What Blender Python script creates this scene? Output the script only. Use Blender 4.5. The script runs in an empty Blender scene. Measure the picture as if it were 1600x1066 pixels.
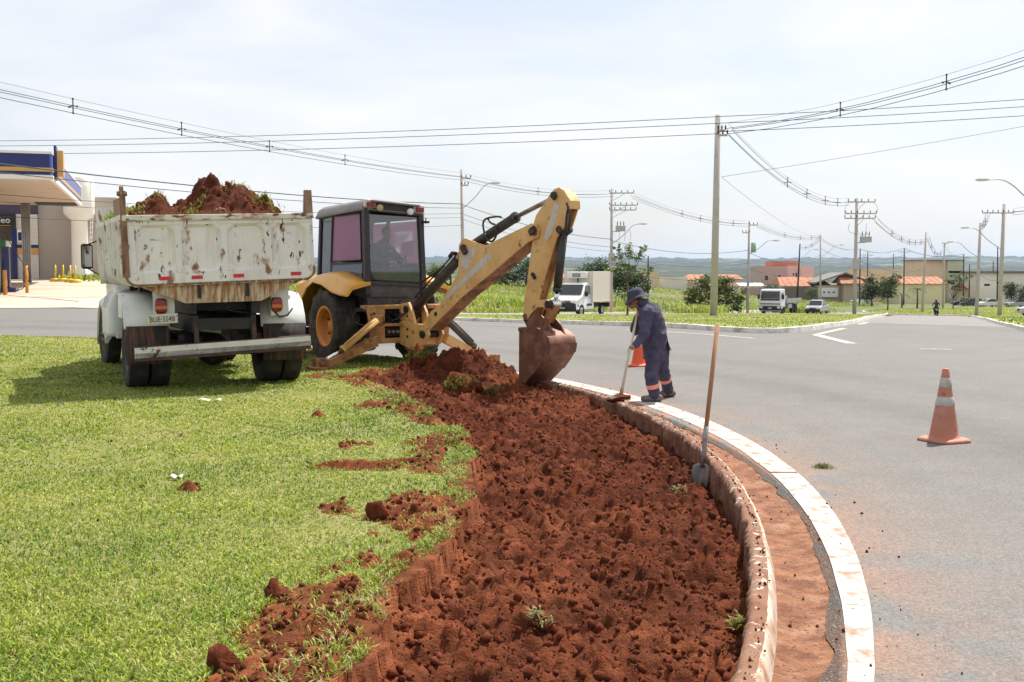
import bpy, bmesh, math, random
import numpy as np
from mathutils import Vector, Matrix, Euler, noise as mnoise
from mathutils.geometry import delaunay_2d_cdt

random.seed(7)
RNG = np.random.default_rng(7)
SC = bpy.context.scene
COL = SC.collection
R = math.radians

# ------------------------------------------------------------------ camera
CAM_H = 1.75
FPX = 1700.0
PITCH = math.atan(108.0 / FPX)
cam_data = bpy.data.cameras.new('camera')
cam_data.sensor_width = 36.0
cam_data.lens = FPX / 1600.0 * 36.0
cam_data.clip_start = 0.1
cam_data.clip_end = 60000.0
cam = bpy.data.objects.new('camera', cam_data)
cam.location = (0, 0, CAM_H)
cam.rotation_euler = (math.pi / 2 - PITCH, 0, 0)
COL.objects.link(cam)
SC.camera = cam

# ------------------------------------------------------------------ light
SUN_VEC = Vector((0.94, 1.20, 2.50)).normalized()
SUN_EL = math.asin(SUN_VEC.z)
SUN_AZ = math.atan2(SUN_VEC.x, SUN_VEC.y)
world = bpy.data.worlds.new('World')
SC.world = world
world.use_nodes = True
wn, wl = world.node_tree.nodes, world.node_tree.links
wn.clear()
w_out = wn.new('ShaderNodeOutputWorld')
w_bg = wn.new('ShaderNodeBackground')
w_bg.inputs['Strength'].default_value = 0.105
w_sky = wn.new('ShaderNodeTexSky')
w_sky.sky_type = 'NISHITA'
w_sky.sun_disc = False
w_sky.sun_elevation = SUN_EL
w_sky.sun_rotation = SUN_AZ
w_sky.air_density = 1.0
w_sky.dust_density = 2.0
w_sky.ozone_density = 1.0
# a thin high veil of cloud, denser in drifting patches, over the clear sky
w_tc = wn.new('ShaderNodeTexCoord')
w_map = wn.new('ShaderNodeMapping')
w_map.inputs['Scale'].default_value = (1.6, 1.6, 6.5)
w_noise = wn.new('ShaderNodeTexNoise')
w_noise.inputs['Scale'].default_value = 1.7
w_noise.inputs['Detail'].default_value = 7.0
w_noise.inputs['Roughness'].default_value = 0.52
w_noise.inputs['Distortion'].default_value = 0.35
w_ramp = wn.new('ShaderNodeMapRange')
w_ramp.inputs['From Min'].default_value = 0.36
w_ramp.inputs['From Max'].default_value = 0.68
w_ramp.inputs['To Min'].default_value = 0.45
w_ramp.inputs['To Max'].default_value = 1.0
w_mix = wn.new('ShaderNodeMixRGB')
w_mix.inputs['Color2'].default_value = (7.15, 7.12, 7.1, 1)
wl.new(w_tc.outputs['Generated'], w_map.inputs['Vector'])
wl.new(w_map.outputs['Vector'], w_noise.inputs['Vector'])
wl.new(w_noise.outputs['Fac'], w_ramp.inputs['Value'])
wl.new(w_ramp.outputs['Result'], w_mix.inputs['Fac'])
wl.new(w_sky.outputs['Color'], w_mix.inputs['Color1'])
wl.new(w_mix.outputs['Color'], w_bg.inputs['Color'])
wl.new(w_bg.outputs['Background'], w_out.inputs['Surface'])

sun_data = bpy.data.lights.new('sun', 'SUN')
sun_data.energy = 5.0
sun_data.angle = R(0.6)
sun_data.color = (1.0, 0.94, 0.85)
sun = bpy.data.objects.new('sun', sun_data)
sun.rotation_euler = SUN_VEC.to_track_quat('Z', 'Y').to_euler()
sun.location = (0, 0, 60)
COL.objects.link(sun)
SC.view_settings.view_transform = 'Standard'
SC.view_settings.look = 'None'
SC.view_settings.exposure = 0.5
SC.view_settings.gamma = 1.0
SC.cycles.max_bounces = 6
SC.cycles.transparent_max_bounces = 12

# ------------------------------------------------------------------ pixels to directions (photo is 1600 x 1066)
_c, _s = math.cos(PITCH), math.sin(PITCH)
def ray(x, y):
    a = (x - 800) / FPX; b = (533 - y) / FPX
    return np.array([a, _c + b * _s, -_s + b * _c])
def gz(x, y, z=0.0):
    r = ray(x, y); t = (z - CAM_H) / r[2]
    return Vector((r[0] * t, r[1] * t, z))
def at(x, y, Y):
    r = ray(x, y); t = Y / r[1]
    return Vector((r[0] * t, Y, CAM_H + r[2] * t))
def sstep(a, b, x):
    t = np.clip((x - a) / (b - a), 0, 1); return t * t * (3 - 2 * t)

# ------------------------------------------------------------------ terrain height: level at the roundabout, up to the filling station, down to the town
_GY = [0, 18, 27, 38, 50, 65, 90, 150, 400, 900, 20000]; _GZ = [0, 0, .12, .5, .85, 1.25, 1.35, 1.0, -5, -12, -15]
_CY = [0, 34, 45, 53, 65, 75, 95, 115, 130, 150, 180, 230, 280, 400, 600, 1500, 20000]
_CP = [None, 512.5, 503.5, 498, 495, 492.5, 490.3, 488.5, 485.5, 482, 477, 471, 467, 461, 455]
_CZ = [0, 0] + [CAM_H - (p - 425) * d / FPX for p, d in zip(_CP[2:], _CY[2:15])] + [-13, -15]
def hz(X, Y):
    X = np.asarray(X, float); Y = np.asarray(Y, float)
    o = .15 * np.maximum(0, Y - 30)
    s = 1 - sstep(-16 - o, -.5 - .3 * o, X)
    side = -.012 * np.clip(X - 15, 0, 45) * sstep(36, 60, Y)
    dl = (X - 3.5) * -.862 + (Y - 77) * .507      # the vacant field swells up beyond the side road
    swell = 3.2 * sstep(6, 46, dl) * (1 - sstep(185, 240, Y)) * sstep(80, 100, Y)
    return s * np.interp(Y, _GY, _GZ) + (1 - s) * (np.interp(Y, _CY, _CZ) + side + swell)
def hit(x, y, dz=0.0):
    r = ray(x, y); t = 3.0
    while t < 8000:
        if CAM_H + r[2] * t < float(hz(r[0] * t, r[1] * t)) + dz: break
        t *= 1.001
    return Vector((r[0] * t, r[1] * t, float(hz(r[0] * t, r[1] * t))))
def onz(X, Y, dz=0.0): return Vector((X, Y, float(hz(X, Y)) + dz))
def col_at(px, Y, dz=0.0):
    """the point of the ground at distance Y seen in photo column px"""
    return onz((px - 800) / FPX * Y, Y, dz)

# ------------------------------------------------------------------ value noise on arrays
def _hash(ix, iy, seed):
    n = (ix * 374761393 + iy * 668265263 + seed * 974711) & 0x7fffffff
    n = ((n ^ (n >> 13)) * 1274126177) & 0x7fffffff
    return ((n ^ (n >> 16)) & 0xffff) / 65535.0
def vnoise(x, y, seed=0):
    ix = np.floor(x).astype(np.int64); iy = np.floor(y).astype(np.int64)
    fx = x - ix; fy = y - iy
    ux = fx * fx * fx * (fx * (fx * 6 - 15) + 10); uy = fy * fy * fy * (fy * (fy * 6 - 15) + 10)
    a = _hash(ix, iy, seed); b = _hash(ix + 1, iy, seed); c = _hash(ix, iy + 1, seed); d = _hash(ix + 1, iy + 1, seed)
    return (a + (b - a) * ux) * (1 - uy) + (c + (d - c) * ux) * uy
def fbm(x, y, oct=4, seed=0, gain=.5):
    s = 0; a = 1; t = 0
    for i in range(oct):
        ca, sa = math.cos(i * .7), math.sin(i * .7)
        s = s + a * vnoise(x * ca - y * sa + i * 17.3, x * sa + y * ca - i * 9.1, seed + i); t += a
        a *= gain; x = x * 2.03; y = y * 2.03
    return s / t

# ------------------------------------------------------------------ tags, objects, mesh builder
def tag(o, label=None, cat=None, group=None, kind=None):
    if label: o['label'] = label
    if cat: o['category'] = cat
    if group: o['group'] = group
    if kind: o['kind'] = kind
    return o
def empty(name, loc=(0, 0, 0), rz=0.0, label=None, cat=None, group=None):
    o = bpy.data.objects.new(name, None)
    o.location = loc; o.rotation_euler = (0, 0, rz)
    o.empty_display_size = 0.2
    COL.objects.link(o)
    return tag(o, label, cat, group)
def link(name, me, parent=None):
    o = bpy.data.objects.new(name, me); COL.objects.link(o)
    if parent is not None: o.parent = parent
    return o
def copy_tree(o, parent=None):
    c = o.copy(); COL.objects.link(c)
    if parent is not None: c.parent = parent
    for ch in list(o.children): copy_tree(ch, c)
    return c

def basis(d):
    d = Vector(d).normalized()
    u = d.cross(Vector((0, 0, 1)))
    if u.length < 1e-4: u = Vector((1, 0, 0))
    u.normalize(); v = u.cross(d).normalized()
    return u, v

class MB:
    def __init__(s): s.v = []; s.f = []; s.m = []; s.sm = []
    def add(s, verts, faces, mat=0, smooth=False, M=None):
        b = len(s.v)
        if M is not None: verts = [M @ Vector(p) for p in verts]
        s.v.extend([tuple(p) for p in verts])
        for f in faces: s.f.append(tuple(i + b for i in f)); s.m.append(mat); s.sm.append(smooth)
        return s
    def box(s, c, sz, rot=None, mat=0, taper=None):
        x, y, z = sz[0] / 2, sz[1] / 2, sz[2] / 2
        t = taper or (1, 1)
        vs = [(-x, -y, -z), (x, -y, -z), (x, y, -z), (-x, y, -z), (-x * t[0], -y * t[1], z), (x * t[0], -y * t[1], z), (x * t[0], y * t[1], z), (-x * t[0], y * t[1], z)]
        M = Matrix.Translation(Vector(c)) @ (Euler(rot).to_matrix().to_4x4() if rot else Matrix())
        return s.add(vs, [(0, 3, 2, 1), (4, 5, 6, 7), (0, 1, 5, 4), (1, 2, 6, 5), (2, 3, 7, 6), (3, 0, 4, 7)], mat, False, M)
    def b2(s, lo, hi, mat=0):
        return s.box([(a + b) / 2 for a, b in zip(lo, hi)], [abs(b - a) for a, b in zip(lo, hi)], None, mat)
    def bar(s, p0, p1, w, h, mat=0, up=(0, 0, 1), w1=None, h1=None):
        p0 = Vector(p0); p1 = Vector(p1); d = (p1 - p0).normalized()
        u = d.cross(Vector(up))
        if u.length < 1e-4: u = d.cross(Vector((1, 0, 0)))
        u.normalize(); v = u.cross(d).normalized()
        w1 = w if w1 is None else w1; h1 = h if h1 is None else h1
        vs = []
        for p, a, b in ((p0, w, h), (p1, w1, h1)):
            for i, j in ((-1, -1), (1, -1), (1, 1), (-1, 1)): vs.append(p + u * (i * a / 2) + v * (j * b / 2))
        return s.add(vs, [(0, 1, 2, 3), (7, 6, 5, 4), (0, 4, 5, 1), (1, 5, 6, 2), (2, 6, 7, 3), (3, 7, 4, 0)], mat)
    def cyl(s, p0, p1, r0, r1=None, n=12, mat=0, caps=True, smooth=True):
        p0 = Vector(p0); p1 = Vector(p1); r1 = r0 if r1 is None else r1
        u, v = basis(p1 - p0); vs = []
        for p, r in ((p0, r0), (p1, r1)):
            for i in range(n):
                a = 2 * math.pi * i / n; vs.append(p + u * (math.cos(a) * r) + v * (math.sin(a) * r))
        b = len(s.v)
        s.add(vs, [(i, (i + 1) % n, n + (i + 1) % n, n + i) for i in range(n)], mat, smooth)
        if caps:
            s.f.append(tuple(b + n - 1 - i for i in range(n))); s.m.append(mat); s.sm.append(False)
            s.f.append(tuple(b + n + i for i in range(n))); s.m.append(mat); s.sm.append(False)
        return s
    def tube(s, pts, r, n=6, mat=0, closed=False, taper=None):
        pts = [Vector(p) for p in pts]; k = len(pts); vs = []
        u0 = None
        for i, p in enumerate(pts):
            a = pts[(i - 1) % k] if (i or closed) else p; c = pts[(i + 1) % k] if (i < k - 1 or closed) else p
            d = (c - a).normalized()
            if u0 is None: u, v = basis(d)
            else:
                u = (u0 - d * u0.dot(d))
                if u.length < 1e-4: u, v = basis(d)
                else: u.normalize(); v = u.cross(d).normalized()
            u0 = u
            rr = r if taper is None else r + (taper - r) * i / (k - 1)
            if isinstance(r, (list, tuple)): rr = r[i]
            for j in range(n):
                t = 2 * math.pi * j / n; vs.append(p + u * (math.cos(t) * rr) + v * (math.sin(t) * rr))
        fs = []
        for i in range(k if closed else k - 1):
            for j in range(n):
                q = (i + 1) % k
                fs.append((i * n + j, i * n + (j + 1) % n, q * n + (j + 1) % n, q * n + j))
        s.add(vs, fs, mat, True)
        if not closed:
            b = len(s.v) - k * n
            s.f.append(tuple(b + n - 1 - j for j in range(n))); s.m.append(mat); s.sm.append(False)
            s.f.append(tuple(b + (k - 1) * n + j for j in range(n))); s.m.append(mat); s.sm.append(False)
        return s
    def prism(s, poly, fn0, fn1, mat=0):
        """poly: 2d outline; fn0/fn1 map a 2d point to the two 3d sides"""
        n = len(poly); vs = [fn0(*p) for p in poly] + [fn1(*p) for p in poly]
        return s.add(vs, [tuple(range(n - 1, -1, -1)), tuple(range(n, 2 * n))] + [(i, (i + 1) % n, n + (i + 1) % n, n + i) for i in range(n)], mat)
    def lathe(s, prof, n=24, o=(0, 0, 0), ax=(0, 0, 1), mat=0, smooth=True, closed=False, mats=None):
        """prof: list of (radius, height along axis)"""
        o = Vector(o); ax = Vector(ax).normalized(); u, v = basis(ax); vs = []; k = len(prof)
        for r, h in prof:
            for i in range(n):
                a = 2 * math.pi * i / n; vs.append(o + ax * h + u * (math.cos(a) * r) + v * (math.sin(a) * r))
        b = len(s.v); s.v.extend([tuple(p) for p in vs])
        for j in range(k if closed else k - 1):
            q = (j + 1) % k
            for i in range(n):
                s.f.append((b + j * n + i, b + j * n + (i + 1) % n, b + q * n + (i + 1) % n, b + q * n + i))
                s.m.append(mats[j] if mats else mat); s.sm.append(smooth)
        return s
    def loft(s, rings, mat=0, smooth=True, closed=True, caps=True):
        n = len(rings[0]); vs = [p for r in rings for p in r]; b = len(s.v); s.v.extend([tuple(p) for p in vs])
        for j in range(len(rings) - 1):
            for i in range(n if closed else n - 1):
                s.f.append((b + j * n + i, b + j * n + (i + 1) % n, b + (j + 1) * n + (i + 1) % n, b + (j + 1) * n + i)); s.m.append(mat); s.sm.append(smooth)
        if caps:
            s.f.append(tuple(b + n - 1 - i for i in range(n))); s.m.append(mat); s.sm.append(False)
            e = b + (len(rings) - 1) * n
            s.f.append(tuple(e + i for i in range(n))); s.m.append(mat); s.sm.append(False)
        return s
    def ball(s, c, r, n=10, k=6, mat=0):
        c = Vector(c); rr = Vector(r) if isinstance(r, (tuple, list, Vector)) else Vector((r, r, r)); rings = []
        for j in range(k + 1):
            t = math.pi * (j + .02) / (k + .04) - math.pi / 2
            rings.append([c + Vector((math.cos(t) * math.cos(2 * math.pi * i / n) * rr.x, math.cos(t) * math.sin(2 * math.pi * i / n) * rr.y, math.sin(t) * rr.z)) for i in range(n)])
        return s.loft(rings, mat)
    def build(s, name, mat, parent=None, bevel=0, M=None, seg=2, recalc=True):
        me = bpy.data.meshes.new(name)
        vs = s.v if M is None else [tuple(M @ Vector(p)) for p in s.v]
        me.from_pydata(vs, [], s.f)
        mats = mat if isinstance(mat, (list, tuple)) else [mat]
        for m in mats: me.materials.append(m)
        me.polygons.foreach_set('material_index', [min(x, len(mats) - 1) for x in s.m])
        me.polygons.foreach_set('use_smooth', s.sm)
        if recalc:
            bm = bmesh.new(); bm.from_mesh(me); bmesh.ops.recalc_face_normals(bm, faces=bm.faces); bm.to_mesh(me); bm.free()
        me.update()
        o = link(name, me, parent)
        if bevel:
            md = o.modifiers.new('bevel', 'BEVEL'); md.width = bevel; md.segments = seg; md.limit_method = 'ANGLE'; md.angle_limit = R(35)
            md.harden_normals = False
        return o

def np_mesh(name, verts, faces, mat, parent=None, smooth=True, cols=None):
    """verts (N,3), faces (M,3 or 4) as arrays; cols (N,3) point colours"""
    me = bpy.data.meshes.new(name)
    verts = np.asarray(verts, np.float32); faces = np.asarray(faces, np.int32)
    k = faces.shape[1]
    me.vertices.add(len(verts)); me.vertices.foreach_set('co', verts.ravel())
    me.loops.add(faces.size); me.loops.foreach_set('vertex_index', faces.ravel())
    me.polygons.add(len(faces))
    me.polygons.foreach_set('loop_start', np.arange(0, faces.size, k, dtype=np.int32))
    me.polygons.foreach_set('loop_total', np.full(len(faces), k, np.int32))
    me.polygons.foreach_set('use_smooth', np.full(len(faces), smooth, bool))
    if cols is not None:
        a = me.color_attributes.new('tint', 'FLOAT_COLOR', 'POINT')
        c4 = np.ones((len(verts), 4), np.float32); c4[:, :3] = cols; a.data.foreach_set('color', c4.ravel())
    me.update(calc_edges=True); me.validate()
    if mat is not None: me.materials.append(mat)
    return link(name, me, parent)
def grid_faces(nu, nv):
    i, j = np.meshgrid(np.arange(nu - 1), np.arange(nv - 1), indexing='ij')
    a = (i * nv + j).ravel()
    return np.stack([a, a + nv, a + nv + 1, a + 1], 1)

# ------------------------------------------------------------------ materials
def M(name, col, rough=.7, metal=0.0, var=.12, vscale=5.0, layers=(), bump=0.0, bscale=40.0, bdist=.01, spec=.5, tint=False, coord='Object', stretch=None, coat=0.0, emit=None, sub=0.0):
    m = bpy.data.materials.new(name); m.use_nodes = True
    n, l = m.node_tree.nodes, m.node_tree.links
    b = n['Principled BSDF']
    b.inputs['Roughness'].default_value = rough; b.inputs['Metallic'].default_value = metal
    b.inputs['Specular IOR Level'].default_value = spec
    if coat: b.inputs['Coat Weight'].default_value = coat; b.inputs['Coat Roughness'].default_value = .15
    if emit: b.inputs['Emission Color'].default_value = (*emit[0], 1); b.inputs['Emission Strength'].default_value = emit[1]
    tc = n.new('ShaderNodeTexCoord'); mp = n.new('ShaderNodeMapping')
    l.new(tc.outputs[coord], mp.inputs['Vector'])
    if stretch: mp.inputs['Scale'].default_value = stretch
    def noise(scale, detail=5.0, rg=.55, vec=mp):
        t = n.new('ShaderNodeTexNoise'); t.inputs['Scale'].default_value = scale; t.inputs['Detail'].default_value = detail; t.inputs['Roughness'].default_value = rg
        l.new(vec.outputs[0], t.inputs['Vector']); return t
    if tint:
        src = n.new('ShaderNodeAttribute'); src.attribute_name = 'tint'; cur = src.outputs['Color']
    else:
        rgb = n.new('ShaderNodeRGB'); rgb.outputs[0].default_value = (*col, 1); cur = rgb.outputs[0]
    if var:
        t = noise(vscale); mr = n.new('ShaderNodeMapRange')
        mr.inputs['From Min'].default_value = .3; mr.inputs['From Max'].default_value = .7
        mr.inputs['To Min'].default_value = 1 - var; mr.inputs['To Max'].default_value = 1 + var
        l.new(t.outputs['Fac'], mr.inputs['Value'])
        mx = n.new('ShaderNodeVectorMath'); mx.operation = 'SCALE'
        l.new(cur, mx.inputs[0]); l.new(mr.outputs['Result'], mx.inputs['Scale']); cur = mx.outputs[0]
    for lay in layers:
        c, sc, lo, hi = lay[:4]; det = lay[4] if len(lay) > 4 else 6.0; st = lay[5] if len(lay) > 5 else None; amt = lay[6] if len(lay) > 6 else 1.0
        vec = mp
        if st:
            vec = n.new('ShaderNodeMapping'); vec.inputs['Scale'].default_value = st; l.new(tc.outputs[coord], vec.inputs['Vector'])
        t = noise(sc, det, .6, vec); mr = n.new('ShaderNodeMapRange')
        mr.inputs['From Min'].default_value = lo; mr.inputs['From Max'].default_value = hi; mr.inputs['To Max'].default_value = amt
        l.new(t.outputs['Fac'], mr.inputs['Value'])
        mx = n.new('ShaderNodeMixRGB'); mx.inputs['Color2'].default_value = (*c, 1)
        l.new(mr.outputs['Result'], mx.inputs['Fac']); l.new(cur, mx.inputs['Color1']); cur = mx.outputs[0]
    l.new(cur, b.inputs['Base Color'])
    if bump:
        t = noise(bscale, 6.0, .6); bp = n.new('ShaderNodeBump'); bp.inputs['Strength'].default_value = bump; bp.inputs['Distance'].default_value = bdist
        l.new(t.outputs['Fac'], bp.inputs['Height']); l.new(bp.outputs['Normal'], b.inputs['Normal'])
    if sub:
        # light passing through thin leaves
        tr = n.new('ShaderNodeBsdfTranslucent'); ms = n.new('ShaderNodeMixShader'); ms.inputs['Fac'].default_value = sub
        l.new(cur, tr.inputs['Color']); l.new(b.outputs['BSDF'], ms.inputs[1]); l.new(tr.outputs['BSDF'], ms.inputs[2])
        l.new(ms.outputs['Shader'], n['Material Output'].inputs['Surface'])
    return m
def glass(name, tint=(.8, .85, .85), gloss=.12, rough=.02):
    m = bpy.data.materials.new(name); m.use_nodes = True
    n, l = m.node_tree.nodes, m.node_tree.links; n.remove(n['Principled BSDF'])
    t = n.new('ShaderNodeBsdfTransparent'); t.inputs['Color'].default_value = (*tint, 1)
    g = n.new('ShaderNodeBsdfGlossy'); g.inputs['Roughness'].default_value = rough
    fr = n.new('ShaderNodeFresnel'); fr.inputs['IOR'].default_value = 1.45
    ad = n.new('ShaderNodeMath'); ad.operation = 'ADD'; ad.inputs[1].default_value = gloss; ad.use_clamp = True
    l.new(fr.outputs[0], ad.inputs[0])
    x = n.new('ShaderNodeMixShader'); l.new(ad.outputs[0], x.inputs['Fac']); l.new(t.outputs[0], x.inputs[1]); l.new(g.outputs[0], x.inputs[2])
    l.new(x.outputs[0], n['Material Output'].inputs['Surface'])
    return m

RUST = (.14, .05, .022); SOIL = (.17, .052, .024); DUST = (.30, .15, .085)
m_black = M('black_rubber', (.012, .012, .012), .85, var=.3, layers=[((.08, .045, .03), 9, .52, .75)], bump=.3, bscale=60)
m_dark = M('dark_metal', (.011, .0105, .010), .6, var=.3, layers=[(RUST, 6, .55, .75)])
m_chrome = M('chrome_rod', (.75, .76, .78), .12, 1.0, var=.03)
m_steel = M('worn_steel', (.30, .29, .28), .45, .8, var=.2, layers=[(RUST, 8, .5, .7)])
m_concrete = M('pole_concrete', (.46, .42, .405), .9, var=.10, vscale=2.5, layers=[((.30, .28, .26), 5, .55, .8)], bump=.2)
m_galv = M('galvanised_steel', (.42, .43, .44), .5, .6, var=.12)
m_wire = M('cable_black', (.03, .03, .032), .6, var=0)
m_white = M('white_paint', (.78, .78, .76), .35, var=.04, coat=.3)
m_darkglass = M('dark_window_glass', (.012, .015, .018), .06, var=0, spec=.8)
m_lampred = M('red_lens', (.20, .014, .011), .2, var=.1)
m_lampwhite = M('clear_lens', (.7, .7, .68), .1, var=.05)
def text_mesh(name, txt, size, mat, parent=None, loc=(0, 0, 0), rot=(0, 0, 0), depth=.002, align='CENTER', sx=1.0):
    cu = bpy.data.curves.new(name, 'FONT'); cu.body = txt; cu.size = size; cu.extrude = depth; cu.align_x = align; cu.align_y = 'CENTER'; cu.resolution_u = 3
    tmp = bpy.data.objects.new('tmp_text', cu); COL.objects.link(tmp)
    dg = bpy.context.evaluated_depsgraph_get(); me = bpy.data.meshes.new_from_object(tmp.evaluated_get(dg))
    bpy.data.objects.remove(tmp, do_unlink=True); bpy.data.curves.remove(cu)
    me.name = name; me.materials.clear(); me.materials.append(mat)
    o = link(name, me, parent); o.location = loc; o.rotation_euler = rot; o.scale = (sx, 1, 1)
    return o
# ================================================================== GROUND, ROADS, LAWN, DUG BED
CX, CY = -15.0, 9.95                      # centre of the roundabout island
R_KI, R_KO, R_AS = 16.75, 16.90, 17.16    # kerb inside, kerb outside, asphalt edge
def pol(r, t): return CX + r * np.cos(t), CY + r * np.sin(t)
_KT = [-.75, -.36, -.24, -.12, 0, .12, .3, .54, 3.2]      # the kerb, gutter and line are not quite concentric
def k_in(t): return np.interp(t, _KT, [16.95, 16.88, 16.815, 16.768, 16.745, 16.742, 16.76, 16.78, 16.78])
def k_as(t): return np.interp(t, _KT, [17.20, 17.20, 17.22, 17.20, 17.145, 17.06, 16.99, 16.98, 16.98])
def l_in(t): return np.interp(t, _KT, [17.32, 17.305, 17.279, 17.258, 17.243, 17.233, 17.231, 17.24, 17.25])
def l_out(t): return np.interp(t, _KT, [17.38, 17.39, 17.431, 17.465, 17.493, 17.514, 17.53, 17.53, 17.50])

m_ground = M('field_ground', (.10, .125, .035), .95, var=.3, vscale=.25, layers=[((.22, .17, .07), .09, .48, .66), ((.06, .10, .02), .6, .5, .7)], bump=.5, bscale=1.5, bdist=.2)
m_asph = M('asphalt', (.1, .1, .1), .9, tint=True, var=.30, vscale=55, layers=[((.36, .345, .32), 85, .56, .70, 3.0, None, .8), ((.05, .048, .045), 110, .57, .72, 3.0, None, .8), ((.085, .08, .075), .55, .58, .8, 4.0, (1, .25, 1), .35)], bump=.35, bscale=160, bdist=.006, spec=.35)
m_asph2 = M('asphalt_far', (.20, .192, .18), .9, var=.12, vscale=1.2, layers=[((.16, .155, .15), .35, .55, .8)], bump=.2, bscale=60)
m_line = M('road_paint', (.47, .45, .42), .7, var=.08, vscale=8, layers=[((.30, .15, .085), 7, .51, .66), ((.20, .185, .17), 26, .56, .66), ((.42, .25, .17), 2.2, .5, .8, 5, None, .45)], bump=.2, bscale=120)
m_soil = M('red_soil', SOIL, .95, tint=True, var=.32, vscale=14, layers=[((.085, .024, .012), 38, .56, .72)], bump=1.0, bscale=75, bdist=.025, spec=.15)
m_soillump = M('red_soil_clod', (.120, .030, .0125), .95, var=.4, vscale=20, layers=[((.22, .068, .028), 12, .56, .75)], bump=.9, bscale=70, bdist=.012, spec=.15)
m_kerb = M('kerb_concrete', (.24, .13, .08), .92, var=.25, vscale=12, layers=[((.20, .08, .042), 6, .42, .62), ((.50, .46, .40), 14, .575, .63)], bump=.7, bscale=45, bdist=.015)
m_kerbsoil = M('kerb_soil_coat', (.19, .085, .047), .95, var=.3, vscale=9, layers=[((.30, .17, .11), 7, .54, .7), ((.09, .032, .016), 6, .5, .7)], bump=.9, bscale=35, bdist=.03)
m_kerbw = M('kerb_whitewash', (.52, .44, .35), .85, var=.1, vscale=10, layers=[((.33, .17, .10), 7, .46, .66), ((.25, .12, .07), 22, .60, .70)], bump=.5, bscale=60, bdist=.008)
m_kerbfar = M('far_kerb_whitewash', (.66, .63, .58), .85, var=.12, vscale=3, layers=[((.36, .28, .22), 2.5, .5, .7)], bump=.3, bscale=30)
m_gutter = M('dirty_gutter', (.27, .12, .06), .95, var=.3, vscale=9, layers=[((.16, .058, .028), 6, .46, .62), ((.38, .23, .145), 3.5, .54, .72), ((.09, .033, .018), 45, .56, .66), ((.42, .33, .26), 70, .64, .70)], bump=1.0, bscale=45, bdist=.02)
m_lawnsoil = M('lawn_thatch', (.22, .21, .07), .95, var=.3, vscale=10, layers=[((.30, .25, .11), 3, .5, .72), ((.09, .12, .03), 30, .5, .7)], bump=.8, bscale=60, bdist=.02)
m_blade = M('grass_blade', (.2, .3, .06), .55, tint=True, var=0, sub=.35, spec=.4)
m_verge = M('verge_grass', (.19, .22, .05), .9, var=.25, vscale=.9, layers=[((.30, .27, .11), .45, .5, .7), ((.10, .14, .03), 2.5, .52, .72)], bump=.6, bscale=8, bdist=.06)
m_path = M('pale_path', (.50, .38, .28), .95, var=.15, vscale=.6, layers=[((.40, .26, .17), .4, .5, .7)], bump=.2, bscale=10)
m_forecourt = M('forecourt_concrete', (.52, .42, .33), .9, var=.08, vscale=.5, layers=[((.42, .31, .23), .25, .5, .75), ((.30, .24, .2), 1.6, .64, .8)], bump=.1, bscale=30)

# ---- the ground sheet, to the horizon
_rr = np.concatenate([[0.0], np.geomspace(1.5, 24000, 190)]); _tt = np.linspace(-math.pi, math.pi, 241)
_RR, _TT = np.meshgrid(_rr, _tt, indexing='ij'); _X = _RR * np.sin(_TT); _Y = _RR * np.cos(_TT)
_Z = hz(_X, np.maximum(_Y, 0)) - .06
_isl = np.hypot(_X - CX, _Y - CY); _Z -= .5 * (_isl < 17.6)
_Z += np.where(_RR > 150, 1.6 * (fbm(_X / 120, _Y / 120, 3, 5) - .5), 0)
ground = np_mesh('ground', np.stack([_X, _Y, _Z], -1).reshape(-1, 3), grid_faces(len(_rr), len(_tt)), m_ground)
tag(ground, kind='structure')

# ---- the ring road
_r = np.concatenate([np.arange(R_AS, 20, .05), np.arange(20, 24.5, .15), np.arange(24.5, 63, 1.2)])
_t = np.concatenate([np.arange(-2.6, -.62, .06), np.arange(-.62, .95, .0031), np.arange(.95, 3.7, .06)])
_RR, _TT = np.meshgrid(_r, _t, indexing='ij')
_RR = _RR + (k_as(_TT) - R_AS) * np.clip(1 - (_RR - R_AS) / 2, 0, 1) + np.where(np.arange(len(_r))[:, None] == 0, (fbm(_TT * 60, _TT * 3, 4, 3) - .5) * .08, 0)
_X, _Y = pol(_RR, _TT)
_Z = hz(_X, np.maximum(_Y, 0)) + .012 * (1 - np.exp(-np.maximum(0, _RR - k_as(_TT)) / .05)) - .002
g = .152 + .035 * (fbm(_X * .45, _Y * .2, 4, 11) - .5) + .03 * (fbm(_X * 3, _Y * 3, 3, 12) - .5)
g = g - .045 * np.exp(-((_RR - 20.2 - .5 * (fbm(_TT * 6, _TT, 2, 4) - .5)) / .55) ** 2) * .6 - .035 * np.exp(-((_RR - 22.2) / .6) ** 2) * .6
colr = np.stack([g * 1.015, g * .99, g * .955], -1)
dust = np.clip(1.25 * np.exp(-(_RR - R_AS) / .33) + .12 * np.exp(-(_RR - R_AS) / 1.2), 0, 1) * sstep(.26, .52, fbm(_X * 2.2, _Y * 2.2, 4, 21)) * sstep(.55, .25, _TT)
colr = colr * (1 - dust[..., None] * .8) + np.array([.33, .16, .09]) * dust[..., None] * .8
edge = (np.arange(len(_r)) < 2)[:, None] * np.ones_like(_TT)
colr = colr * (1 - .72 * edge[..., None])
road = np_mesh('road', np.stack([_X, _Y, _Z], -1).reshape(-1, 3), grid_faces(len(_r), len(_t)), m_asph, cols=colr.reshape(-1, 3))
tag(road, kind='structure')

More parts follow.
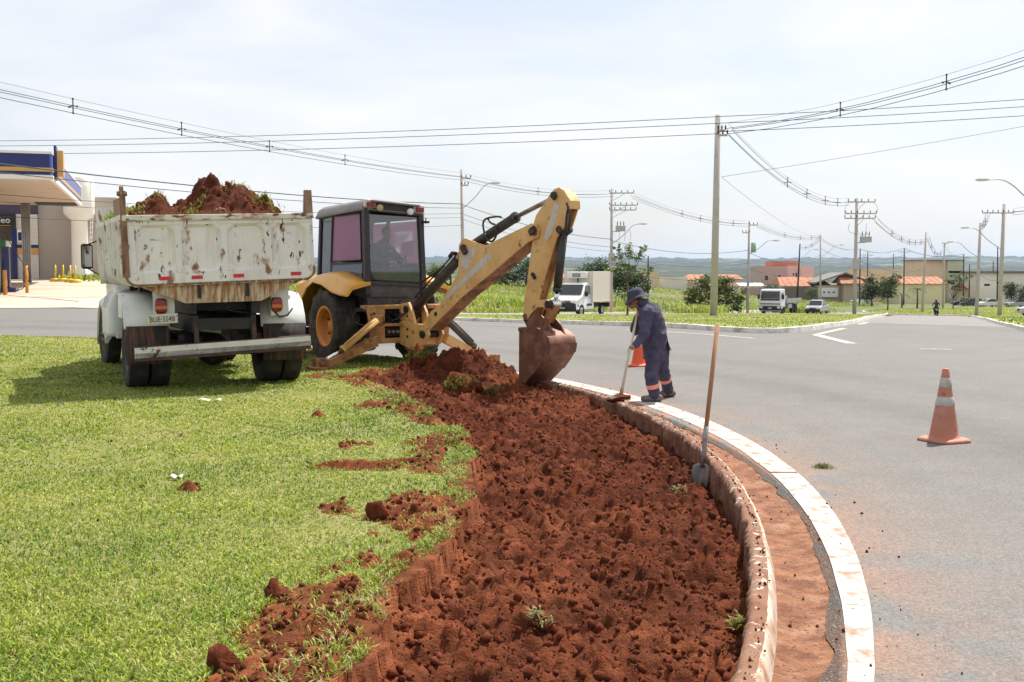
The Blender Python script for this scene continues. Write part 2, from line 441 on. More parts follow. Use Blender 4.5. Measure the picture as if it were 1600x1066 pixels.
# ---- sheets and kerbs that follow the terrain
def sheet(name, outline, dz, mat, step=4.0, kind='structure'):
    pts = [Vector((p[0], p[1])) for p in outline]
    xs = [p.x for p in pts]; ys = [p.y for p in pts]; n = len(pts)
    inner = []
    nx = max(2, int((max(xs) - min(xs)) / step)); ny = max(2, int((max(ys) - min(ys)) / step))
    for i in range(nx):
        for j in range(ny):
            inner.append(Vector((min(xs) + (i + .5) * (max(xs) - min(xs)) / nx, min(ys) + (j + .5) * (max(ys) - min(ys)) / ny)))
    dense = []
    for i in range(n):
        a, b = pts[i], pts[(i + 1) % n]; k = max(1, int((b - a).length / step))
        for q in range(k): dense.append(a + (b - a) * (q / k))
    vs, es, fs, _, _, _ = delaunay_2d_cdt(dense + inner, [], [list(range(len(dense)))], 1, 1e-4)
    me = bpy.data.meshes.new(name)
    me.from_pydata([(v.x, v.y, float(hz(v.x, v.y)) + dz) for v in vs], [], [tuple(f) for f in fs])
    me.materials.append(mat); me.polygons.foreach_set('use_smooth', [True] * len(me.polygons))
    bm = bmesh.new(); bm.from_mesh(me); bmesh.ops.recalc_face_normals(bm, faces=bm.faces)
    if sum(f.normal.z for f in bm.faces) < 0: bmesh.ops.reverse_faces(bm, faces=bm.faces)
    bm.to_mesh(me); bm.free()
    return tag(link(name, me), kind=kind)
def strip_kerb(name, pts, w, h0, h1, mat, step=.8, wob=.02, parent=None):
    P = []
    for a, b in zip(pts[:-1], pts[1:]):
        a = Vector(a[:2]); b = Vector(b[:2]); k = max(1, int((b - a).length / step))
        P += [a + (b - a) * (q / k) for q in range(k)]
    P.append(Vector(pts[-1][:2])); rings = []
    for i, p in enumerate(P):
        d = (P[min(i + 1, len(P) - 1)] - P[max(i - 1, 0)]).normalized(); nrm = Vector((-d.y, d.x))
        z = float(hz(p.x, p.y)); j = (mnoise.noise((p.x * 1.7, p.y * 1.7, 3)) * wob)
        q = [p + nrm * (w / 2), p + nrm * (w / 2 - .03), p - nrm * (w / 2 - .03), p - nrm * (w / 2)]
        zz = [z + h0, z + h1 + j, z + h1 + j, z + h0]
        rings.append([(a.x, a.y, b) for a, b in zip(q, zz)])
    mb = MB().loft(rings, 0, False)
    o = mb.build(name, mat, parent)
    if parent is None: tag(o, kind='structure')
    return o
def smooth_poly(pts, it=2):
    for _ in range(it):
        q = [pts[0]]
        for a, b in zip(pts[:-1], pts[1:]):
            q += [a * .75 + b * .25, a * .25 + b * .75]
        pts = q + [pts[-1]]
    return pts
def V2(p): return Vector((p[0], p[1]))

A_front = smooth_poly([Vector((-7.5, 60)), V2(hit(640, 498.5)), V2(hit(700, 500.5)), V2(hit(850, 505.5)), V2(hit(1000, 511)), V2(hit(1100, 516)), V2(hit(1185, 522)), V2(hit(1255, 519.5)), V2(hit(1312, 510.5)), V2(hit(1352, 502)), V2(hit(1376, 494)), V2(hit(1388, 490.8))])
A_back = [V2(col_at(1383, 93)), V2(col_at(1300, 80)), V2(col_at(1180, 73)), V2(col_at(1000, 67)), V2(col_at(880, 64)), Vector((-4, 62))]
verge_island = sheet('splitter_island', A_front + A_back, .13, m_verge, 3.0)
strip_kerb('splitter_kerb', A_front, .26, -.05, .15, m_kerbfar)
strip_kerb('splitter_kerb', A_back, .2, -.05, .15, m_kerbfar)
# the road that runs behind it, and its pale footway
RB_c = [Vector((-14, 44)), Vector((-6, 60)), Vector((3.5, 77)), Vector((15, 97)), Vector((27, 117)), Vector((37, 134)), Vector((52, 160)), Vector((72, 194)), Vector((110, 260))]
def offset(poly, d):
    out = []
    for i, p in enumerate(poly):
        t = (poly[min(i + 1, len(poly) - 1)] - poly[max(i - 1, 0)]).normalized(); out.append(p + Vector((-t.y, t.x)) * d)
    return out
RBs = smooth_poly(RB_c)
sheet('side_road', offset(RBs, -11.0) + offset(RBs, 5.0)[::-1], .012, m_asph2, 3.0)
sheet('footway', offset(RBs, 5.1)[4:-8] + offset(RBs, 7.8)[4:-8][::-1], .10, m_path, 3.0)
strip_kerb('side_road_kerb', offset(RBs, 5.05)[4:-8], .16, -.05, .13, m_kerbfar)
# the straight road to the right and the grass beyond it
RC_l = [V2(hit(1345, 505)), V2(col_at(1378, 74)), V2(col_at(1392, 98)), V2(col_at(1398, 125))]
RC_r = [V2(col_at(1512, 125)), V2(col_at(1514, 96)), V2(hit(1518, 495)), V2(hit(1545, 503.5)), V2(hit(1572, 511.5)), V2(hit(1602, 518)), Vector((24, 26)), Vector((18, 24))]
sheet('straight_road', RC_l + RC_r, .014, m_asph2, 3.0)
E_out = smooth_poly([V2(col_at(1517, 100)), V2(hit(1520, 495)), V2(hit(1547, 503.5)), V2(hit(1574, 511)), V2(hit(1604, 518.5)), V2(hit(1650, 527)), V2(hit(1720, 538)), V2(hit(1900, 560))])
sheet('verge', E_out + [Vector((60, 26)), Vector((120, 90)), Vector((95, 130)), V2(col_at(1517, 118))], .11, m_verge, 4.0)
strip_kerb('verge_kerb', E_out, .2, -.05, .12, m_kerbfar)
F_out = smooth_poly([V2(col_at(1395, 118)), V2(col_at(1362, 124)), V2(col_at(1347, 140)), V2(col_at(1352, 158)), V2(col_at(1385, 170)), V2(col_at(1440, 178)), V2(col_at(1510, 184)), V2(col_at(1640, 186)), V2(col_at(1640, 120)), V2(col_at(1510, 116)), V2(col_at(1395, 118))])
sheet('far_island', F_out[:-1], .12, m_verge, 4.0)
strip_kerb('far_island_kerb', F_out, .25, -.05, .14, m_kerbfar)
sheet('cross_road', [V2(col_at(1300, 150)), V2(col_at(1330, 128)), V2(col_at(1400, 112)), V2(col_at(1800, 112)), V2(col_at(1800, 222)), V2(col_at(1480, 214)), V2(col_at(1330, 208)), V2(col_at(1285, 190))], .010, m_asph2, 4.0)
sheet('dry_lot', [V2(col_at(1262, 205)), V2(col_at(1300, 200)), V2(col_at(1330, 212)), V2(col_at(1480, 220)), V2(col_at(1480, 262)), V2(col_at(1262, 262))], .02, M('dry_earth', (.36, .25, .14), .95, var=.2, vscale=.3, layers=[((.2, .2, .07), .3, .55, .7)]), 5.0)

# painted markings of the ring road
def ring_mark(name, r0, r1, t0, t1, z, mat):
    n = int((t1 - t0) * 17 / .12); vs = []; t = np.linspace(t0, t1, n)
    wob = (fbm(t * 40, t * 2, 3, 9) - .5) * .03
    a = np.stack([*pol(l_in(t) + wob * .5, t)], 1); b = np.stack([*pol(l_out(t) + wob * .4, t)], 1)
    V = np.stack([a, b], 1).reshape(-1, 2); Zv = hz(V[:, 0], np.maximum(V[:, 1], 0)) + z
    o = np_mesh(name, np.column_stack([V, Zv]), np.stack([np.arange(n - 1) * 2, np.arange(n - 1) * 2 + 1, np.arange(n - 1) * 2 + 3, np.arange(n - 1) * 2 + 2], 1), mat)
    return tag(o, kind='structure')
tj = math.atan2(gz(1247, 741).y - CY, gz(1247, 741).x - CX)
ring_mark('edge_line', 17.27, 17.50, -.72, tj - .0022, .0145, m_line)
ring_mark('edge_line', 17.27, 17.50, tj + .0008, 2.2, .0145, m_line)
def mark(pts, w, name='road_line'):
    P = [V2(p) for p in pts]; L = offset(P, w / 2); Q = offset(P, -w / 2)
    me = bpy.data.meshes.new(name); vs = []
    for a, b in zip(L, Q): vs += [(a.x, a.y, float(hz(a.x, a.y)) + .016), (b.x, b.y, float(hz(b.x, b.y)) + .016)]
    me.from_pydata(vs, [], [(2 * i, 2 * i + 1, 2 * i + 3, 2 * i + 2) for i in range(len(P) - 1)]); me.materials.append(m_line)
    return tag(link(name, me), kind='structure')
mark([hit(1275, 524), hit(1302, 531), hit(1331, 538)], .28)
mark([hit(690, 506), hit(850, 511), hit(1000, 517), hit(1100, 523), hit(1180, 530)], .16)
mark([hit(1275, 524), hit(1318, 514), hit(1355, 504.5), hit(1380, 495)], .2)
mark([hit(1437, 546.5), hit(1487, 547)], .16)

# ---- shapes of the dug bed
CUT = [(-.86, 2.4), (-.82, 3.4), (-.77, 4.29), (-.73, 4.47), (-.63, 4.92), (-.65, 5.47), (-.57, 5.95), (-.44, 6.68), (-.37, 7.94), (-.34, 8.7), (-.42, 10.14), (-.64, 11.39), (-1.08, 12.99), (-1.53, 14.34), (-2.24, 16.2), (-2.75, 16.75), (-2.5, 17.35), (-1.7, 17.8), (-1.0, 18.5), (-.35, 19.1), (.3, 19.5)]
BEDPOLY = CUT + [(4, 19.5), (4, 2.4)]
LEFT = [(-1.3, 2.4), (-1.21, 4.29), (-1.2, 4.55), (-1.2, 5.02), (-1.17, 5.42), (-1.04, 5.82), (-.84, 6.37), (-.99, 7.21), (-.96, 8.06), (-.79, 8.84), (-1.0, 10.3), (-.84, 11.2), (-1.3, 12.6), (-1.85, 14.6), (-2.6, 16.2), (-3.3, 17.1), (-3.1, 17.8), (-1.9, 18.4), (-1.0, 18.9)]
def inside(X, Y, poly):
    r = np.zeros(X.shape, bool); n = len(poly)
    for i in range(n):
        x0, y0 = poly[i]; x1, y1 = poly[(i + 1) % n]
        if y0 == y1: continue
        c = ((y0 > Y) != (y1 > Y)) & (X < (x1 - x0) * (Y - y0) / (y1 - y0) + x0); r ^= c
    return r
def segdist(X, Y, line):
    d = np.full(X.shape, 1e9)
    for (x0, y0), (x1, y1) in zip(line[:-1], line[1:]):
        dx, dy = x1 - x0, y1 - y0; t = np.clip(((X - x0) * dx + (Y - y0) * dy) / (dx * dx + dy * dy), 0, 1)
        d = np.minimum(d, np.hypot(X - x0 - t * dx, Y - y0 - t * dy))
    return d
HOLE = [(gz(553, 730, .1), .34, .17), (gz(640, 722, .1), .22, .10)]
def bed_d(X, Y):
    wob = (fbm(X * 2.2, Y * 2.2, 4, 31) - .5) * .30 + (fbm(X * 11, Y * 11, 3, 33) - .5) * .07
    return np.where(inside(X, Y, BEDPOLY), 1, -1) * segdist(X, Y, CUT) + wob
def hole_f(X, Y):
    f = np.zeros(X.shape)
    for c, a, b in HOLE: f = np.maximum(f, np.clip(1.25 - np.hypot((X - c.x) / a, (Y - c.y) / b), 0, 1))
    return f
def lawn_z(X, Y):
    return .105 + .035 * (fbm(X * .5, Y * .5, 3, 41) - .5) + .02 * (fbm(X * 2.5, Y * 2.5, 3, 42) - .5) + hz(X, np.maximum(Y, 0)) * .9
def spoil(X, Y):
    ring = inside(X, Y, LEFT + CUT[::-1]); d = segdist(X, Y, LEFT)
    m = np.where(ring, np.clip(d / .25, 0, 1) * .75 + .35, np.clip(.28 - d * 1.4, 0, 1))
    m = m * sstep(.44, .60, fbm(X * 2.6 + 3, Y * 2.0, 4, 51) + .05 * ring + .12 * sstep(7.2, 5.2, Y))
    for (x, y), a in (((-1.75, 13.4), .25), ((-2.2, 12.3), .12), ((-3.4, 10.9), .14), ((-3.9, 10.6), .10), ((-1.5, 10.2), .2), ((-1.2, 7.5), .16), ((-2.45, 8.1), .12)):
        m = np.maximum(m, np.clip(1.2 - np.hypot(X - x, (Y - y) * .7) / a, 0, 1) * sstep(.3, .6, fbm(X * 9, Y * 9, 2, 52)))
    return m

# ---- lawn base
_r = np.concatenate([np.arange(0, 11, .5), np.arange(11, 16.76, .12), [R_KI]]); _t = np.concatenate([np.arange(-2.2, -.62, .04), np.arange(-.62, 1.0, .008), np.arange(1.0, 3.3, .03)])
_RR, _TT = np.meshgrid(_r, _t, indexing='ij'); _X, _Y = pol(_RR + (k_in(_TT) - R_KI) * (_RR > 16.5), _TT)
_Z = lawn_z(_X, _Y)
_d = bed_d(_X, _Y); _Z = np.where(_d > .03, -.55, _Z) - .35 * hole_f(_X, _Y)
lawn = np_mesh('lawn', np.stack([_X, _Y, _Z], -1).reshape(-1, 3), grid_faces(len(_r), len(_t)), m_lawnsoil); tag(lawn, kind='structure')

# ---- red soil: the dug bed, its bank and what was thrown on the lawn
_r = np.arange(12.3, 16.97, .019); _t = np.arange(-.50, .80, .00122)
_RR, _TT = np.meshgrid(_r, _t, indexing='ij'); _X, _Y = pol(_RR, _TT)
d = bed_d(_X, _Y); lz = lawn_z(_X, _Y)
lump = fbm(_X * 6.5, _Y * 6.5, 5, 61, .55); ridge = 1 - np.abs(2 * fbm(_X * 3.4, _Y * 3.4, 4, 62) - 1)
fur = np.sin((_X * .94 + _Y * .34) * 2 * math.pi / .42 + 5 * fbm(_X * .8, _Y * .8, 3, 63))
lump2 = np.maximum(0, fbm(_X * 13, _Y * 13, 3, 66, .5) - .52) + .35 * np.abs(fbm(_X * 22, _Y * 22, 2, 68) - .5)
bed = -.088 + .15 * (lump - .5) + .065 * (ridge - .7) + .016 * fur + .22 * lump2 + .09 * (fbm(_X * .9, _Y * .9, 3, 64) - .5)
bed -= .080 * np.exp(-((k_in(_TT) - _RR) / .28) ** 2) - .012 * sstep(7, 4, _Y)
bed += .16 * sstep(10.5, 16.5, _Y) * .55
MOUNDS = [(-1.02, 17.55, .8, .36), (-.50, 17.30, .55, .20), (-.05, 16.95, .5, .17), (-1.75, 17.05, .7, .12), (-.55, 16.4, .5, .10), (.55, 16.35, .35, .10), (1.02, 14.9, .3, .12), (.78, 15.7, .3, .10)]
for x, y, s_, a in MOUNDS: bed += a * np.exp(-((_X - x) ** 2 + (_Y - y) ** 2) / (s_ * s_) * 1.6) * (.75 + .5 * lump)
sp = spoil(_X, _Y); hf = hole_f(_X, _Y)
top = lz + np.where(sp > .02, -.012 + .07 * sp * (.05 + 1.6 * lump) + .05 * (fbm(_X * 16, _Y * 16, 3, 67) - .5) * sp, -.07)
top = np.where(hf > .03, lz + .02 - .15 * hf + .06 * (lump - .5), top)
w = sstep(-.03, .06 + .16 * fbm(_X * 5, _Y * 5, 3, 65), d + .05 * (fbm(_X * 18, _Y * 18, 2, 69) - .5))
Zs = top * (1 - w) + bed * w
Zs = np.where((d > -.14) & (d <= .05), np.maximum(Zs, np.minimum(lz + .012 + .03 * (lump - .4), top + .12)), Zs) * 1.0
Zs = np.where(_RR > k_in(_TT) + .05, -.45, Zs)
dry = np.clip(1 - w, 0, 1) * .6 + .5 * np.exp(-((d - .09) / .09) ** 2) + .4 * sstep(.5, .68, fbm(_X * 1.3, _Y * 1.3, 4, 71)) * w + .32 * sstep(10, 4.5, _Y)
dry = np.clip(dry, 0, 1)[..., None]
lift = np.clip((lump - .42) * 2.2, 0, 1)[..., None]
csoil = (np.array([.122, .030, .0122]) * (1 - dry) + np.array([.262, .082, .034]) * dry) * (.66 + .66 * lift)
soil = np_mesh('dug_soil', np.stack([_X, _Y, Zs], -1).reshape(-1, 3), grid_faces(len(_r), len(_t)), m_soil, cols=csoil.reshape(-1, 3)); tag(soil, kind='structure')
_soil_r, _soil_t, _soil_z = _r, _t, Zs
def soil_z(X, Y):
    r = np.hypot(np.asarray(X) - CX, np.asarray(Y) - CY); t = np.arctan2(np.asarray(Y) - CY, np.asarray(X) - CX)
    i = np.clip(((r - _soil_r[0]) / .019).astype(int), 0, len(_soil_r) - 1); j = np.clip(((t - _soil_t[0]) / .00122).astype(int), 0, len(_soil_t) - 1)
    return _soil_z[i, j]

def top_z(X, Y):
    t = np.arctan2(Y - CY, X - CX); r = np.hypot(X - CX, Y - CY); on = (r > 12.35) & (r < 16.9) & (t > -.49) & (t < .79)
    return np.where(on, np.maximum(lawn_z(X, Y) - .35 * hole_f(X, Y), np.where(on, soil_z(X, Y), -9)), lawn_z(X, Y))
# ---- kerb and gutter
def ring_loft(name, prof, t0, t1, step, mats, midx, seed, amp):
    n = int((t1 - t0) * 17 / step); t = np.linspace(t0, t1, n); k = len(prof); V = np.zeros((n, k, 3)); ki = k_in(t); ka = k_as(t)
    for j, (r, z) in enumerate(prof):
        a = amp[j]; rr = (ki + (r - 16.745) if name == 'kerb' else ki + .125 + (ka + .06 - ki - .125) * (r - 16.88) / .34) + a * (fbm(t * 70, t * 0 + j * .7, 4, seed) - .5) * 2; zz = z + a * (fbm(t * 55, t * 0 + j * .9 + 9, 4, seed + 3) - .5) * 1.6 + (.9 * a * (fbm(t * 420, t * 0 + j * 1.7, 3, seed + 6) - .5) if name == 'kerb' else 0); rr = rr + (1.3 * a * (fbm(t * 380, t * 0 + j * 2.1, 3, seed + 8) - .5) if name == 'kerb' else 0)
        x, y = pol(rr, t); V[:, j, 0] = x; V[:, j, 1] = y; V[:, j, 2] = zz + hz(x, np.maximum(y, 0))
    o = np_mesh(name, V.reshape(-1, 3), grid_faces(n, k), None)
    for m in mats: o.data.materials.append(m)
    mi = np.tile(np.array(midx, np.int32), n - 1); o.data.polygons.foreach_set('material_index', mi)
    return tag(o, kind='structure')
ring_loft('kerb', [(16.735, -.5), (16.745, -.10), (16.735, .07), (16.748, .104), (16.768, .112), (16.83, .108), (16.848, .096), (16.862, .05), (16.885, -.03)], -.75, 3.0, .018, [m_kerb, m_kerbw, m_kerbsoil], [2, 2, 0, 0, 0, 1, 1, 1], 81, [.0, .045, .026, .010, .006, .006, .005, .005, .002])
ring_loft('gutter', [(16.88, .002), (16.95, -.012), (17.03, -.020), (17.10, -.014), (17.17, -.004), (17.22, -.03)], -.75, 3.0, .05, [m_gutter], [0] * 5, 91, [.0, .007, .008, .010, .012, .0])

# ---- loose clods, each a lump of earth, too many to count
def clods(name, pts, sizes, mat, seed=1, kind='stuff', parent=None):
    rng = np.random.default_rng(seed)
    bm = bmesh.new(); bmesh.ops.create_icosphere(bm, subdivisions=2 if len(pts) < 30 else 1, radius=1.0)
    base = np.array([v.co[:] for v in bm.verts]); fc = np.array([[v.index for v in f.verts] for f in bm.faces]); bm.free()
    n = len(pts); V = np.zeros((n, len(base), 3)); k = len(base); forms = []
    for i in range(min(n, 48)):
        o = rng.uniform(0, 100, 3); dd = 1 + (.75 if n > 30 else 1.15) * np.array([mnoise.noise(Vector(b * 1.5 + o)) for b in base]) + (.35 if n > 30 else .55) * np.array([mnoise.noise(Vector(b * 3.1 + o)) for b in base])
        forms.append(base * (dd * rng.uniform(.94, 1.06, k))[:, None])
    for i in range(n):
        q = Euler(rng.uniform(0, 6.28, 3)).to_matrix(); sc = np.array([1, rng.uniform(.6, 1), rng.uniform(.5, .9)])
        V[i] = (forms[i % len(forms)] * sc * sizes[i]) @ np.array(q).T + pts[i]
    F_ = (fc[None] + (np.arange(n) * k)[:, None, None]).reshape(-1, 3)
    o = np_mesh(name, V.reshape(-1, 3), F_, mat, parent, True)
    if kind and parent is None: tag(o, kind=kind)
    return o
N = 25000; D_ = 3.3 * (18.5 / 3.3) ** RNG.random(N); Xp = RNG.uniform(-2.8, 2.1, N)
ok = (bed_d(Xp, D_) > .05) & (np.hypot(Xp - CX, D_ - CY) < k_in(np.arctan2(D_ - CY, Xp - CX)) - .04); Xp, D_ = Xp[ok], D_[ok]
sz = .004 + .028 * RNG.random(len(Xp)) ** 5.0 + .0006 * D_
clods('soil_clods', np.column_stack([Xp, D_, soil_z(Xp, D_) + sz * .15]), sz, m_soillump, 2)
N = 26000; D_ = 3.6 * (18 / 3.6) ** RNG.random(N); Xp = RNG.uniform(-4.5, .2, N); keep = (bed_d(Xp, D_) < 0) & ((spoil(Xp, D_) > .25) | (RNG.random(N) < .006)); Xp, D_ = Xp[keep], D_[keep]
sz = .004 + .024 * RNG.random(len(Xp)) ** 4
clods('soil_crumbs', np.column_stack([Xp, D_, top_z(Xp, D_) + sz * .3]), sz, m_soillump, 3)
# crumbs on the gutter, the kerb and the road edge
N = 1500; tt = RNG.uniform(-.5, .42, N); rr = k_in(tt) + .04 + .9 * RNG.random(N) ** 3.2; Xp, D_ = pol(rr, tt); sz = .0025 + .010 * RNG.random(N) ** 5
zz = np.where(rr < k_in(tt) + .11, .112, np.where(rr < k_as(tt), -.014, .012))
clods('road_crumbs', np.column_stack([Xp, D_, zz + sz * .4]), sz, m_soillump, 4)
# the larger lumps that can be told apart
_ll = 'knobbly lump of red soil in the trio beside the cut edge'
for px, py, s_, lb_ in ((592, 812, .075, _ll), (622, 800, .06, _ll), (650, 806, .05, _ll), (432, 938, .065, 'soil lump at the upper lawn side of the widest spoil patch'), (348, 1050, .075, 'large soil lump at the outer corner of the widest spoil patch'), (607, 640, .05, 'small soil lump on the lawn before the truck tyres and the mound')):
    p = gz(px, py, .1); p.z = float(lawn_z(p.x, p.y)) + s_ * .45
    o = clods('soil_lump', [np.array((0, 0, 0))], [s_], m_soillump, int(px), None); o.location = p
    tag(o, lb_, 'soil lump', 'soil lumps on the lawn')

# ---- grass: leaves
GREEN = np.array([[.155, .25, .022], [.25, .355, .034], [.34, .415, .042], [.44, .465, .085], [.54, .50, .20], [.08, .15, .016]])
def blades(name, P, L, W, cols, lean=.75, mat=None, kind='stuff', parent=None, seed=5, curl=.6):
    rng = np.random.default_rng(seed); n = len(P); a = rng.uniform(0, 2 * math.pi, n); ln = lean * (.35 + .65 * rng.random(n))
    dx = np.cos(a); dy = np.sin(a); b = a + math.pi / 2 + rng.normal(0, .4, n); wx = np.cos(b) * W / 2; wy = np.sin(b) * W / 2
    V = np.zeros((n, 5, 3)); up = np.sqrt(np.maximum(.05, 1 - ln * ln))
    m = .55; mid = P + np.column_stack([dx * ln * L * m * .75, dy * ln * L * m * .75, up * L * m]); 
    tip = mid + np.column_stack([dx * L * (1 - m) * np.minimum(1, ln + .3 * curl), dy * L * (1 - m) * np.minimum(1, ln + .3 * curl), up * L * (1 - m) * (1 - curl)])
    w3 = np.column_stack([wx, wy, np.zeros(n)])
    V[:, 0] = P - w3 * .7; V[:, 1] = P + w3 * .7; V[:, 2] = mid - w3; V[:, 3] = mid + w3; V[:, 4] = tip
    F_ = (np.array([[0, 1, 3], [0, 3, 2], [2, 3, 4]])[None] + (np.arange(n) * 5)[:, None, None]).reshape(-1, 3)
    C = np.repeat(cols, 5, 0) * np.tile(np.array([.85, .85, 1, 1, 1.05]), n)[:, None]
    o = np_mesh(name, V.reshape(-1, 3), F_, mat or m_blade, parent, False, C)
    if parent is None and kind: tag(o, kind=kind)
    return o
def grass_cols(X, Y, n, seed=0, straw=0.0):
    rng = np.random.default_rng(seed); v = fbm(X * .8, Y * .8, 4, 101) * .55 + fbm(X * .23, Y * .23, 3, 103) * .35 + fbm(X * 4, Y * 4, 2, 102) * .25 - .075 + rng.normal(0, .17, n) + straw
    pal = np.array([GREEN[5], GREEN[0], GREEN[1], GREEN[2], GREEN[3], GREEN[4]]); q = np.clip((v - .12) / .74, 0, .999) * 5; i = q.astype(int); f = (q - i)[:, None]
    return (pal[i] * (1 - f) + pal[np.minimum(i + 1, 5)] * f) * (.8 + .4 * rng.random(n))[:, None]
N = 470000; D_ = 3.4 * (31 / 3.4) ** (RNG.random(N) ** .92); Xp = RNG.uniform(-1, 1, N) * (.52 * D_ + 1.4)
rr = np.hypot(Xp - CX, D_ - CY); s_ = spoil(Xp, D_); keep = (rr < k_in(np.arctan2(D_ - CY, Xp - CX)) - .03) & (bed_d(Xp, D_) < -.01) & (hole_f(Xp, D_) < .25) & ((s_ < .27) | (RNG.random(N) < .10 + .25 * sstep(5.5, 7.5, D_)))
Xp, D_, s_ = Xp[keep], D_[keep], s_[keep]; n = len(Xp)
tall = .55 + .9 * fbm(Xp * 1.1, D_ * 1.1, 3, 111); L_ = (.020 + .028 * RNG.random(n)) * tall * (1 + .25 * np.clip(D_ / 12, 0, 1.5) + .55 * sstep(7, 4.5, D_)); W_ = (.0045 + .0045 * RNG.random(n)) * np.clip(D_ / 6.5, 1, 4.5)
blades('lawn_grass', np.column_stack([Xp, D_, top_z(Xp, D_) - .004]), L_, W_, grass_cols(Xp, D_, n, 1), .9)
# ragged tufts hanging over the cut edge
N = 110000; D_ = RNG.uniform(3.6, 17, N); Xp = RNG.uniform(-3, .2, N); dd = bed_d(Xp, D_); keep = (dd > -.16) & (dd < .035) & (fbm(Xp * 3.3, D_ * 3.3, 3, 121) > .47); Xp, D_ = Xp[keep], D_[keep]; n = len(Xp)
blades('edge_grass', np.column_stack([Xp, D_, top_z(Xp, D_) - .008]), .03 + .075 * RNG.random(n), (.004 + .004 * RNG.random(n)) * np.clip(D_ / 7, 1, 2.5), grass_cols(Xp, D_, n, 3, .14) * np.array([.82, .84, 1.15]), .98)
# verge grass further off
def verge_blades(name, xs, ys, n, inside_poly, dz, L0, W0, seed, straw=0.0, lean=.6):
    rng = np.random.default_rng(seed); Y = ys[0] * (ys[1] / ys[0]) ** rng.random(n); X = rng.uniform(xs[0], xs[1], n)
    if inside_poly is not None:
        k = inside(X, Y, [(p[0], p[1]) for p in inside_poly]); X, Y = X[k], Y[k]
    n = len(X); L = L0 * (.5 + rng.random(n)) * (.5 + fbm(X * .4, Y * .4, 3, seed)); W = W0 * (.6 + .8 * rng.random(n))
    return blades(name, np.column_stack([X, Y, hz(X, Y) + dz]), L, W, grass_cols(X * .35, Y * .35, n, seed, straw) * .95, lean, seed=seed)
verge_blades('splitter_grass', (-8, 40), (31, 95), 60000, A_front + A_back, .12, .075, .035, 131, .06)
verge_blades('verge_tufts', (14, 80), (25, 120), 34000, E_out + [Vector((60, 26)), Vector((120, 90)), Vector((95, 130)), V2(col_at(1517, 118))], .1, .12, .05, 132, .0)
verge_blades('far_island_grass', (35, 90), (116, 186), 22000, F_out[:-1], .11, .16, .09, 133, .14)
# ================================================================== WHEELS
m_tyre = M('tyre_rubber', (.022, .021, .020), .88, var=.3, vscale=8, layers=[((.10, .055, .035), 5, .50, .74, 5, None, .7)], bump=.25, bscale=80)
m_rimdark = M('wheel_dark', (.03, .028, .026), .6, var=.3, layers=[((.12, .06, .035), 7, .5, .7)])
def tyre_mb(Rr, W, rim, lugs=40, style='road', n=48):
    """a tyre round the local x axis"""
    mb = MB(); h = W / 2; sh = Rr * .045
    prof = [(rim, -h * .80), (rim + (Rr - rim) * .35, -h * 1.0), (Rr - sh * 1.6, -h * .97), (Rr - sh * .5, -h * .82), (Rr - sh * .2, -h * .5), (Rr - sh * .15, 0), (Rr - sh * .2, h * .5), (Rr - sh * .5, h * .82), (Rr - sh * 1.6, h * .97), (rim + (Rr - rim) * .35, h), (rim, h * .80)]
    mb.lathe(prof, n, (0, 0, 0), (1, 0, 0))
    for i in range(lugs):
        a = 2 * math.pi * i / lugs
        if style == 'road':
            for x0, x1, da in ((-.92, -.42, 0), (-.36, .36, .5), (.42, .92, 0)):
                aa = a + da * 2 * math.pi / lugs; da2 = 2 * math.pi / lugs * .36; pts = []
                for r in (Rr - sh * .8, Rr):
                    for xx, s_ in ((x0, -1), (x1, -1), (x1, 1), (x0, 1)):
                        t = aa + s_ * da2; rr = r - (abs(xx) > .7) * sh * .35; pts.append((xx * h, rr * math.cos(t), rr * math.sin(t)))
                mb.add(pts, [(4, 5, 6, 7), (0, 1, 5, 4), (1, 2, 6, 5), (2, 3, 7, 6), (3, 0, 4, 7)])
        else:   # chevron bars of a farm tyre
            s0 = 1 if i % 2 else -1; da = 2 * math.pi / lugs; pts = []
            for r in (Rr - sh * 1.6, Rr + sh * .5):
                for xx, off in ((-.06, .55), (.98, -.35), (.98, -.75), (-.06, .10)):
                    t = a + off * da * 1.6; rr = r - (.98 == xx) * sh * .7; pts.append((s0 * xx * h, rr * math.cos(t), rr * math.sin(t)))
            mb.add(pts, [(4, 5, 6, 7), (0, 1, 5, 4), (1, 2, 6, 5), (2, 3, 7, 6), (3, 0, 4, 7)])
    return mb
def rim_mb(rim, W, dish, holes=8, hub=.3, out=1):
    """out=+1: the outer face looks to +x; dish = how deep the disc sits"""
    mb = MB(); h = W / 2 * .82; f = out
    mb.lathe([(rim * 1.03, -h * f), (rim * .93, -h * f * .8), (rim * .90, 0), (rim * .93, h * f * .85), (rim * 1.05, h * f), (rim * 1.05, h * f * 1.04), (rim * .92, h * f * .98), (rim * .86, f * (h - dish * .5)), (rim * .80, f * (h - dish)), (rim * hub * 1.2, f * (h - dish * .8)), (rim * hub, f * (h - dish * .75)), (rim * hub, f * (h - dish * .55)), (rim * hub * .8, f * (h - dish * .48)), (.001, f * (h - dish * .46))], 32, (0, 0, 0), (1, 0, 0))
    for i in range(holes):
        a = 2 * math.pi * i / holes; r = rim * (hub + .22)
        p = Vector((f * (h - dish * .82), r * math.cos(a), r * math.sin(a))); mb.cyl(p, p + Vector((f * .035, 0, 0)), rim * .045, n=6, mat=1)
    return mb
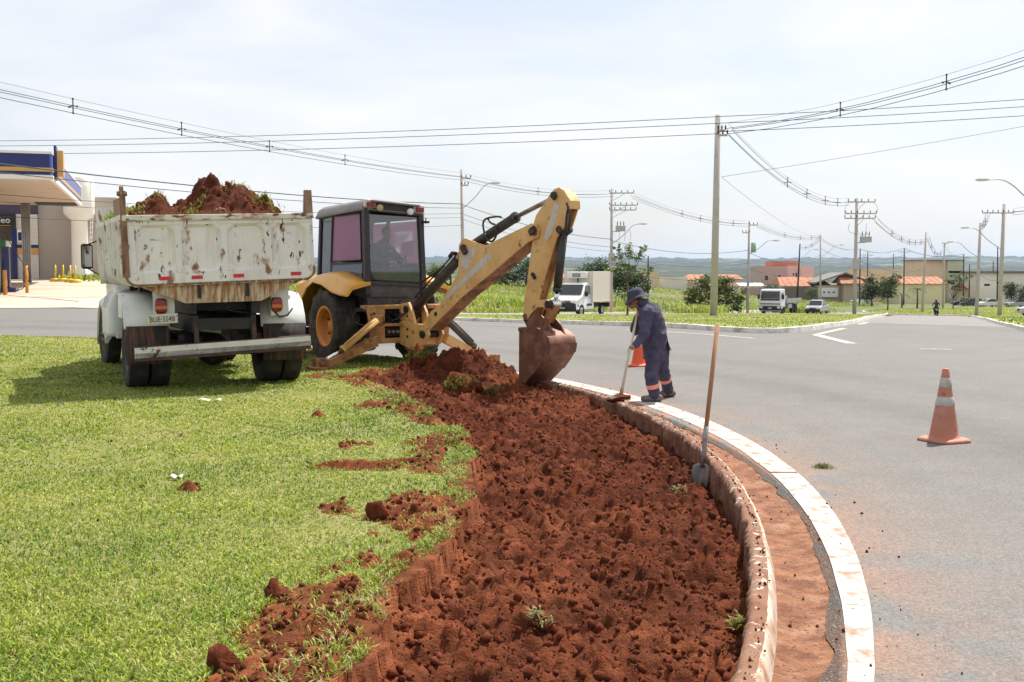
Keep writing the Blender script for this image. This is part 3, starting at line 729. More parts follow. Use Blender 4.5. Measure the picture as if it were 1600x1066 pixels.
def wheel(parent, c, Rr, W, rim, out=1, dish=.06, style='road', lugs=40, mrim=None, name='wheel', steer=0, mt=None, holes=8):
    o = rim_mb(rim, W, dish, holes, out=out).build(name, [mrim or m_rimdark, m_dark], parent); o.location = c; o.rotation_euler = (0, 0, steer)
    t = tyre_mb(Rr, W, rim, lugs, style).build('tyre', mt or m_tyre, o)
    return o

# ================================================================== DUMP TRUCK
m_bedwhite = M('chipped_white_paint', (.73, .71, .68), .55, var=.07, vscale=3, layers=[((.52, .48, .40), 2.2, .52, .78, 6, (1, 1, .5), .7), ((.40, .24, .14), 5, .52, .75, 7, (3, 1, .22), .35), ((.26, .12, .065), 3.1, .565, .63, 10, (1.6, 1, .8)), ((.085, .036, .02), 4.3, .625, .645, 10, (2.2, 1, .7)), ((.045, .024, .015), 9, .645, .665, 8, (1, 1, .6)), ((.33, .36, .38), 4.6, .66, .68, 6, (.5, 1, 1.5))], bump=.15, bscale=30)
m_railrust = M('rusted_rail', (.66, .63, .56), .6, var=.08, vscale=3, layers=[((.33, .155, .085), 3.4, .47, .60, 9, (1.2, 1, 3)), ((.15, .06, .03), 6, .56, .62, 9, (1.4, 1, 3))], bump=.2, bscale=30)
m_apron = M('rusty_apron', (.52, .43, .31), .75, var=.15, vscale=6, layers=[((.30, .135, .05), 7, .44, .58, 7, (2.4, 1, .32)), ((.11, .04, .016), 11, .52, .66, 7, (2.8, 1, .26))], bump=.3, bscale=40)
m_rustpost = M('rusty_post', (.24, .14, .085), .85, var=.25, vscale=8, layers=[((.11, .045, .02), 8, .45, .65, 6, (2, 2, .5)), ((.45, .37, .29), 12, .57, .68, 6, (2.5, 2, .25))], bump=.4, bscale=40)
m_wood = M('weathered_plank', (.30, .20, .13), .9, var=.25, vscale=6, layers=[((.12, .055, .03), 9, .5, .68, 7, (3, 3, .3))], bump=.5, bscale=30, stretch=(1, 1, .3))
m_cabwhite = M('cab_white', (.63, .655, .65), .35, var=.05, vscale=3, layers=[((.38, .36, .30), 4, .62, .8)], coat=.3)
m_bumperw = M('bumper_white', (.62, .60, .56), .6, var=.1, vscale=5, layers=[((.11, .035, .018), 4.5, .60, .64, 8), ((.30, .16, .09), 10, .62, .7)], bump=.2)
m_bumperd = M('bumper_under', (.05, .032, .024), .8, var=.3, layers=[(RUST, 8, .5, .7)])
m_flap = M('mud_flap', (.028, .024, .022), .9, var=.3, vscale=5, layers=[((.16, .07, .038), 6, .48, .70, 6, (2.5, 1, .3), .8)], bump=.3, bscale=30)
m_refl = M('red_reflector', (.55, .02, .03), .3, var=.15, vscale=30, layers=[((.6, .55, .5), 14, .66, .7)])
m_plate = M('number_plate', (.55, .53, .45), .5, var=.08, vscale=20, layers=[((.3, .2, .13), 16, .6, .7)])
m_ink = M('black_ink', (.015, .015, .015), .6, var=0)
m_inner = M('bed_inside', (.26, .12, .07), .85, var=.2, layers=[((.5, .4, .33), 5, .55, .7)])

TR = empty('dump_truck', (-4.45, 16.15, .10), R(26), 'old white dump truck with rusty chipped tailgate, loaded with red soil', 'dump truck')
ROLL = Matrix.Translation((0, 0, .9)) @ Matrix.Rotation(R(-2.1), 4, 'Y') @ Matrix.Translation((0, 0, -.9))
YR = -1.0; YF = 2.55        # rear and front of the bed
# tipping body: section with rounded lower corners
def bed_sec(x, z0=1.48, z1=2.42, rr=.22, n=6):
    pts = [(-x, z1)]
    for i in range(n + 1):
        a = math.pi + (math.pi / 2) * i / n; pts.append((-x + rr + rr * math.cos(a), z0 + rr + rr * math.sin(a)))
    return pts + [(-p[0], p[1]) for p in pts[::-1]]
sec = bed_sec(1.29); seci = bed_sec(1.24, 1.54, 2.42, .2)
mb = MB(); k = len(sec)
for (S, flip) in ((sec, 0), (seci, 1)):
    mb.loft([[(x, y, z) for x, z in S] for y in (YR + .04, YF)], flip, True, False, False)
mb.b2((-1.29, YF - .02, 1.5), (1.29, YF + .04, 2.75), 0)                       # headboard
mb.b2((-1.31, YR + .04, 2.40), (-1.22, YF, 2.47), 0); mb.b2((1.22, YR + .04, 2.40), (1.31, YF, 2.47), 0)
bed_o = mb.build('dump_body', [m_bedwhite, m_inner], TR, M=ROLL)
for s_ in (-1, 1):                                                              # upright ribs
    for i in range(9):
        y = YR + .30 + i * .38; pts = [(s_ * (abs(x) + .045) if abs(x) > 1.0 else x, z) for x, z in sec[:6]] if s_ < 0 else [(s_ * -(x - .045), z) for x, z in sec[:6]]
        rb = MB(); rings = []
        for x, z in sec[:6]:
            xo = -(abs(x) + .035) if z > 1.6 else x - .03
            rings.append([(-s_ * x, y - .035, z), (-s_ * xo, y - .032, z - .01), (-s_ * xo, y + .032, z - .01), (-s_ * x, y + .035, z)])
        rb.loft(rings, 0, False, False, False); rb.build('rib', m_bedwhite, bed_o, M=ROLL)
# tailgate: frame with four recessed panels
PX = [(-1.15, -.635), (-.545, -.015), (.075, .605), (.695, 1.185)]; ZB, ZT = 1.665, 2.315
tgm = MB(); y0, y1, yr = YR - .035, YR + .04, YR - .002
def rounded_low(x, zb, zt, r, n=6):
    p = [(-x, zt), ]
    for i in range(n + 1):
        a = math.pi + math.pi / 2 * i / n; p.append((-x + r + r * math.cos(a), zb + r + r * math.sin(a)))
    return p + [(-q[0], q[1]) for q in p[::-1]]
# frame built as bars between the recesses; the back sheet behind it
low = rounded_low(1.30, 1.50, ZB, .15)
tgm.prism(low, lambda x, z: (x, y0, z), lambda x, z: (x, y1, z))
tgm.b2((-1.30, y0, ZT), (1.30, y1, 2.45))
xs = [-1.30] + [v for p in PX for v in p] + [1.30]
for i in range(0, len(xs), 2): tgm.b2((xs[i], y0, ZB), (xs[i + 1], y1, ZT))
tail = tgm.build('tailgate', m_bedwhite, TR, bevel=.006, M=ROLL)
rail = MB().b2((-1.31, y0 - .03, 2.375), (1.31, y0 - .001, 2.452)).build('top_rail', m_railrust, tail, bevel=.008, M=ROLL)
for a, b in PX:                                                                # octagonal pressed panels
    ch = .085; ins = .035
    o_ = [(a, ZB), (b, ZB), (b, ZT), (a, ZT)]
    octo = [(a + ch, ZB), (b - ch, ZB), (b, ZB + ch), (b, ZT - ch), (b - ch, ZT), (a + ch, ZT), (a, ZT - ch), (a, ZB + ch)]
    inn = [(x + (ins if x < (a + b) / 2 else -ins), z + (ins if z < (ZB + ZT) / 2 else -ins)) for x, z in octo]
    pm = MB(); n = 8
    pm.add([(x, y0 + .002, z) for x, z in octo] + [(x, yr + .012, z) for x, z in inn], [(i, (i + 1) % n, n + (i + 1) % n, n + i) for i in range(n)] + [tuple(range(n, 2 * n))])
    for (cx_, cz_), (p, q) in zip(((a, ZB), (b, ZB), (b, ZT), (a, ZT)), ((7, 0), (1, 2), (3, 4), (5, 6))):
        pm.add([(cx_, y0 + .002, cz_), (octo[p][0], y0 + .002, octo[p][1]), (octo[q][0], y0 + .002, octo[q][1])], [(0, 1, 2)])
    pm.build('panel', m_bedwhite, tail, M=ROLL)
for x, sz_ in ((-.795, .14), (-.365, .15), (.205, .15), (1.02, .15)):
    MB().b2((x - sz_ / 2, y0 - .005, 1.565), (x + sz_ / 2, y0 - .001, 1.615)).build('reflector', m_refl, tail, M=ROLL)
ap = MB(); poly = [(-1.13, 1.49), (-.53, 1.235), (.51, 1.22), (1.10, 1.49)]
ap.prism(poly, lambda x, z: (x, YR + .00, z), lambda x, z: (x, YR + .06, z))
ap.b2((-1.2, YR - .05, 1.485), (1.2, YR + .02, 1.512))
apron = ap.build('chute_apron', m_apron, TR, bevel=.004, M=ROLL)
for x in (-.345, .32): MB().b2((x - .022, YR - .03, 1.30), (x + .022, YR + .05, 1.48)).build('hinge_slot', m_dark, apron, M=ROLL)
for x0, x1, mt in ((-1.335, -1.245, m_rustpost), (1.175, 1.305, m_wood)):        # corner posts
    pm = MB(); pm.bar(((x0 + x1) / 2, YR - .02, 1.62 if x0 < 0 else 2.42), ((x0 + x1) / 2 + .01, YR - .02, 2.78), x1 - x0, .09, 0, (0, 1, 0), (x1 - x0) * .78, .07)
    if x0 < 0:
        pm.cyl(((x0 + x1) / 2 - .06, YR - .03, 2.74), ((x0 + x1) / 2 + .07, YR - .03, 2.74), .035, n=8); pm.cyl(((x0 + x1) / 2, YR - .03, 2.76), ((x0 + x1) / 2, YR - .03, 2.84), .03, n=8)
        pm.b2((x0 + .02, YR - .05, 2.0), (x1 + .012, YR + .03, 2.06)); 
    else: pm.b2((x0 - .01, YR - .01, 1.7), (x1 - .07, YR + .04, 2.45))
    pm.build('corner_post', mt, TR, bevel=.006, M=ROLL)
MB().tube([(x, YR - .038, z) for x, z in rounded_low(1.295, 1.505, 1.7, .15)], .017, 6).build('edge_strip', m_rustpost, tail, M=ROLL)
pl = MB(); pl.b2((-1.275, YR + .06, 2.47), (-1.235, YR + 1.15, 2.72)); pl.build('side_board', m_wood, TR, bevel=.004, M=ROLL)
MB().tube([(-.08, YR, 2.44), (-.07, YR, 2.51), (.0, YR, 2.535), (.07, YR, 2.52), (.09, YR, 2.44)], .012, 6).build('handle_loop', m_rustpost, TR, M=ROLL)
# chassis
ch = MB()
for s_ in (-1, 1): ch.b2((s_ * .40 - .04, -.92, .80), (s_ * .40 + .04, 5.3, 1.04))
for y in (-.86, .6, 1.8, 3.0, 4.6): ch.b2((-.40, y - .05, .84), (.40, y + .05, 1.0))
for s_ in (-1, 1): ch.b2((s_ * .44 - .06, -.9, 1.06), (s_ * .44 + .06, 2.5, 1.47))
ch.b2((-1.0, .2, 1.36), (1.0, .35, 1.47)); ch.b2((-1.0, 1.3, 1.36), (1.0, 1.45, 1.47)); ch.b2((-.5, -.6, 1.1), (.5, -.45, 1.3))
ch.cyl((0, .7, 1.0), (0, 1.5, 1.4), .09, n=12); ch.cyl((0, .1, .56), (0, 2.9, .85), .055, n=10)
for s_ in (-1, 1): ch.b2((s_ * .55 - .04, -.62, .68), (s_ * .55 + .04, .62, .76)); ch.b2((s_ * .55 - .06, -.08, .5), (s_ * .55 + .06, .08, .78))
ch.b2((.55, 1.3, .55), (.95, 2.2, 1.0)); ch.cyl((-.72, 1.25, .72), (-.72, 2.15, .72), .22, n=16)
ch.build('chassis', m_dark, TR, bevel=.006)
ax = MB(); ax.cyl((-1.0, 0, .5), (1.0, 0, .5), .09, n=12); ax.ball((0, 0, .50), (.24, .26, .24), 16, 10); ax.build('axle', m_dark, TR); MB().cyl((-1.0, 4.2, .46), (1.0, 4.2, .46), .06, n=10).build('axle', m_dark, TR)
sp_ = MB(); sp_.lathe([(.30, -.12), (.49, -.11), (.505, 0), (.49, .11), (.30, .12)], 28, (0, 1.25, .58), (.1, 0, 1), smooth=True); sp_.build('spare_tyre', m_tyre, TR)
for s_ in (-1, 1):
    wheel(TR, (s_ * 1.10, 0, .505), .512, .275, .27, s_, .15, lugs=44)
    wheel(TR, (s_ * .80, 0, .505), .512, .275, .27, s_, .05, lugs=44)
    wheel(TR, (s_ * 1.02, 4.2, .505), .505, .24, .27, s_, -.02, lugs=44, steer=R(4))
# rear mudguards, flaps, lamps, bumper, plate
for s_ in (-1, 1):
    g_ = MB(); prof = []
    x0, x1 = (-1.33, -.72) if s_ < 0 else (.56, 1.22)
    pts = [(-.70, .88), (-.66, 1.02), (-.52, 1.22), (-.3, 1.33), (.15, 1.36)]
    g_.loft([[(x0, y, z), (x1, y, z), (x1, y + .012, z - .02), (x0, y + .012, z - .02)] for y, z in pts], 0, True)
    g_.b2((x0 + .02, -.33, 1.0) if s_ < 0 else (x1 - .04, -.33, 1.0), (x0 + .04, .1, 1.33) if s_ < 0 else (x1 - .02, .1, 1.33))
    g_.build('mudguard', m_cabwhite, TR)
    f_ = MB(); f_.loft([[(x0 + .03, -.70 - w_, z), (x1 - .01, -.70 - w_ * .6, z), (x1 - .01, -.685 - w_ * .6, z), (x0 + .03, -.685 - w_, z)] for z, w_ in ((.90, 0), (.75, .02), (.6, .05), (.37, .07))], 0, True)
    f_.build('mud_flap', m_flap, TR)
    bx = MB(); bx.b2((s_ * .80 - .13, -.86, 1.02), (s_ * .80 + .13, -.60, 1.42)); bx.build('lamp_bracket', m_cabwhite, TR, bevel=.01)
    lx = -.855 if s_ < 0 else .745
    l_ = MB(); l_.lathe([(.001, 0), (.10, 0), (.107, -.02), (.10, -.05), (.085, -.062), (.001, -.066)], 20, (lx, -.865, 1.18), (0, 1, 0), smooth=True)
    for i in range(len(l_.v)):
        x, y, z = l_.v[i]; dx, dz = (x - lx) / .107, (z - 1.18) / .107; q = max(abs(dx), abs(dz)); rr = math.hypot(dx, dz); k_ = (rr / q) ** .75 if q > 1e-3 else 1
        l_.v[i] = (lx + dx * .094 * k_ * .88, y, 1.18 + dz * .107 * k_)
    lo = l_.build('tail_lamp', m_lampred, TR)
    MB().b2((lx - .078, -.936, 1.135), (lx + .078, -.928, 1.185)).build('amber_band', M('amber_lens', (.45, .12, .03), .25, var=.1), lo)
MB().tube([(.72, -.86, 1.08), (.78, -.9, 1.0), (.9, -.88, 1.02), (1.0, -.8, 1.12)], .012, 6).build('lamp_cable', m_dark, TR)
bp = MB(); bp.add([(-1.24, YR, .52), (1.20, YR, .54), (1.20, YR, .68), (-1.24, YR, .66), (-1.24, YR + .02, .52), (1.2, YR + .02, .54), (1.2, YR + .02, .68), (-1.24, YR + .02, .66)], [(0, 1, 2, 3), (7, 6, 5, 4), (0, 4, 5, 1), (1, 5, 6, 2), (2, 6, 7, 3), (3, 7, 4, 0)])
bump_o = bp.build('rear_bumper', m_bumperw, TR, M=ROLL)
br = MB(); br.bar((-1.24, YR + .06, .53), (1.20, YR + .06, .55), .12, .12); br.bar((-1.24, YR + .07, .655), (1.20, YR + .07, .675), .13, .03)
for x in (-.4, .4): br.b2((x - .03, YR + .04, .5), (x + .03, YR + .12, .9))
br.build('bumper_beam', m_bumperd, bump_o, bevel=.004, M=ROLL)
pt = MB().b2((-.21, -.008, -.068), (.21, .004, .068)).build('number_plate', m_plate, TR, bevel=.006)
pt.location = (-.855, -.955, 1.005); pt.rotation_euler = (R(6), R(-2.8), R(4))
text_mesh('plate_letters', 'BUE·5548', .105, m_ink, pt, (0, -.010, -.006), (R(90), 0, 0), .001, sx=.80)
# cab ahead of the body, with bonnet and wings
cb = MB(); rings = []
for z, hw, ya, yb in ((1.0, 1.05, 2.75, 4.35), (1.65, 1.06, 2.75, 4.35), (1.75, 1.05, 2.76, 4.30), (2.3, .98, 2.80, 4.0), (2.42, .9, 2.88, 3.9)):
    rings.append([(-hw, ya, z), (hw, ya, z), (hw, yb, z), (-hw, yb, z)])
cb.loft(rings); cab = cb.build('cab', m_cabwhite, TR, bevel=.05, seg=3)
for s_ in (-1, 1):
    MB().add([(s_ * 1.062, 3.0, 1.78), (s_ * 1.062, 4.1, 1.78), (s_ * 1.0, 3.85, 2.25), (s_ * 1.0, 3.0, 2.25)], [(0, 1, 2, 3)]).build('window', m_darkglass, cab)
MB().add([(-.85, 4.33, 1.78), (.85, 4.33, 1.78), (.8, 4.06, 2.27), (-.8, 4.06, 2.27)], [(0, 1, 2, 3)]).build('windscreen', m_darkglass, cab)
hd = MB(); hd.loft([[(-w_, y, .95), (w_, y, .95), (w_, y, z - .12), (w_ - .14, y, z), (-w_ + .14, y, z), (-w_, y, z - .12)] for y, w_, z in ((4.3, .75, 1.72), (4.8, .66, 1.66), (5.25, .58, 1.58), (5.32, .54, 1.5))]); hd.build('bonnet', m_cabwhite, TR, bevel=.03)
for s_ in (-1, 1):
    wg = MB(); rings = []
    for i in range(11):
        a = R(-8 + 196 * i / 10); y, z = 4.2 - .66 * math.cos(a), .55 + .64 * math.sin(a)
        if i < 3: y -= (2 - i) * .04; z = max(.55, z)
        rings.append([(s_ * .62, y, z + .04), (s_ * 1.08, y, z + .03), (s_ * 1.17, y, z - .04), (s_ * 1.18, y, z - .13), (s_ * 1.13, y, z - .13), (s_ * 1.06, y, z - .02), (s_ * .62, y, z)])
    wg.loft(rings); wg.build('wing', m_cabwhite, TR)
    # running-board valance behind the wing: a tall rounded white panel
    vp = MB(); rings = []
    for z, r_, b in ((.60, .0, 0), (.66, .0, 0), (1.05, .0, 0), (1.22, .05, .02), (1.32, .13, .06), (1.37, .26, .12)):
        x1_, x0_ = 1.22 - r_, .80
        rings.append([(s_ * x0_, 2.40 + b, z), (s_ * (x1_ - .10), 2.40 + b, z), (s_ * (x1_ - .02), 2.45 + b, z), (s_ * x1_, 2.6 + b, z), (s_ * x1_, 3.4, z), (s_ * x0_, 3.4, z)])
    vp.loft(rings); vp.build('step_fairing', m_cabwhite, TR)
    lb = MB(); lb.b2((s_ * 1.0 - .10, 2.36, .56), (s_ * 1.0 + .12, 2.5, .64)); lb.build('step_lamp', M('lamp_ivory', (.7, .66, .58), .35), TR, bevel=.012)
    mr = MB(); mr.loft([[(s_ * 1.40 + dx, 3.95 + dy, 1.70 + z) for dx, dy in ((-.10 + e, -.05), (.10 - e, -.05), (.085 - e, .03), (-.085 + e, .03))] for z, e in ((0, .03), (.03, 0), (.41, 0), (.44, .03))])
    mo = mr.build('mirror', m_black, TR, bevel=.012)
    MB().add([(s_ * 1.40 - .08, 3.897, 1.74), (s_ * 1.40 + .08, 3.897, 1.74), (s_ * 1.40 + .08, 3.897, 2.10), (s_ * 1.40 - .08, 3.897, 2.10)], [(0, 1, 2, 3)]).build('mirror_glass', M('mirror_glass', (.35, .36, .36), .05, 1.0, var=0), mo)
    MB().tube([(s_ * 1.03, 4.0, 2.2), (s_ * 1.2, 4.0, 2.2), (s_ * 1.40, 3.97, 2.12)], .013, 6).tube([(s_ * 1.04, 4.0, 1.5), (s_ * 1.2, 4.0, 1.6), (s_ * 1.40, 3.97, 1.72)], .013, 6).build('mirror_arm', m_black, TR)
fb = MB(); fb.b2((-1.1, 5.25, .5), (1.1, 5.42, .75)); fb.build('front_bumper', m_cabwhite, TR, bevel=.03)
for s_ in (-1, 1): MB().lathe([(.001, .05), (.08, .03), (.10, 0), (.10, -.08)], 16, (s_ * .85, 5.1, 1.05), (0, 1, 0)).build('headlamp', m_lampwhite, TR)

# ---- the load: a heap of red soil with sods
hx, hy = np.meshgrid(np.linspace(-1.2, 1.2, 110), np.linspace(YR + .08, YF - .06, 130), indexing='ij')
hgt = 2.30 + .10 * (fbm(hx * 3, hy * 3, 4, 7) - .3)
ridge_h = np.interp(hx + .10 * (fbm(hy * 2, hx * 2, 3, 3) - .5), [-1.2, -1.0, -.85, -.70, -.55, -.45, -.25, -.08, .03, .24, .36, .58, .76, .90, .98, 1.06], [.10, .20, .30, .42, .34, .20, .32, .44, .54, .58, .54, .54, .47, .40, .2, .05])
hgt += ridge_h * np.clip(1.15 - np.abs((hy - .95) / 1.25) ** 2.2, 0, 1) * 1.02
for cx_, cy_, sx_, sy_, a in ((.10, .85, .18, .26, .20), (.50, .75, .22, .3, .06), (-.70, .6, .16, .22, .05)): hgt += a * np.exp(-np.abs((hx - cx_) / sx_) ** 5 - np.abs((hy - cy_) / sy_) ** 5)
hgt += (.34 * (fbm(hx * 4.2 + 9, hy * 4.2, 5, 8, .6) - .5) + .12 * (1 - np.abs(2 * fbm(hx * 7, hy * 7, 3, 18) - 1) - .6)) * np.clip((hgt - 2.2) * 2, .25, 1)
edge_ = np.minimum(1.2 - np.abs(hx), np.minimum(hy - YR - .08, YF - .06 - hy)); hgt = np.where(edge_ < .04, 1.9, hgt)
lumpc = (np.array([.092, .026, .012]) + np.zeros(hx.shape + (3,))) * (.7 + .7 * fbm(hx * 8, hy * 8, 3, 9))[..., None]
heapV = np.stack([hx, hy, hgt], -1).reshape(-1, 3)
heap = np_mesh('soil_heap', heapV, grid_faces(110, 130), m_soil, None, True, lumpc.reshape(-1, 3))
heap.location = TR.location; heap.rotation_euler = TR.rotation_euler
tag(heap, 'heap of dark red soil and torn sods filling the dump truck body', 'soil heap')
rng = np.random.default_rng(12); idx = rng.integers(0, len(heapV), 420); idx = idx[(heapV[idx, 2] > 2.25)]
tag(clods('clods', heapV[idx], .015 + .05 * rng.random(len(idx)) ** 2.5, m_soillump, 9, None, heap), kind='stuff')
big = np.array([[.22, .9, 2.97], [.30, 1.0, 3.08], [.62, .8, 2.98], [.95, .55, 2.72], [.12, .8, 2.88], [1.05, .3, 2.55], [-.72, .6, 2.63], [.45, .6, 2.85], [.8, .9, 2.86], [-.4, .8, 2.55]])
for q_, (b_, s_) in enumerate(zip(big[3:], [.12, .10, .10, .11, .10, .09, .08])): clods('clod', [b_], [s_], m_soillump, 21 + q_, None, heap)
tuft = []
for cx_, cy_, cz_, n_, s_ in ((.5, .55, 2.92, 90, .10), (.95, .35, 2.72, 140, .13), (.75, .6, 3.0, 60, .09), (1.08, .15, 2.58, 160, .13), (-.10, .35, 2.58, 120, .12), (-.62, .5, 2.66, 110, .11), (-.35, .05, 2.47, 90, .11), (-1.17, .9, 2.46, 420, .13), (-1.20, 1.5, 2.44, 420, .14), (-1.24, 2.1, 2.40, 500, .14), (1.12, .6, 2.6, 120, .14), (-1.0, .3, 2.5, 130, .14)):
    tx, ty = np.clip(rng.normal(cx_ - .12 * (cx_ > .2), s_ * .7, n_), -1.24, 1.19), rng.normal(cy_, s_, n_)
    tz = hgt[np.clip(((tx + 1.2) / 2.4 * 109).astype(int), 0, 109), np.clip(((ty - YR - .08) / (YF - YR - .14) * 129).astype(int), 0, 129)]
    tuft.append(np.column_stack([tx, ty, np.where(np.abs(tx) > 1.12, cz_ + rng.normal(0, .05, n_), np.maximum(tz, 2.3)) - .01]))
T_ = np.concatenate(tuft); n_ = len(T_)
blades('sod_grass', T_, .06 + .13 * rng.random(n_), .007 + .006 * rng.random(n_), grass_cols(T_[:, 0] * 3, T_[:, 1] * 3, n_, 31) * .9, .98, None, None, heap, 33, .95)
# ================================================================== ORGANIC SHAPES (people)
def organic(prims, voxel=.014, smooth=6, fac=.5):
    """one continuous surface grown round a set of overlapping tapered limbs and ellipsoids"""
    mb = MB()
    for p in prims:
        if p[0] == 'cap':
            _, a, b, ra, rb = p; mb.cyl(a, b, ra, rb, 14); mb.ball(a, ra * .995, 14, 8); mb.ball(b, rb * .995, 14, 8)
        elif p[0] == 'ell':
            sub = MB().ball((0, 0, 0), p[2], 18, 12); Mx = Matrix.Translation(Vector(p[1])) @ (Euler(p[3]).to_matrix().to_4x4() if len(p) > 3 else Matrix())
            mb.add(sub.v, sub.f, 0, True, Mx)
        elif p[0] == 'loft': mb.loft(p[1])
    me = bpy.data.meshes.new('tmp'); me.from_pydata(mb.v, [], mb.f)
    bm = bmesh.new(); bm.from_mesh(me); bmesh.ops.recalc_face_normals(bm, faces=bm.faces); bm.to_mesh(me); bm.free()
    o = bpy.data.objects.new('tmp', me); COL.objects.link(o)
    r = o.modifiers.new('r', 'REMESH'); r.mode = 'VOXEL'; r.voxel_size = voxel; r.use_smooth_shade = True
    s_ = o.modifiers.new('s', 'SMOOTH'); s_.iterations = smooth; s_.factor = fac
    dg = bpy.context.evaluated_depsgraph_get(); out = bpy.data.meshes.new_from_object(o.evaluated_get(dg))
    bpy.data.objects.remove(o, do_unlink=True); bpy.data.meshes.remove(me)
    out.polygons.foreach_set('use_smooth', [True] * len(out.polygons))
    return out
def put(me, name, mat, parent):
    me.name = name; me.materials.clear(); me.materials.append(mat); return link(name, me, parent)
m_skin = M('skin', (.30, .155, .10), .55, var=.1, vscale=20)
m_hair = M('hair', (.012, .010, .009), .6, var=.3)
m_navy = M('navy_cloth', (.034, .036, .075), .9, var=.25, vscale=9, layers=[((.065, .065, .11), 7, .55, .8)], bump=.5, bscale=18, bdist=.02)
m_camo = M('patterned_cloth', (.16, .15, .10), .9, var=.4, vscale=30, layers=[((.35, .32, .22), 25, .55, .6)])

# ================================================================== BACKHOE LOADER
m_yel = M('cat_yellow', (.66, .33, .035), .4, var=.06, vscale=3, layers=[((.45, .20, .06), 3, .60, .8)], coat=.25)
m_boom = M('faded_yellow', (.66, .41, .16), .55, var=.08, vscale=4, layers=[((.56, .28, .085), 2.2, .48, .66, 6, None, .8), ((.20, .08, .028), 6, .60, .70, 8), ((.07, .028, .014), 13, .67, .72, 8)], bump=.15, bscale=40)
m_boomdirty = M('rusted_yellow', (.36, .17, .06), .7, var=.2, vscale=6, layers=[((.15, .058, .024), 5, .46, .62, 7), ((.05, .024, .014), 9, .58, .70)], bump=.4, bscale=40)
m_carrier = M('grimy_yellow', (.44, .23, .075), .65, var=.2, vscale=5, layers=[((.24, .10, .04), 4, .45, .65, 7), ((.05, .024, .014), 7, .58, .68)], bump=.3, bscale=40)
m_worn = M('worn_decal', (.52, .49, .46), .7, var=.12, vscale=14, layers=[((.56, .33, .13), 9, .60, .66, 6), ((.12, .06, .03), 20, .68, .72)])
m_bucket = M('bucket_steel', (.16, .066, .040), .55, .25, var=.2, vscale=6, layers=[((.28, .14, .09), 6, .50, .70, 6), ((.07, .03, .02), 5, .56, .75), ((.42, .33, .28), 18, .68, .74)], bump=.3, bscale=50)
m_cabdark = M('cab_frame_dark', (.032, .030, .029), .6, var=.25, vscale=6, layers=[((.10, .075, .06), 5, .55, .8, 6, None, .7)])
m_cabpanel = M('cab_panel_dark', (.060, .052, .048), .7, var=.2, vscale=6, layers=[((.14, .10, .08), 4, .5, .75)])
m_roof = M('roof_grey', (.20, .19, .18), .6, var=.12, vscale=4, layers=[((.42, .39, .35), 5, .6, .8)])
m_roofpale = M('roof_pale', (.60, .54, .47), .6, var=.1)
m_rimorange = M('rim_orange', (.55, .20, .030), .5, var=.1, vscale=4, layers=[((.22, .085, .03), 6, .58, .75)])
m_cabglass = glass('cab_glass', (.74, .79, .82), .07)
m_smoked = glass('smoked_glass', (.10, .10, .11), .10)
m_pink = M('pink_film', (.60, .32, .48), .3, var=.04, sub=.75)
def film(name, tint, dif, k):
    m = glass(name, tint, .02); n, l = m.node_tree.nodes, m.node_tree.links; out = n['Material Output']; src = out.inputs['Surface'].links[0].from_socket
    t = n.new('ShaderNodeBsdfTranslucent'); t.inputs['Color'].default_value = (*dif, 1); d = n.new('ShaderNodeBsdfDiffuse'); d.inputs['Color'].default_value = (*dif, 1)
    a = n.new('ShaderNodeMixShader'); l.new(t.outputs[0], a.inputs[1]); l.new(d.outputs[0], a.inputs[2]); x = n.new('ShaderNodeMixShader'); x.inputs['Fac'].default_value = k
    l.new(src, x.inputs[1]); l.new(a.outputs[0], x.inputs[2]); l.new(x.outputs[0], out.inputs['Surface']); return m
m_pinkfilm = film('pink_sun_film', (.74, .50, .64), (.64, .36, .52), .5)
m_hose = M('hydraulic_hose', (.012, .012, .012), .45, var=.2)
m_farmtyre = M('farm_tyre', (.026, .023, .021), .9, var=.3, vscale=6, layers=[((.10, .07, .05), 5, .46, .70, 5, None, .8)], bump=.3, bscale=50)

BHA = R(33.5)
BH = empty('backhoe_loader', (-2.55, 20.38, .10), BHA, 'yellow backhoe loader with dark glazed cab, boom raised and bucket in soil', 'backhoe loader')
BH_inv = (Matrix.Translation(BH.location) @ Matrix.Rotation(BHA, 4, 'Z')).inverted()
# wheels
for s_ in (-1, 1):
    wheel(BH, (s_ * .86, 0, .655), .675, .44, .36, s_, .20, 'farm', 22, m_rimorange, mt=m_farmtyre)
    wheel(BH, (s_ * .80, 2.15, .45), .455, .30, .23, s_, .10, 'farm', 18, m_rimorange, mt=m_farmtyre, steer=R(-4))
fr = MB(); fr.b2((-.42, -1.15, .55), (.42, 3.0, .98)); fr.b2((-.75, -.14, .52), (.75, .14, .8)); fr.b2((-.65, 2.05, .36), (.65, 2.25, .54)); fr.b2((-.62, -.95, .98), (.5, 1.1, 1.22))
fr.build('chassis', m_dark, BH, bevel=.015)
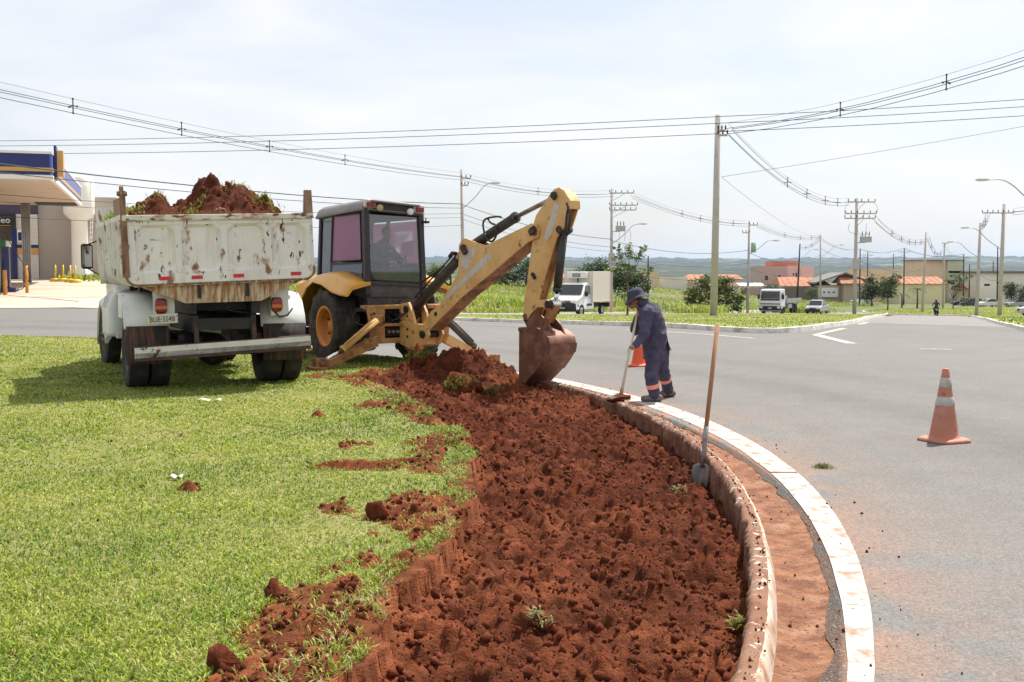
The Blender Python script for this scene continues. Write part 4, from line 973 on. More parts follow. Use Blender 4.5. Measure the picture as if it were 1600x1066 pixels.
# engine hood and loader gear ahead of the cab
hb = MB(); hb.loft([[(-w_, y, .95), (w_, y, .95), (w_, y, z - .1), (w_ - .12, y, z), (-w_ + .12, y, z), (-w_, y, z - .1)] for y, w_, z in ((1.12, .46, 1.66), (2.2, .44, 1.58), (2.85, .40, 1.48), (3.0, .36, 1.38))]); hb.build('bonnet', m_yel, BH, bevel=.03)
MB().cyl((.3, 1.7, 1.55), (.3, 1.7, 2.15), .045, n=12).build('exhaust', m_dark, BH)
for s_ in (-1, 1):
    MB().prism([(1.0, 1.35), (1.25, 1.5), (3.1, .95), (3.9, .45), (3.75, .35), (2.95, .78), (1.1, 1.2)], lambda y, z: (s_ * .60, y, z), lambda y, z: (s_ * .70, y, z)).build('loader_arm', m_yel, BH, bevel=.01)
    MB().cyl((s_ * .65, 1.5, .8), (s_ * .65, 2.5, .92), .06, n=12).cyl((s_ * .65, 2.4, .905), (s_ * .65, 3.05, .96), .035, n=10).build('loader_ram', m_dark, BH)
fbk = MB(); prof = [(3.95, .62), (3.78, .45), (3.75, .2), (3.9, .04), (4.6, .02)]; rings = []
fbk.loft([[(x, y, z) for x in (-1.1, 1.1)] for y, z in prof], 0, False, False, False); fbk.loft([[(x, y + .03, z + .02) for x in (-1.1, 1.1)] for y, z in prof], 0, False, False, False)
for s_ in (-1, 1): fbk.prism(prof, lambda y, z: (s_ * 1.1, y, z), lambda y, z: (s_ * 1.12, y, z))
fbk.build('front_bucket', m_bucket, BH)

# cab: corner points (left side x<0, rear at y=-.93)
CBL = {'rb': (-.63, -.93, 1.24), 'rt': (-.65, -.93, 2.77), 'mb': (-.64, .56, 1.5), 'mt': (-.64, .44, 2.75), 'fb': (-.60, 1.22, 1.35), 'ft': (-.58, 1.12, 2.72)}
CBR = {'rb': (.50, -.93, 1.22), 'rt': (.43, -.93, 2.70), 'mb': (.54, .56, 1.5), 'mt': (.50, .44, 2.70), 'fb': (.54, 1.22, 1.35), 'ft': (.48, 1.12, 2.68)}
cabm = MB()
for Cn in (CBL, CBR):
    cabm.bar(Cn['rb'], Cn['rt'], .10, .12, 0, (0, 1, 0)); cabm.bar(Cn['mb'], Cn['mt'], .05, .09, 0, (0, 1, 0)); cabm.bar(Cn['fb'], Cn['ft'], .08, .09, 0, (0, 1, 0))
    cabm.bar(Cn['rt'], Cn['ft'], .08, .09); cabm.bar(Vector(Cn['rb']) + Vector((0, 0, .56)), Vector(Cn['mb']) + Vector((0, 0, .30)), .05, .05); cabm.bar(Cn['rb'], Cn['fb'], .06, .10)
cabm.bar(CBL['rt'], CBR['rt'], .10, .10); cabm.bar(CBL['ft'], CBR['ft'], .08, .08); cabm.bar(CBL['fb'], CBR['fb'], .08, .10)
cabm.bar((-.63, -.93, 1.46), (.49, -.93, 1.40), .09, .07)
cabo = cabm.build('cab_frame', m_cabdark, BH, bevel=.012)
pn = MB(); pn.add([(-.63, -.955, 1.05), (.50, -.955, 1.02), (.49, -.955, 1.42), (-.63, -.955, 1.48), (-.63, -.90, 1.05), (.5, -.90, 1.02), (.49, -.90, 1.42), (-.63, -.90, 1.48)], [(0, 1, 2, 3), (7, 6, 5, 4), (0, 4, 5, 1), (1, 5, 6, 2), (2, 6, 7, 3), (3, 7, 4, 0)])
pn.b2((-.60, -.99, 1.20), (.47, -.957, 1.235)); pn.build('rear_panel', m_cabpanel, BH, bevel=.006)
def pane(name, pts, mat, parent, t=.006):
    a, b, c = [Vector(p) for p in pts[:3]]; nrm = (b - a).cross(c - a).normalized() * t; n_ = len(pts)
    mb = MB(); mb.add([Vector(p) for p in pts] + [Vector(p) + nrm for p in pts], [tuple(range(n_)), tuple(range(2 * n_ - 1, n_ - 1, -1))] + [(i, (i + 1) % n_, n_ + (i + 1) % n_, n_ + i) for i in range(n_)])
    return mb.build(name, mat, parent)
rw = pane('rear_window', [(-.575, -.945, 1.51), (.44, -.945, 1.45), (.375, -.945, 2.64), (-.60, -.945, 2.67)], m_cabglass, BH)
gk = MB(); q = [(-.575, -.95, 1.51), (.44, -.95, 1.45), (.375, -.95, 2.64), (-.60, -.95, 2.67)]; gk.tube(q, .014, 6, closed=True); gk.build('window_gasket', m_black, rw)
lw = pane('side_window', [(-.655, -.82, 1.85), (-.655, .50, 1.83), (-.655, .40, 2.69), (-.655, -.78, 2.70)], m_pinkfilm, BH)
MB().tube([(-.668, -.80, 1.86), (-.668, .50, 1.84), (-.668, .40, 2.68), (-.668, -.76, 2.69)], .016, 6, closed=True).build('window_gasket', m_black, lw)
pane('lower_side_window', [(-.652, -.78, 1.50), (-.652, -.30, 1.62), (-.652, .3, 1.66), (-.652, .50, 1.62), (-.652, .46, 1.78), (-.652, -.80, 1.79)], m_smoked, BH)
pane('front_side_window', [(-.63, .62, 1.55), (-.605, 1.18, 1.45), (-.59, 1.10, 2.66), (-.63, .50, 2.68)], m_smoked, BH)
pane('door_panel', [(-.64, -.86, 1.25), (-.64, .56, 1.25), (-.64, .56, 1.6), (-.64, .3, 1.66), (-.64, -.3, 1.62), (-.64, -.86, 1.5)], m_cabpanel, BH, .02)
pane('right_window', [(.51, -.85, 1.78), (.53, .50, 1.78), (.495, .42, 2.58), (.45, -.85, 2.58)], m_pinkfilm, BH); pane('right_panel', [(.505, -.88, 1.25), (.53, 1.18, 1.25), (.53, 1.18, 1.75), (.505, -.88, 1.78)], m_cabdark, BH, .02); MB().b2((-.60, -.88, 2.60), (.42, 1.05, 2.66)).build('headliner', m_cabpanel, BH)
pane('right_window', [(.535, .62, 1.78), (.53, 1.18, 1.78), (.475, 1.08, 2.58), (.49, .52, 2.58)], m_pinkfilm, BH)
pane('windscreen', [(-.57, 1.21, 1.45), (.51, 1.21, 1.45), (.45, 1.12, 2.64), (-.55, 1.12, 2.66)], glass('front_glass', (.85, .88, .88), .03), BH)
# roof: rounded cap with a pale band and a hooded rear edge with lamps
rf = MB(); rings = []
for z, e, c_ in ((2.74, .0, 0), (2.80, .02, 0), (2.88, .05, 0), (2.935, .12, 1), (2.955, .25, 1)):
    x0, x1, ya, yb = -.71 + e, .50 - e, -1.02 + e * .8, 1.24 - e; sl = -.045 * (1 if z > 0 else 0); rr = .14; pts = []
    for cx_, cy_, a0 in ((x1 - rr, yb - rr, 0), (x0 + rr, yb - rr, 90), (x0 + rr, ya + rr, 180), (x1 - rr, ya + rr, 270)):
        for i in range(5):
            a = R(a0 + 22.5 * i); x_, y_ = cx_ + rr * math.cos(a), cy_ + rr * math.sin(a)
            pts.append((x_, y_, z - .06 * (x_ + .7) / 1.2 - .05 * max(0, y_) ** 2))
    rings.append(pts)
rf.loft(rings); roof = rf.build('roof', m_roof, BH)
hd = MB(); hd.bar((-.60, -1.03, 2.895), (.36, -1.03, 2.835), .14, .035); hd.build('roof_hood', m_roof, roof, bevel=.012)
MB().bar((-.56, -1.0, 2.80), (.34, -1.0, 2.74), .03, .16).build('lamp_recess', m_cabdark, roof)
for x, z in ((-.60, 2.83), (.37, 2.765)):
    MB().box((x, -1.05, z), (.15, .06, .08), (0, R(3.5), 0)).build('tail_lamp', m_lampred, roof, bevel=.01)
    MB().box((x, -1.0, z + .02), (.22, .07, .14), (0, R(3.5), 0)).build('lamp_housing', m_roofpale, roof, bevel=.02)
for x, z, mt in ((-.435, 2.775, M('amber_glass', (.42, .34, .15), .3, var=.1)), (.17, 2.725, m_lampwhite)):
    wl_ = MB(); wl_.lathe([(.001, -.07), (.045, -.068), (.058, -.06), (.062, -.03), (.05, .02)], 16, (x, -1.03, z), (0, 1, 0)); wl_.build('work_lamp', mt, roof)
MB().cyl((.44, -1.02, 2.55), (.56, -1.06, 2.55), .022, n=8).cyl((.50, -1.04, 2.52), (.50, -1.04, 2.63), .012, n=6).build('window_latch', m_black, BH)
# inside: seat, console, steering wheel, levers
st = MB(); st.b2((-.20, -.20, 1.40), (.32, .30, 1.56)); st.box((.06, .30, 1.86), (.50, .12, .66), (R(-8), 0, 0)); st.b2((-.05, -.1, 1.2), (.2, .2, 1.42)); st.build('seat', m_black, BH, bevel=.04, seg=3)
cs = MB(); cs.b2((-.35, -.88, 1.2), (.30, -.62, 1.72)); cs.b2((-.2, .8, 1.25), (.2, 1.1, 1.95)); cs.build('console', m_cabpanel, BH, bevel=.03)
for x in (-.12, .02, .16, .28): MB().cyl((x, -.72, 1.70), (x, -.66, 1.92), .010, n=6).ball((x, -.66, 1.93), .024, 8, 6).build('lever', m_black, BH)
sw = MB(); c_ = Vector((-.05, .66, 1.98)); ax_ = Vector((0, -.55, .84)).normalized(); u_, v_ = basis(ax_); sw.tube([c_ + u_ * (.20 * math.cos(a)) + v_ * (.20 * math.sin(a)) for a in [2 * math.pi * i / 20 for i in range(20)]], .017, 7, closed=True)
for a in (0, 2.1, 4.2): sw.cyl(c_, c_ + u_ * (.2 * math.cos(a)) + v_ * (.2 * math.sin(a)), .014, n=6)
sw.cyl(c_, c_ - ax_ * .35, .03, n=8); sw.build('steering_wheel', m_black, BH)
# rear fenders
ZI = [(-1.02, 1.47), (-.75, 1.55), (-.23, 1.66), (.15, 1.675), (.48, 1.645), (.80, 1.56), (1.05, 1.42), (1.25, 1.18), (1.38, .85)]
ZO = [(-1.02, 1.235), (-.75, 1.25), (-.40, 1.30), (.05, 1.43), (.44, 1.475), (.74, 1.36), (.98, 1.15), (1.13, .92), (1.2, .72)]
for s_ in (-1, 1):
    fm = MB(); rings = []; xo = .60 if s_ < 0 else .52
    for (yi, zi), (yo, zo) in zip(ZI, ZO):
        rings.append([(s_ * xo, yi, zi), (s_ * .84, yi * .9 + yo * .1, zi - .025), (s_ * .99, (yi + yo) / 2, (zi * .6 + zo * .4)), (s_ * 1.05, yo, zo + .03), (s_ * 1.085, yo, zo), (s_ * 1.075, yo, zo - .022), (s_ * 1.03, yo, zo - .005), (s_ * .95, (yi + yo) / 2, (zi * .55 + zo * .45) - .03), (s_ * xo, yi, zi - .05)])
    fm.loft(rings); fm.build('fender', m_yel, BH)
# backhoe main frame
bf = MB(); ya, yb = -1.30, -1.12
bf.b2((-.86, ya - .04, 1.00), (.86, yb, 1.07)); bf.b2((-.62, ya - .06, .70), (.62, yb, .75)); bf.b2((-.80, ya - .04, .40), (.80, yb, .49))
for x in (-.56, .56): bf.b2((x - .05, ya - .02, .42), (x + .05, yb, 1.05))
for x in (.34,): bf.b2((x - .035, ya, .45), (x + .035, yb - .02, 1.02))
bf.b2((-.62, -1.13, .45), (.62, -1.06, 1.05), 1)
for s_ in (-1, 1): bf.prism([(s_ * .50, 1.06), (s_ * .86, 1.06), (s_ * .80, .75), (s_ * .78, .40), (s_ * .50, .40)], lambda x, z: (x, -1.36, z), lambda x, z: (x, -1.32, z)); bf.b2((s_ * .66 - .1, -1.40, .76), (s_ * .66 + .1, -1.2, .9))
bf.build('boom_carrier', [m_carrier, m_dark], BH, bevel=.008)
for s_, foot in ((-1, Vector((-1.74, -1.36, .0))), (1, Vector((1.74, -1.34, -.085)))):
    A = Vector((s_ * .68, -1.40, .82)); B = Vector((s_ * .70, -1.38, .45)); dr = (foot - A)
    lg = MB(); lg.bar(B, foot + Vector((-s_ * .05, 0, .05)), .17, .17, 0, (0, 1, 0), .14, .13); lg.bar(B + Vector((0, -.06, .09)), foot + Vector((-s_ * .1, -.06, .12)), .02, .05, 0, (0, 1, 0)); lo_ = lg.build('stabiliser_leg', m_boomdirty if s_ < 0 else m_boom, BH, bevel=.008)
    sh_ = MB(); sh_.box(foot + Vector((0, 0, .03)), (.34, .38, .05)); sh_.b2(foot + Vector((-.10, -.10, .03)), foot + Vector((.10, -.05, .2))); sh_.b2(foot + Vector((-.10, .05, .03)), foot + Vector((.10, .10, .2))); sh_.cyl(foot + Vector((0, -.14, .12)), foot + Vector((0, .14, .12)), .04, n=10); sh_.build('stabiliser_foot', m_boomdirty, lo_, bevel=.006)
    rm = MB(); rm.cyl(A, A + dr * .60, .062, n=16); rm.cyl(A + dr * .58, A + dr * .61, .070, n=16); rm.tube([A + dr * .05 + Vector((0, -.07, .06)), A + dr * .3 + Vector((0, -.07, .07)), A + dr * .56 + Vector((0, -.06, .07))], .014, 6)
    ro = rm.build('stabiliser_ram', m_boom if s_ < 0 else m_cabpanel, BH)
    MB().cyl(A + dr * .6, foot + Vector((0, 0, .10)), .034, n=14).build('ram_rod', m_chrome, ro)
for pts in ([(-.72, -1.38, .88), (-.85, -1.3, .98), (-.98, -1.2, .98), (-1.02, -1.15, .85), (-.96, -1.2, .74), (-.8, -1.35, .72)], [(-.70, -1.38, .92), (-.8, -1.25, 1.02), (-.96, -1.1, 1.0)], [(-.2, -1.1, 1.02), (-.1, -1.35, 1.2), (-.02, -1.5, 1.18)]):
    MB().tube(smooth_poly([Vector(p) for p in pts]), .018, 6).build('hose', m_hose, BH)

rngh = random.Random(5)
for i in range(9):
    x0 = -.42 + i * .07; z0 = .98 - .05 * (i % 3)
    MB().tube(smooth_poly([Vector((x0, -1.08, z0)), Vector((x0 + rngh.uniform(-.1, .1), -1.36, z0 - rngh.uniform(.05, .3))), Vector((x0 + .25, -1.46 - rngh.uniform(0, .08), .62 + rngh.uniform(0, .35))), Vector((.08 + .02 * i, -1.5, .9 + rngh.uniform(-.2, .25)))]), .017, 6).build('hose', m_hose, BH)
vb_ = MB(); vb_.b2((-.44, -1.26, .52), (-.02, -1.14, .68)); vb_.build('valve_block', m_dark, BH, bevel=.01)
for i in range(5): MB().cyl((-.40 + i * .085, -1.33, .60), (-.40 + i * .085, -1.25, .60), .028, n=10).build('valve_spool', m_steel, BH)
# boom, dipper and bucket swing in one upright plane
K_ = Vector((-1.87, 19.33)); E_ = Vector((.62868, -.77766)); N_ = Vector((.77766, .62868))
def BW(s, off, z): p = K_ + E_ * s + N_ * off; return BH_inv @ Vector((p.x, p.y, z))
def plate(mb, poly, o0, o1, mat=0): mb.prism(poly, lambda s, z: BW(s, o0, z), lambda s, z: BW(s, o1, z), mat)
def pin(mb, s, z, o0, o1, r, mat=0): mb.cyl(BW(s, o0, z), BW(s, o1, z), r, n=16, mat=mat)
def between(mb, a, b, off, r, n=16, mat=0): mb.cyl(BW(a[0], off, a[1]), BW(b[0], off, b[1]), r, n=n, mat=mat)
kp = MB()
plate(kp, [(.02, 1.18), (.30, 1.22), (.42, 1.05), (.50, .86), (.86, .84), (.92, .68), (.80, .50), (.30, .42), (.02, .48)], -.17, -.12); plate(kp, [(.02, 1.18), (.30, 1.22), (.42, 1.05), (.50, .86), (.86, .84), (.92, .68), (.80, .50), (.30, .42), (.02, .48)], .12, .17)
plate(kp, [(.0, 1.10), (.2, 1.12), (.2, .46), (.0, .46)], -.12, .12); plate(kp, [(.2, .56), (.75, .58), (.75, .5), (.2, .48)], -.12, .12)
pin(kp, .15, .85, -.2, .2, .05); pin(kp, .26, 1.10, -.21, .21, .06, 1); pin(kp, .76, .68, -.21, .21, .065, 1)
for z in (.62, .75, .98): pin(kp, .28, z, -.185, .185, .022, 1)
kp.b2(BW(-.12, -.22, .5) , BW(-.02, .22, 1.1), 1)
kp.build('swing_post', [m_boom, m_dark], BH, bevel=.006)
bm_ = MB(); outl = [(.60, .80), (.70, .88), (.94, 1.09), (1.14, 1.16), (1.55, 1.56), (1.72, 1.76), (1.74, 2.19), (1.82, 2.27), (1.91, 2.30), (2.27, 2.21), (2.45, 2.17), (3.0, 2.32), (3.58, 2.48), (3.70, 2.46), (3.77, 2.36), (3.74, 2.26), (3.52, 2.20), (2.45, 1.645), (1.9, 1.375), (1.2, .955), (.88, .75), (.70, .68), (.61, .73)]
plate(bm_, outl, -.125, -.10); plate(bm_, outl, .10, .125)
core = [(.72, .86), (.96, 1.06), (1.16, 1.13), (1.55, 1.52), (1.85, 1.80), (2.35, 2.13), (3.0, 2.29), (3.42, 2.39), (3.42, 2.18), (2.45, 1.69), (1.9, 1.42), (1.2, 1.0), (.9, .79), (.74, .74)]
plate(bm_, core, -.10, .10, 1)
boom = bm_.build('boom', [m_boom, m_boomdirty], BH, bevel=.008)
fl = MB(); lowe = [(.92, .765), (1.2, .95), (1.9, 1.37), (2.45, 1.64), (3.5, 2.185)]
fl.loft([[BW(s, -.135, z), BW(s, .135, z), BW(s, .135, z - .018), BW(s, -.135, z - .018)] for s, z in lowe], 0, False); fl.build('lower_flange', m_boomdirty, boom)
pb = MB(); pin(pb, 1.90, 2.14, -.17, .17, .055); pb.bar(BW(1.88, -.165, 2.17), BW(1.98, -.165, 2.05), .04, .09, 0); pb.build('pivot_pin', m_dark, boom)
pb = MB(); pin(pb, 3.64, 2.36, -.17, .17, .06); pb.bar(BW(3.60, -.165, 2.33), BW(3.72, -.165, 2.40), .04, .085, 0); pb.build('pivot_pin', m_dark, boom)
pb = MB(); pin(pb, 1.08, 1.04, -.14, .14, .035); pb.build('pivot_pin', m_dark, boom)
for poly in ([(1.20, 1.20), (1.32, 1.26), (2.62, 1.96), (2.56, 2.06), (1.60, 1.50)], [(1.80, 1.95), (2.02, 2.12), (2.22, 2.13), (2.12, 1.98), (1.98, 1.78), (1.82, 1.84)]):
    d_ = MB(); d_.add([BW(s, -.1275, z) for s, z in poly], [tuple(range(len(poly)))]); d_.build('worn_decal', m_worn, boom)
dp = MB(); dout = [(3.36, 1.0), (3.36, 1.18), (3.45, 1.62), (3.57, 2.20), (3.56, 2.40), (3.66, 2.60), (3.98, 2.90), (4.08, 2.97), (4.19, 2.985), (4.29, 2.94), (4.42, 2.80), (4.42, 2.68), (4.27, 2.38), (4.13, 2.24), (3.90, 1.74), (3.72, 1.32), (3.56, .98), (3.46, .93)]
plate(dp, dout, -.092, -.07); plate(dp, dout, .07, .092)
dcore = [(3.40, 1.05), (3.40, 1.18), (3.49, 1.62), (3.61, 2.20), (3.68, 2.50), (4.02, 2.86), (4.2, 2.95), (4.38, 2.78), (4.23, 2.38), (4.09, 2.25), (3.86, 1.75), (3.69, 1.33), (3.54, 1.03)]
plate(dp, dcore, -.07, .07, 1)
dip = dp.build('dipper_arm', [m_boom, m_boomdirty], BH, bevel=.007)
cap = MB(); plate(cap, [(4.12, 2.95), (4.22, 2.97), (4.33, 2.90), (4.43, 2.78), (4.44, 2.66), (4.36, 2.66), (4.34, 2.77), (4.26, 2.85), (4.17, 2.89)], -.10, .10); cap.build('top_guard', m_boom, dip, bevel=.006)
for s, z, r in ((4.08, 2.875, .055), (4.20, 2.37, .05), (3.44, 1.07, .05), (3.62, 1.70, .028)):
    pb = MB(); pin(pb, s, z, -.125, .125, r); pb.bar(BW(s - .02, -.12, z + .03), BW(s + .05, -.12, z - .05), .03, r * 1.5, 0); pb.build('pivot_pin', m_dark, dip)
for poly in ([(4.08, 2.78), (4.20, 2.72), (4.02, 2.32), (3.90, 2.20), (3.84, 2.26), (3.98, 2.52)],):
    d_ = MB(); d_.add([BW(s, -.094, z) for s, z in poly], [tuple(range(len(poly)))]); d_.build('worn_decal', m_worn, dip)
# rams
def ram(name, a, b, c, r, rr, mat=m_cabdark):
    mb = MB(); between(mb, a, b, 0, r); u = (Vector(b) - Vector(a)).normalized(); q = Vector(b) - u * .06
    between(mb, (q.x, q.y), b, 0, r * 1.12); pin(mb, a[0], a[1], -.09, .09, r * 1.05)
    o = mb.build(name, mat, BH); rd = MB(); between(rd, b, c, 0, rr); pin(rd, c[0], c[1], -.08, .08, rr * 1.6); rd.build('ram_rod', m_steel if name != 'bucket_ram' else m_chrome, o)
    return o
ram('dipper_ram', (1.90, 2.16), (3.08, 2.60), (4.06, 2.875), .078, .036)
ram('boom_ram', (.26, 1.10), (1.62, 2.0), (1.88, 2.14), .085, .04)
ram('bucket_ram', (4.19, 2.36), (4.04, 1.46), (4.0, 1.27), .062, .036)
for pts in ([(2.4, 2.36), (2.35, 2.52), (2.42, 2.6), (2.75, 2.62), (2.83, 2.60)], [(2.4, 2.36), (2.55, 2.2), (2.72, 2.3), (2.7, 2.5), (2.6, 2.5), (2.5, 2.58)], [(.6, 1.35), (.55, 1.55), (.9, 1.68), (1.3, 1.85)], [(4.36, 2.75), (4.45, 2.55), (4.36, 2.2), (4.34, 2.5), (4.40, 2.7)], [(1.25, 1.6), (1.5, 1.5), (1.45, 1.75)]):
    MB().tube(smooth_poly([BW(s, -.10, z) for s, z in pts]), .017, 6).build('hose', m_hose, BH)
MB().tube([BW(.40, -.1, 1.30), BW(.9, -.1, 1.62), BW(1.5, -.1, 2.0)], .014, 6).tube([BW(1.45, -.10, 2.0), BW(1.53, -.10, 2.06), BW(1.62, -.1, 2.05)], .035, 8).build('ram_pipe', m_dark, BH)
# bucket links and bucket
lk = MB()
for o0, o1 in ((-.135, -.105), (.105, .135)): plate(lk, [(3.42, 1.12), (3.50, 1.02), (3.60, 1.12), (3.74, 1.22), (4.0, 1.22), (4.05, 1.28), (3.98, 1.34), (3.70, 1.33), (3.52, 1.24)], o0, o1)
pin(lk, 4.0, 1.27, -.17, .17, .055, 1)
lk.build('bucket_link', [m_boom, m_dark], BH, bevel=.006)
l2 = MB(); plate(l2, [(3.93, 1.28), (4.06, 1.25), (3.90, .98), (3.78, 1.02)], -.06, .06); l2.build('tipping_link', m_boomdirty, BH, bevel=.006)
SH = [(3.50, .89), (3.60, .915), (3.74, .93), (3.90, .915), (4.04, .87), (4.14, .79), (4.19, .68), (4.16, .56), (4.06, .44), (3.9, .30), (3.72, .16), (3.58, .05), (3.50, -.02)]
SI = [(s - .02 if i > 4 else s, z - .022) for i, (s, z) in enumerate(SH)]
bk = MB(); HW = .25
bk.loft([[BW(s, o, z) for o in (-HW, HW)] for s, z in SH], 0, True, False, False); bk.loft([[BW(s, o, z) for o in (-HW, HW)] for s, z in SI], 0, True, False, False)
for o0, o1 in ((-HW - .012, -HW + .008), (HW - .008, HW + .012)): plate(bk, [(3.47, .86)] + SH + [(3.46, .0)], o0, o1)
bucket = bk.build('bucket', m_bucket, BH)
for s0, s1 in ((6, 7), (8, 9)):
    rb = MB(); rb.loft([[BW(s, o, z) for o in (-HW - .013, HW + .013)] for s, z in [(SH[s0][0] + .012, SH[s0][1] + .012), (SH[s1][0] + .014, SH[s1][1] - .008)]], 0, False, False, False); rb.build('wear_strip', m_bucket, bucket)
for o in (-.2, -.07, .07, .2): MB().bar(BW(3.56, o, .03), BW(3.42, o, -.10), .06, .03, 0, (0, 0, 1), .03, .012).build('tooth', m_steel, bucket)
for o in (-.12, .10):
    er = MB(); plate(er, [(3.50, .88), (3.40, 1.02), (3.44, 1.14), (3.60, 1.19), (3.82, 1.10), (4.0, .97), (4.12, .80), (4.02, .86), (3.86, .91)], o, o + .025); pin(er, 3.46, 1.07, o - .02, o + .045, .05); pin(er, 3.84, 1.0, o - .02, o + .045, .035); er.build('bucket_ear', m_bucket, bucket, bevel=.004)
MB().cyl(BW(3.5, -HW - .03, .88), BW(3.5, HW + .03, .88), .035, n=12).build('bucket_rim', m_bucket, bucket)

# ---- operator sitting in the cab, turned to the rear
OP = empty('person', (0, 0, 0), 0, 'operator in navy work shirt seated in the backhoe cab holding levers', 'person')
OP.location = BH.location; OP.rotation_euler = BH.rotation_euler
hd_c = Vector((.05, -.36, 2.36))
body = organic([('ell', hd_c, (.075, .095, .115), (R(-14), 0, 0)), ('ell', hd_c + Vector((0, -.10, -.025)), (.018, .025, .022)), ('ell', hd_c + Vector((0, -.075, -.075)), (.045, .04, .04)), ('ell', hd_c + Vector((.078, 0, -.01)), (.014, .025, .03)), ('ell', hd_c + Vector((-.078, 0, -.01)), (.014, .025, .03)),
    ('cap', hd_c + Vector((0, .03, -.08)), (.04, -.22, 2.14), .055, .06), ('cap', (.04, -.2, 2.12), (.04, -.05, 1.66), .13, .14), ('cap', (-.1, -.2, 2.08), (-.22, -.36, 1.86), .05, .045), ('cap', (-.22, -.36, 1.86), (-.03, -.60, 1.87), .042, .033), ('cap', (.2, -.2, 2.08), (.33, -.34, 1.85), .05, .045), ('cap', (.33, -.34, 1.85), (.24, -.60, 1.86), .042, .033),
    ('ell', (-.01, -.645, 1.88), (.035, .05, .03)), ('ell', (.23, -.645, 1.87), (.035, .05, .03))] + [('cap', (x + dx, -.66, 1.90), (x + dx * 1.2, -.70, 1.87 - .005 * abs(dx) * 100), .011, .009) for x in (-.01, .23) for dx in (-.03, -.01, .01, .028)] + [('cap', (x + .03, -.63, 1.89), (x + .015, -.675, 1.915), .012, .010) for x in (-.04, .2)] +
    [('cap', (x, -.05, 1.62), (x * 1.6 - .01, -.50, 1.60), .08, .065) for x in (-.08, .17)] + [('cap', (x * 1.6 - .01, -.50, 1.60), (x * 1.6, -.56, 1.26), .055, .045) for x in (-.08, .17)], .014, 5)
ob = put(body, 'body', m_skin, OP)
sh_ = organic([('cap', (.04, -.17, 2.02), (.04, -.04, 1.66), .175, .165), ('ell', (.04, -.19, 2.08), (.21, .11, .09)), ('cap', (-.12, -.19, 2.08), (-.235, -.36, 1.86), .075, .066), ('cap', (-.235, -.36, 1.86), (-.07, -.54, 1.87), .062, .046), ('cap', (.20, -.19, 2.08), (.345, -.34, 1.85), .075, .066), ('cap', (.345, -.34, 1.85), (.255, -.54, 1.86), .062, .046), ('cap', (.04, -.2, 2.12), (.04, -.22, 2.17), .08, .07)], .016, 4)
put(sh_, 'shirt', M('blue_work_cloth', (.055, .075, .12), .9, var=.2, vscale=9), OP)
put(organic([('cap', (x, -.03, 1.64), (x * 1.6 - .01, -.50, 1.61), .10, .08) for x in (-.08, .17)] + [('cap', (x * 1.6 - .01, -.50, 1.61), (x * 1.6, -.56, 1.28), .075, .06) for x in (-.08, .17)] + [('cap', (-.08, -.02, 1.62), (.17, -.02, 1.62), .11, .11)], .018, 4), 'trousers', m_camo, OP)
put(organic([('ell', hd_c + Vector((0, .02, .035)), (.083, .098, .095), (R(-14), 0, 0))], .014, 3), 'hair', m_hair, OP)
MB().box((.16, -.30, 2.03), (.09, .012, .028), (R(-20), R(8), 0)).build('name_badge', M('badge_grey', (.4, .42, .45), .6), OP)
# ================================================================== WORKER, TOOLS, CONES
m_orangeband = M('reflective_band', (.85, .30, .20), .45, var=.06, vscale=20, layers=[((.75, .62, .55), 10, .62, .66)])
m_boot = M('dusty_boot', (.12, .115, .11), .85, var=.25, vscale=14, layers=[((.25, .16, .11), 9, .5, .7)])
m_hatcloth = M('hat_cloth', (.045, .045, .080), .9, var=.2, vscale=12, bump=.4, bscale=30)
m_handle = M('tool_handle_wood', (.36, .17, .09), .7, var=.15, vscale=10, stretch=(6, 6, .6), layers=[((.22, .09, .045), 12, .55, .7)], bump=.15)
m_palehandle = M('pale_handle', (.55, .47, .38), .7, var=.12, vscale=14, stretch=(5, 5, .7))
m_navy2 = M('sunfaded_navy', (.060, .055, .10), .92, var=.3, vscale=7, layers=[((.10, .095, .14), 5, .54, .8), ((.10, .06, .05), 9, .62, .75)], bump=.6, bscale=20, bdist=.02)
W0 = Vector((1.95, 14.65, 0.012))
WK = empty('person', W0, 0, 'worker in navy uniform and sun hat bending over the kerb with a hoe', 'person')
def J(x, y, Y): return at(x, y, Y) - W0
neck = J(1001, 475, 14.64); head = J(993.5, 468.5, 14.62)
sh_n, sh_f = J(1011, 486, 14.46), J(1007, 484, 14.84)
el_n, ha_n = J(1006, 526, 14.36), J(988.5, 547, 14.40)
el_f, ha_f = J(993, 516, 14.82), J(995.5, 491, 14.58)
hip_n, hip_f = J(1021, 556, 14.54), J(1032, 556, 14.76)
kn_n, an_n = J(1017, 588, 14.46), J(1023, 618, 14.52)
kn_f, an_f = J(1036.5, 582, 14.90), J(1044, 609, 15.08)
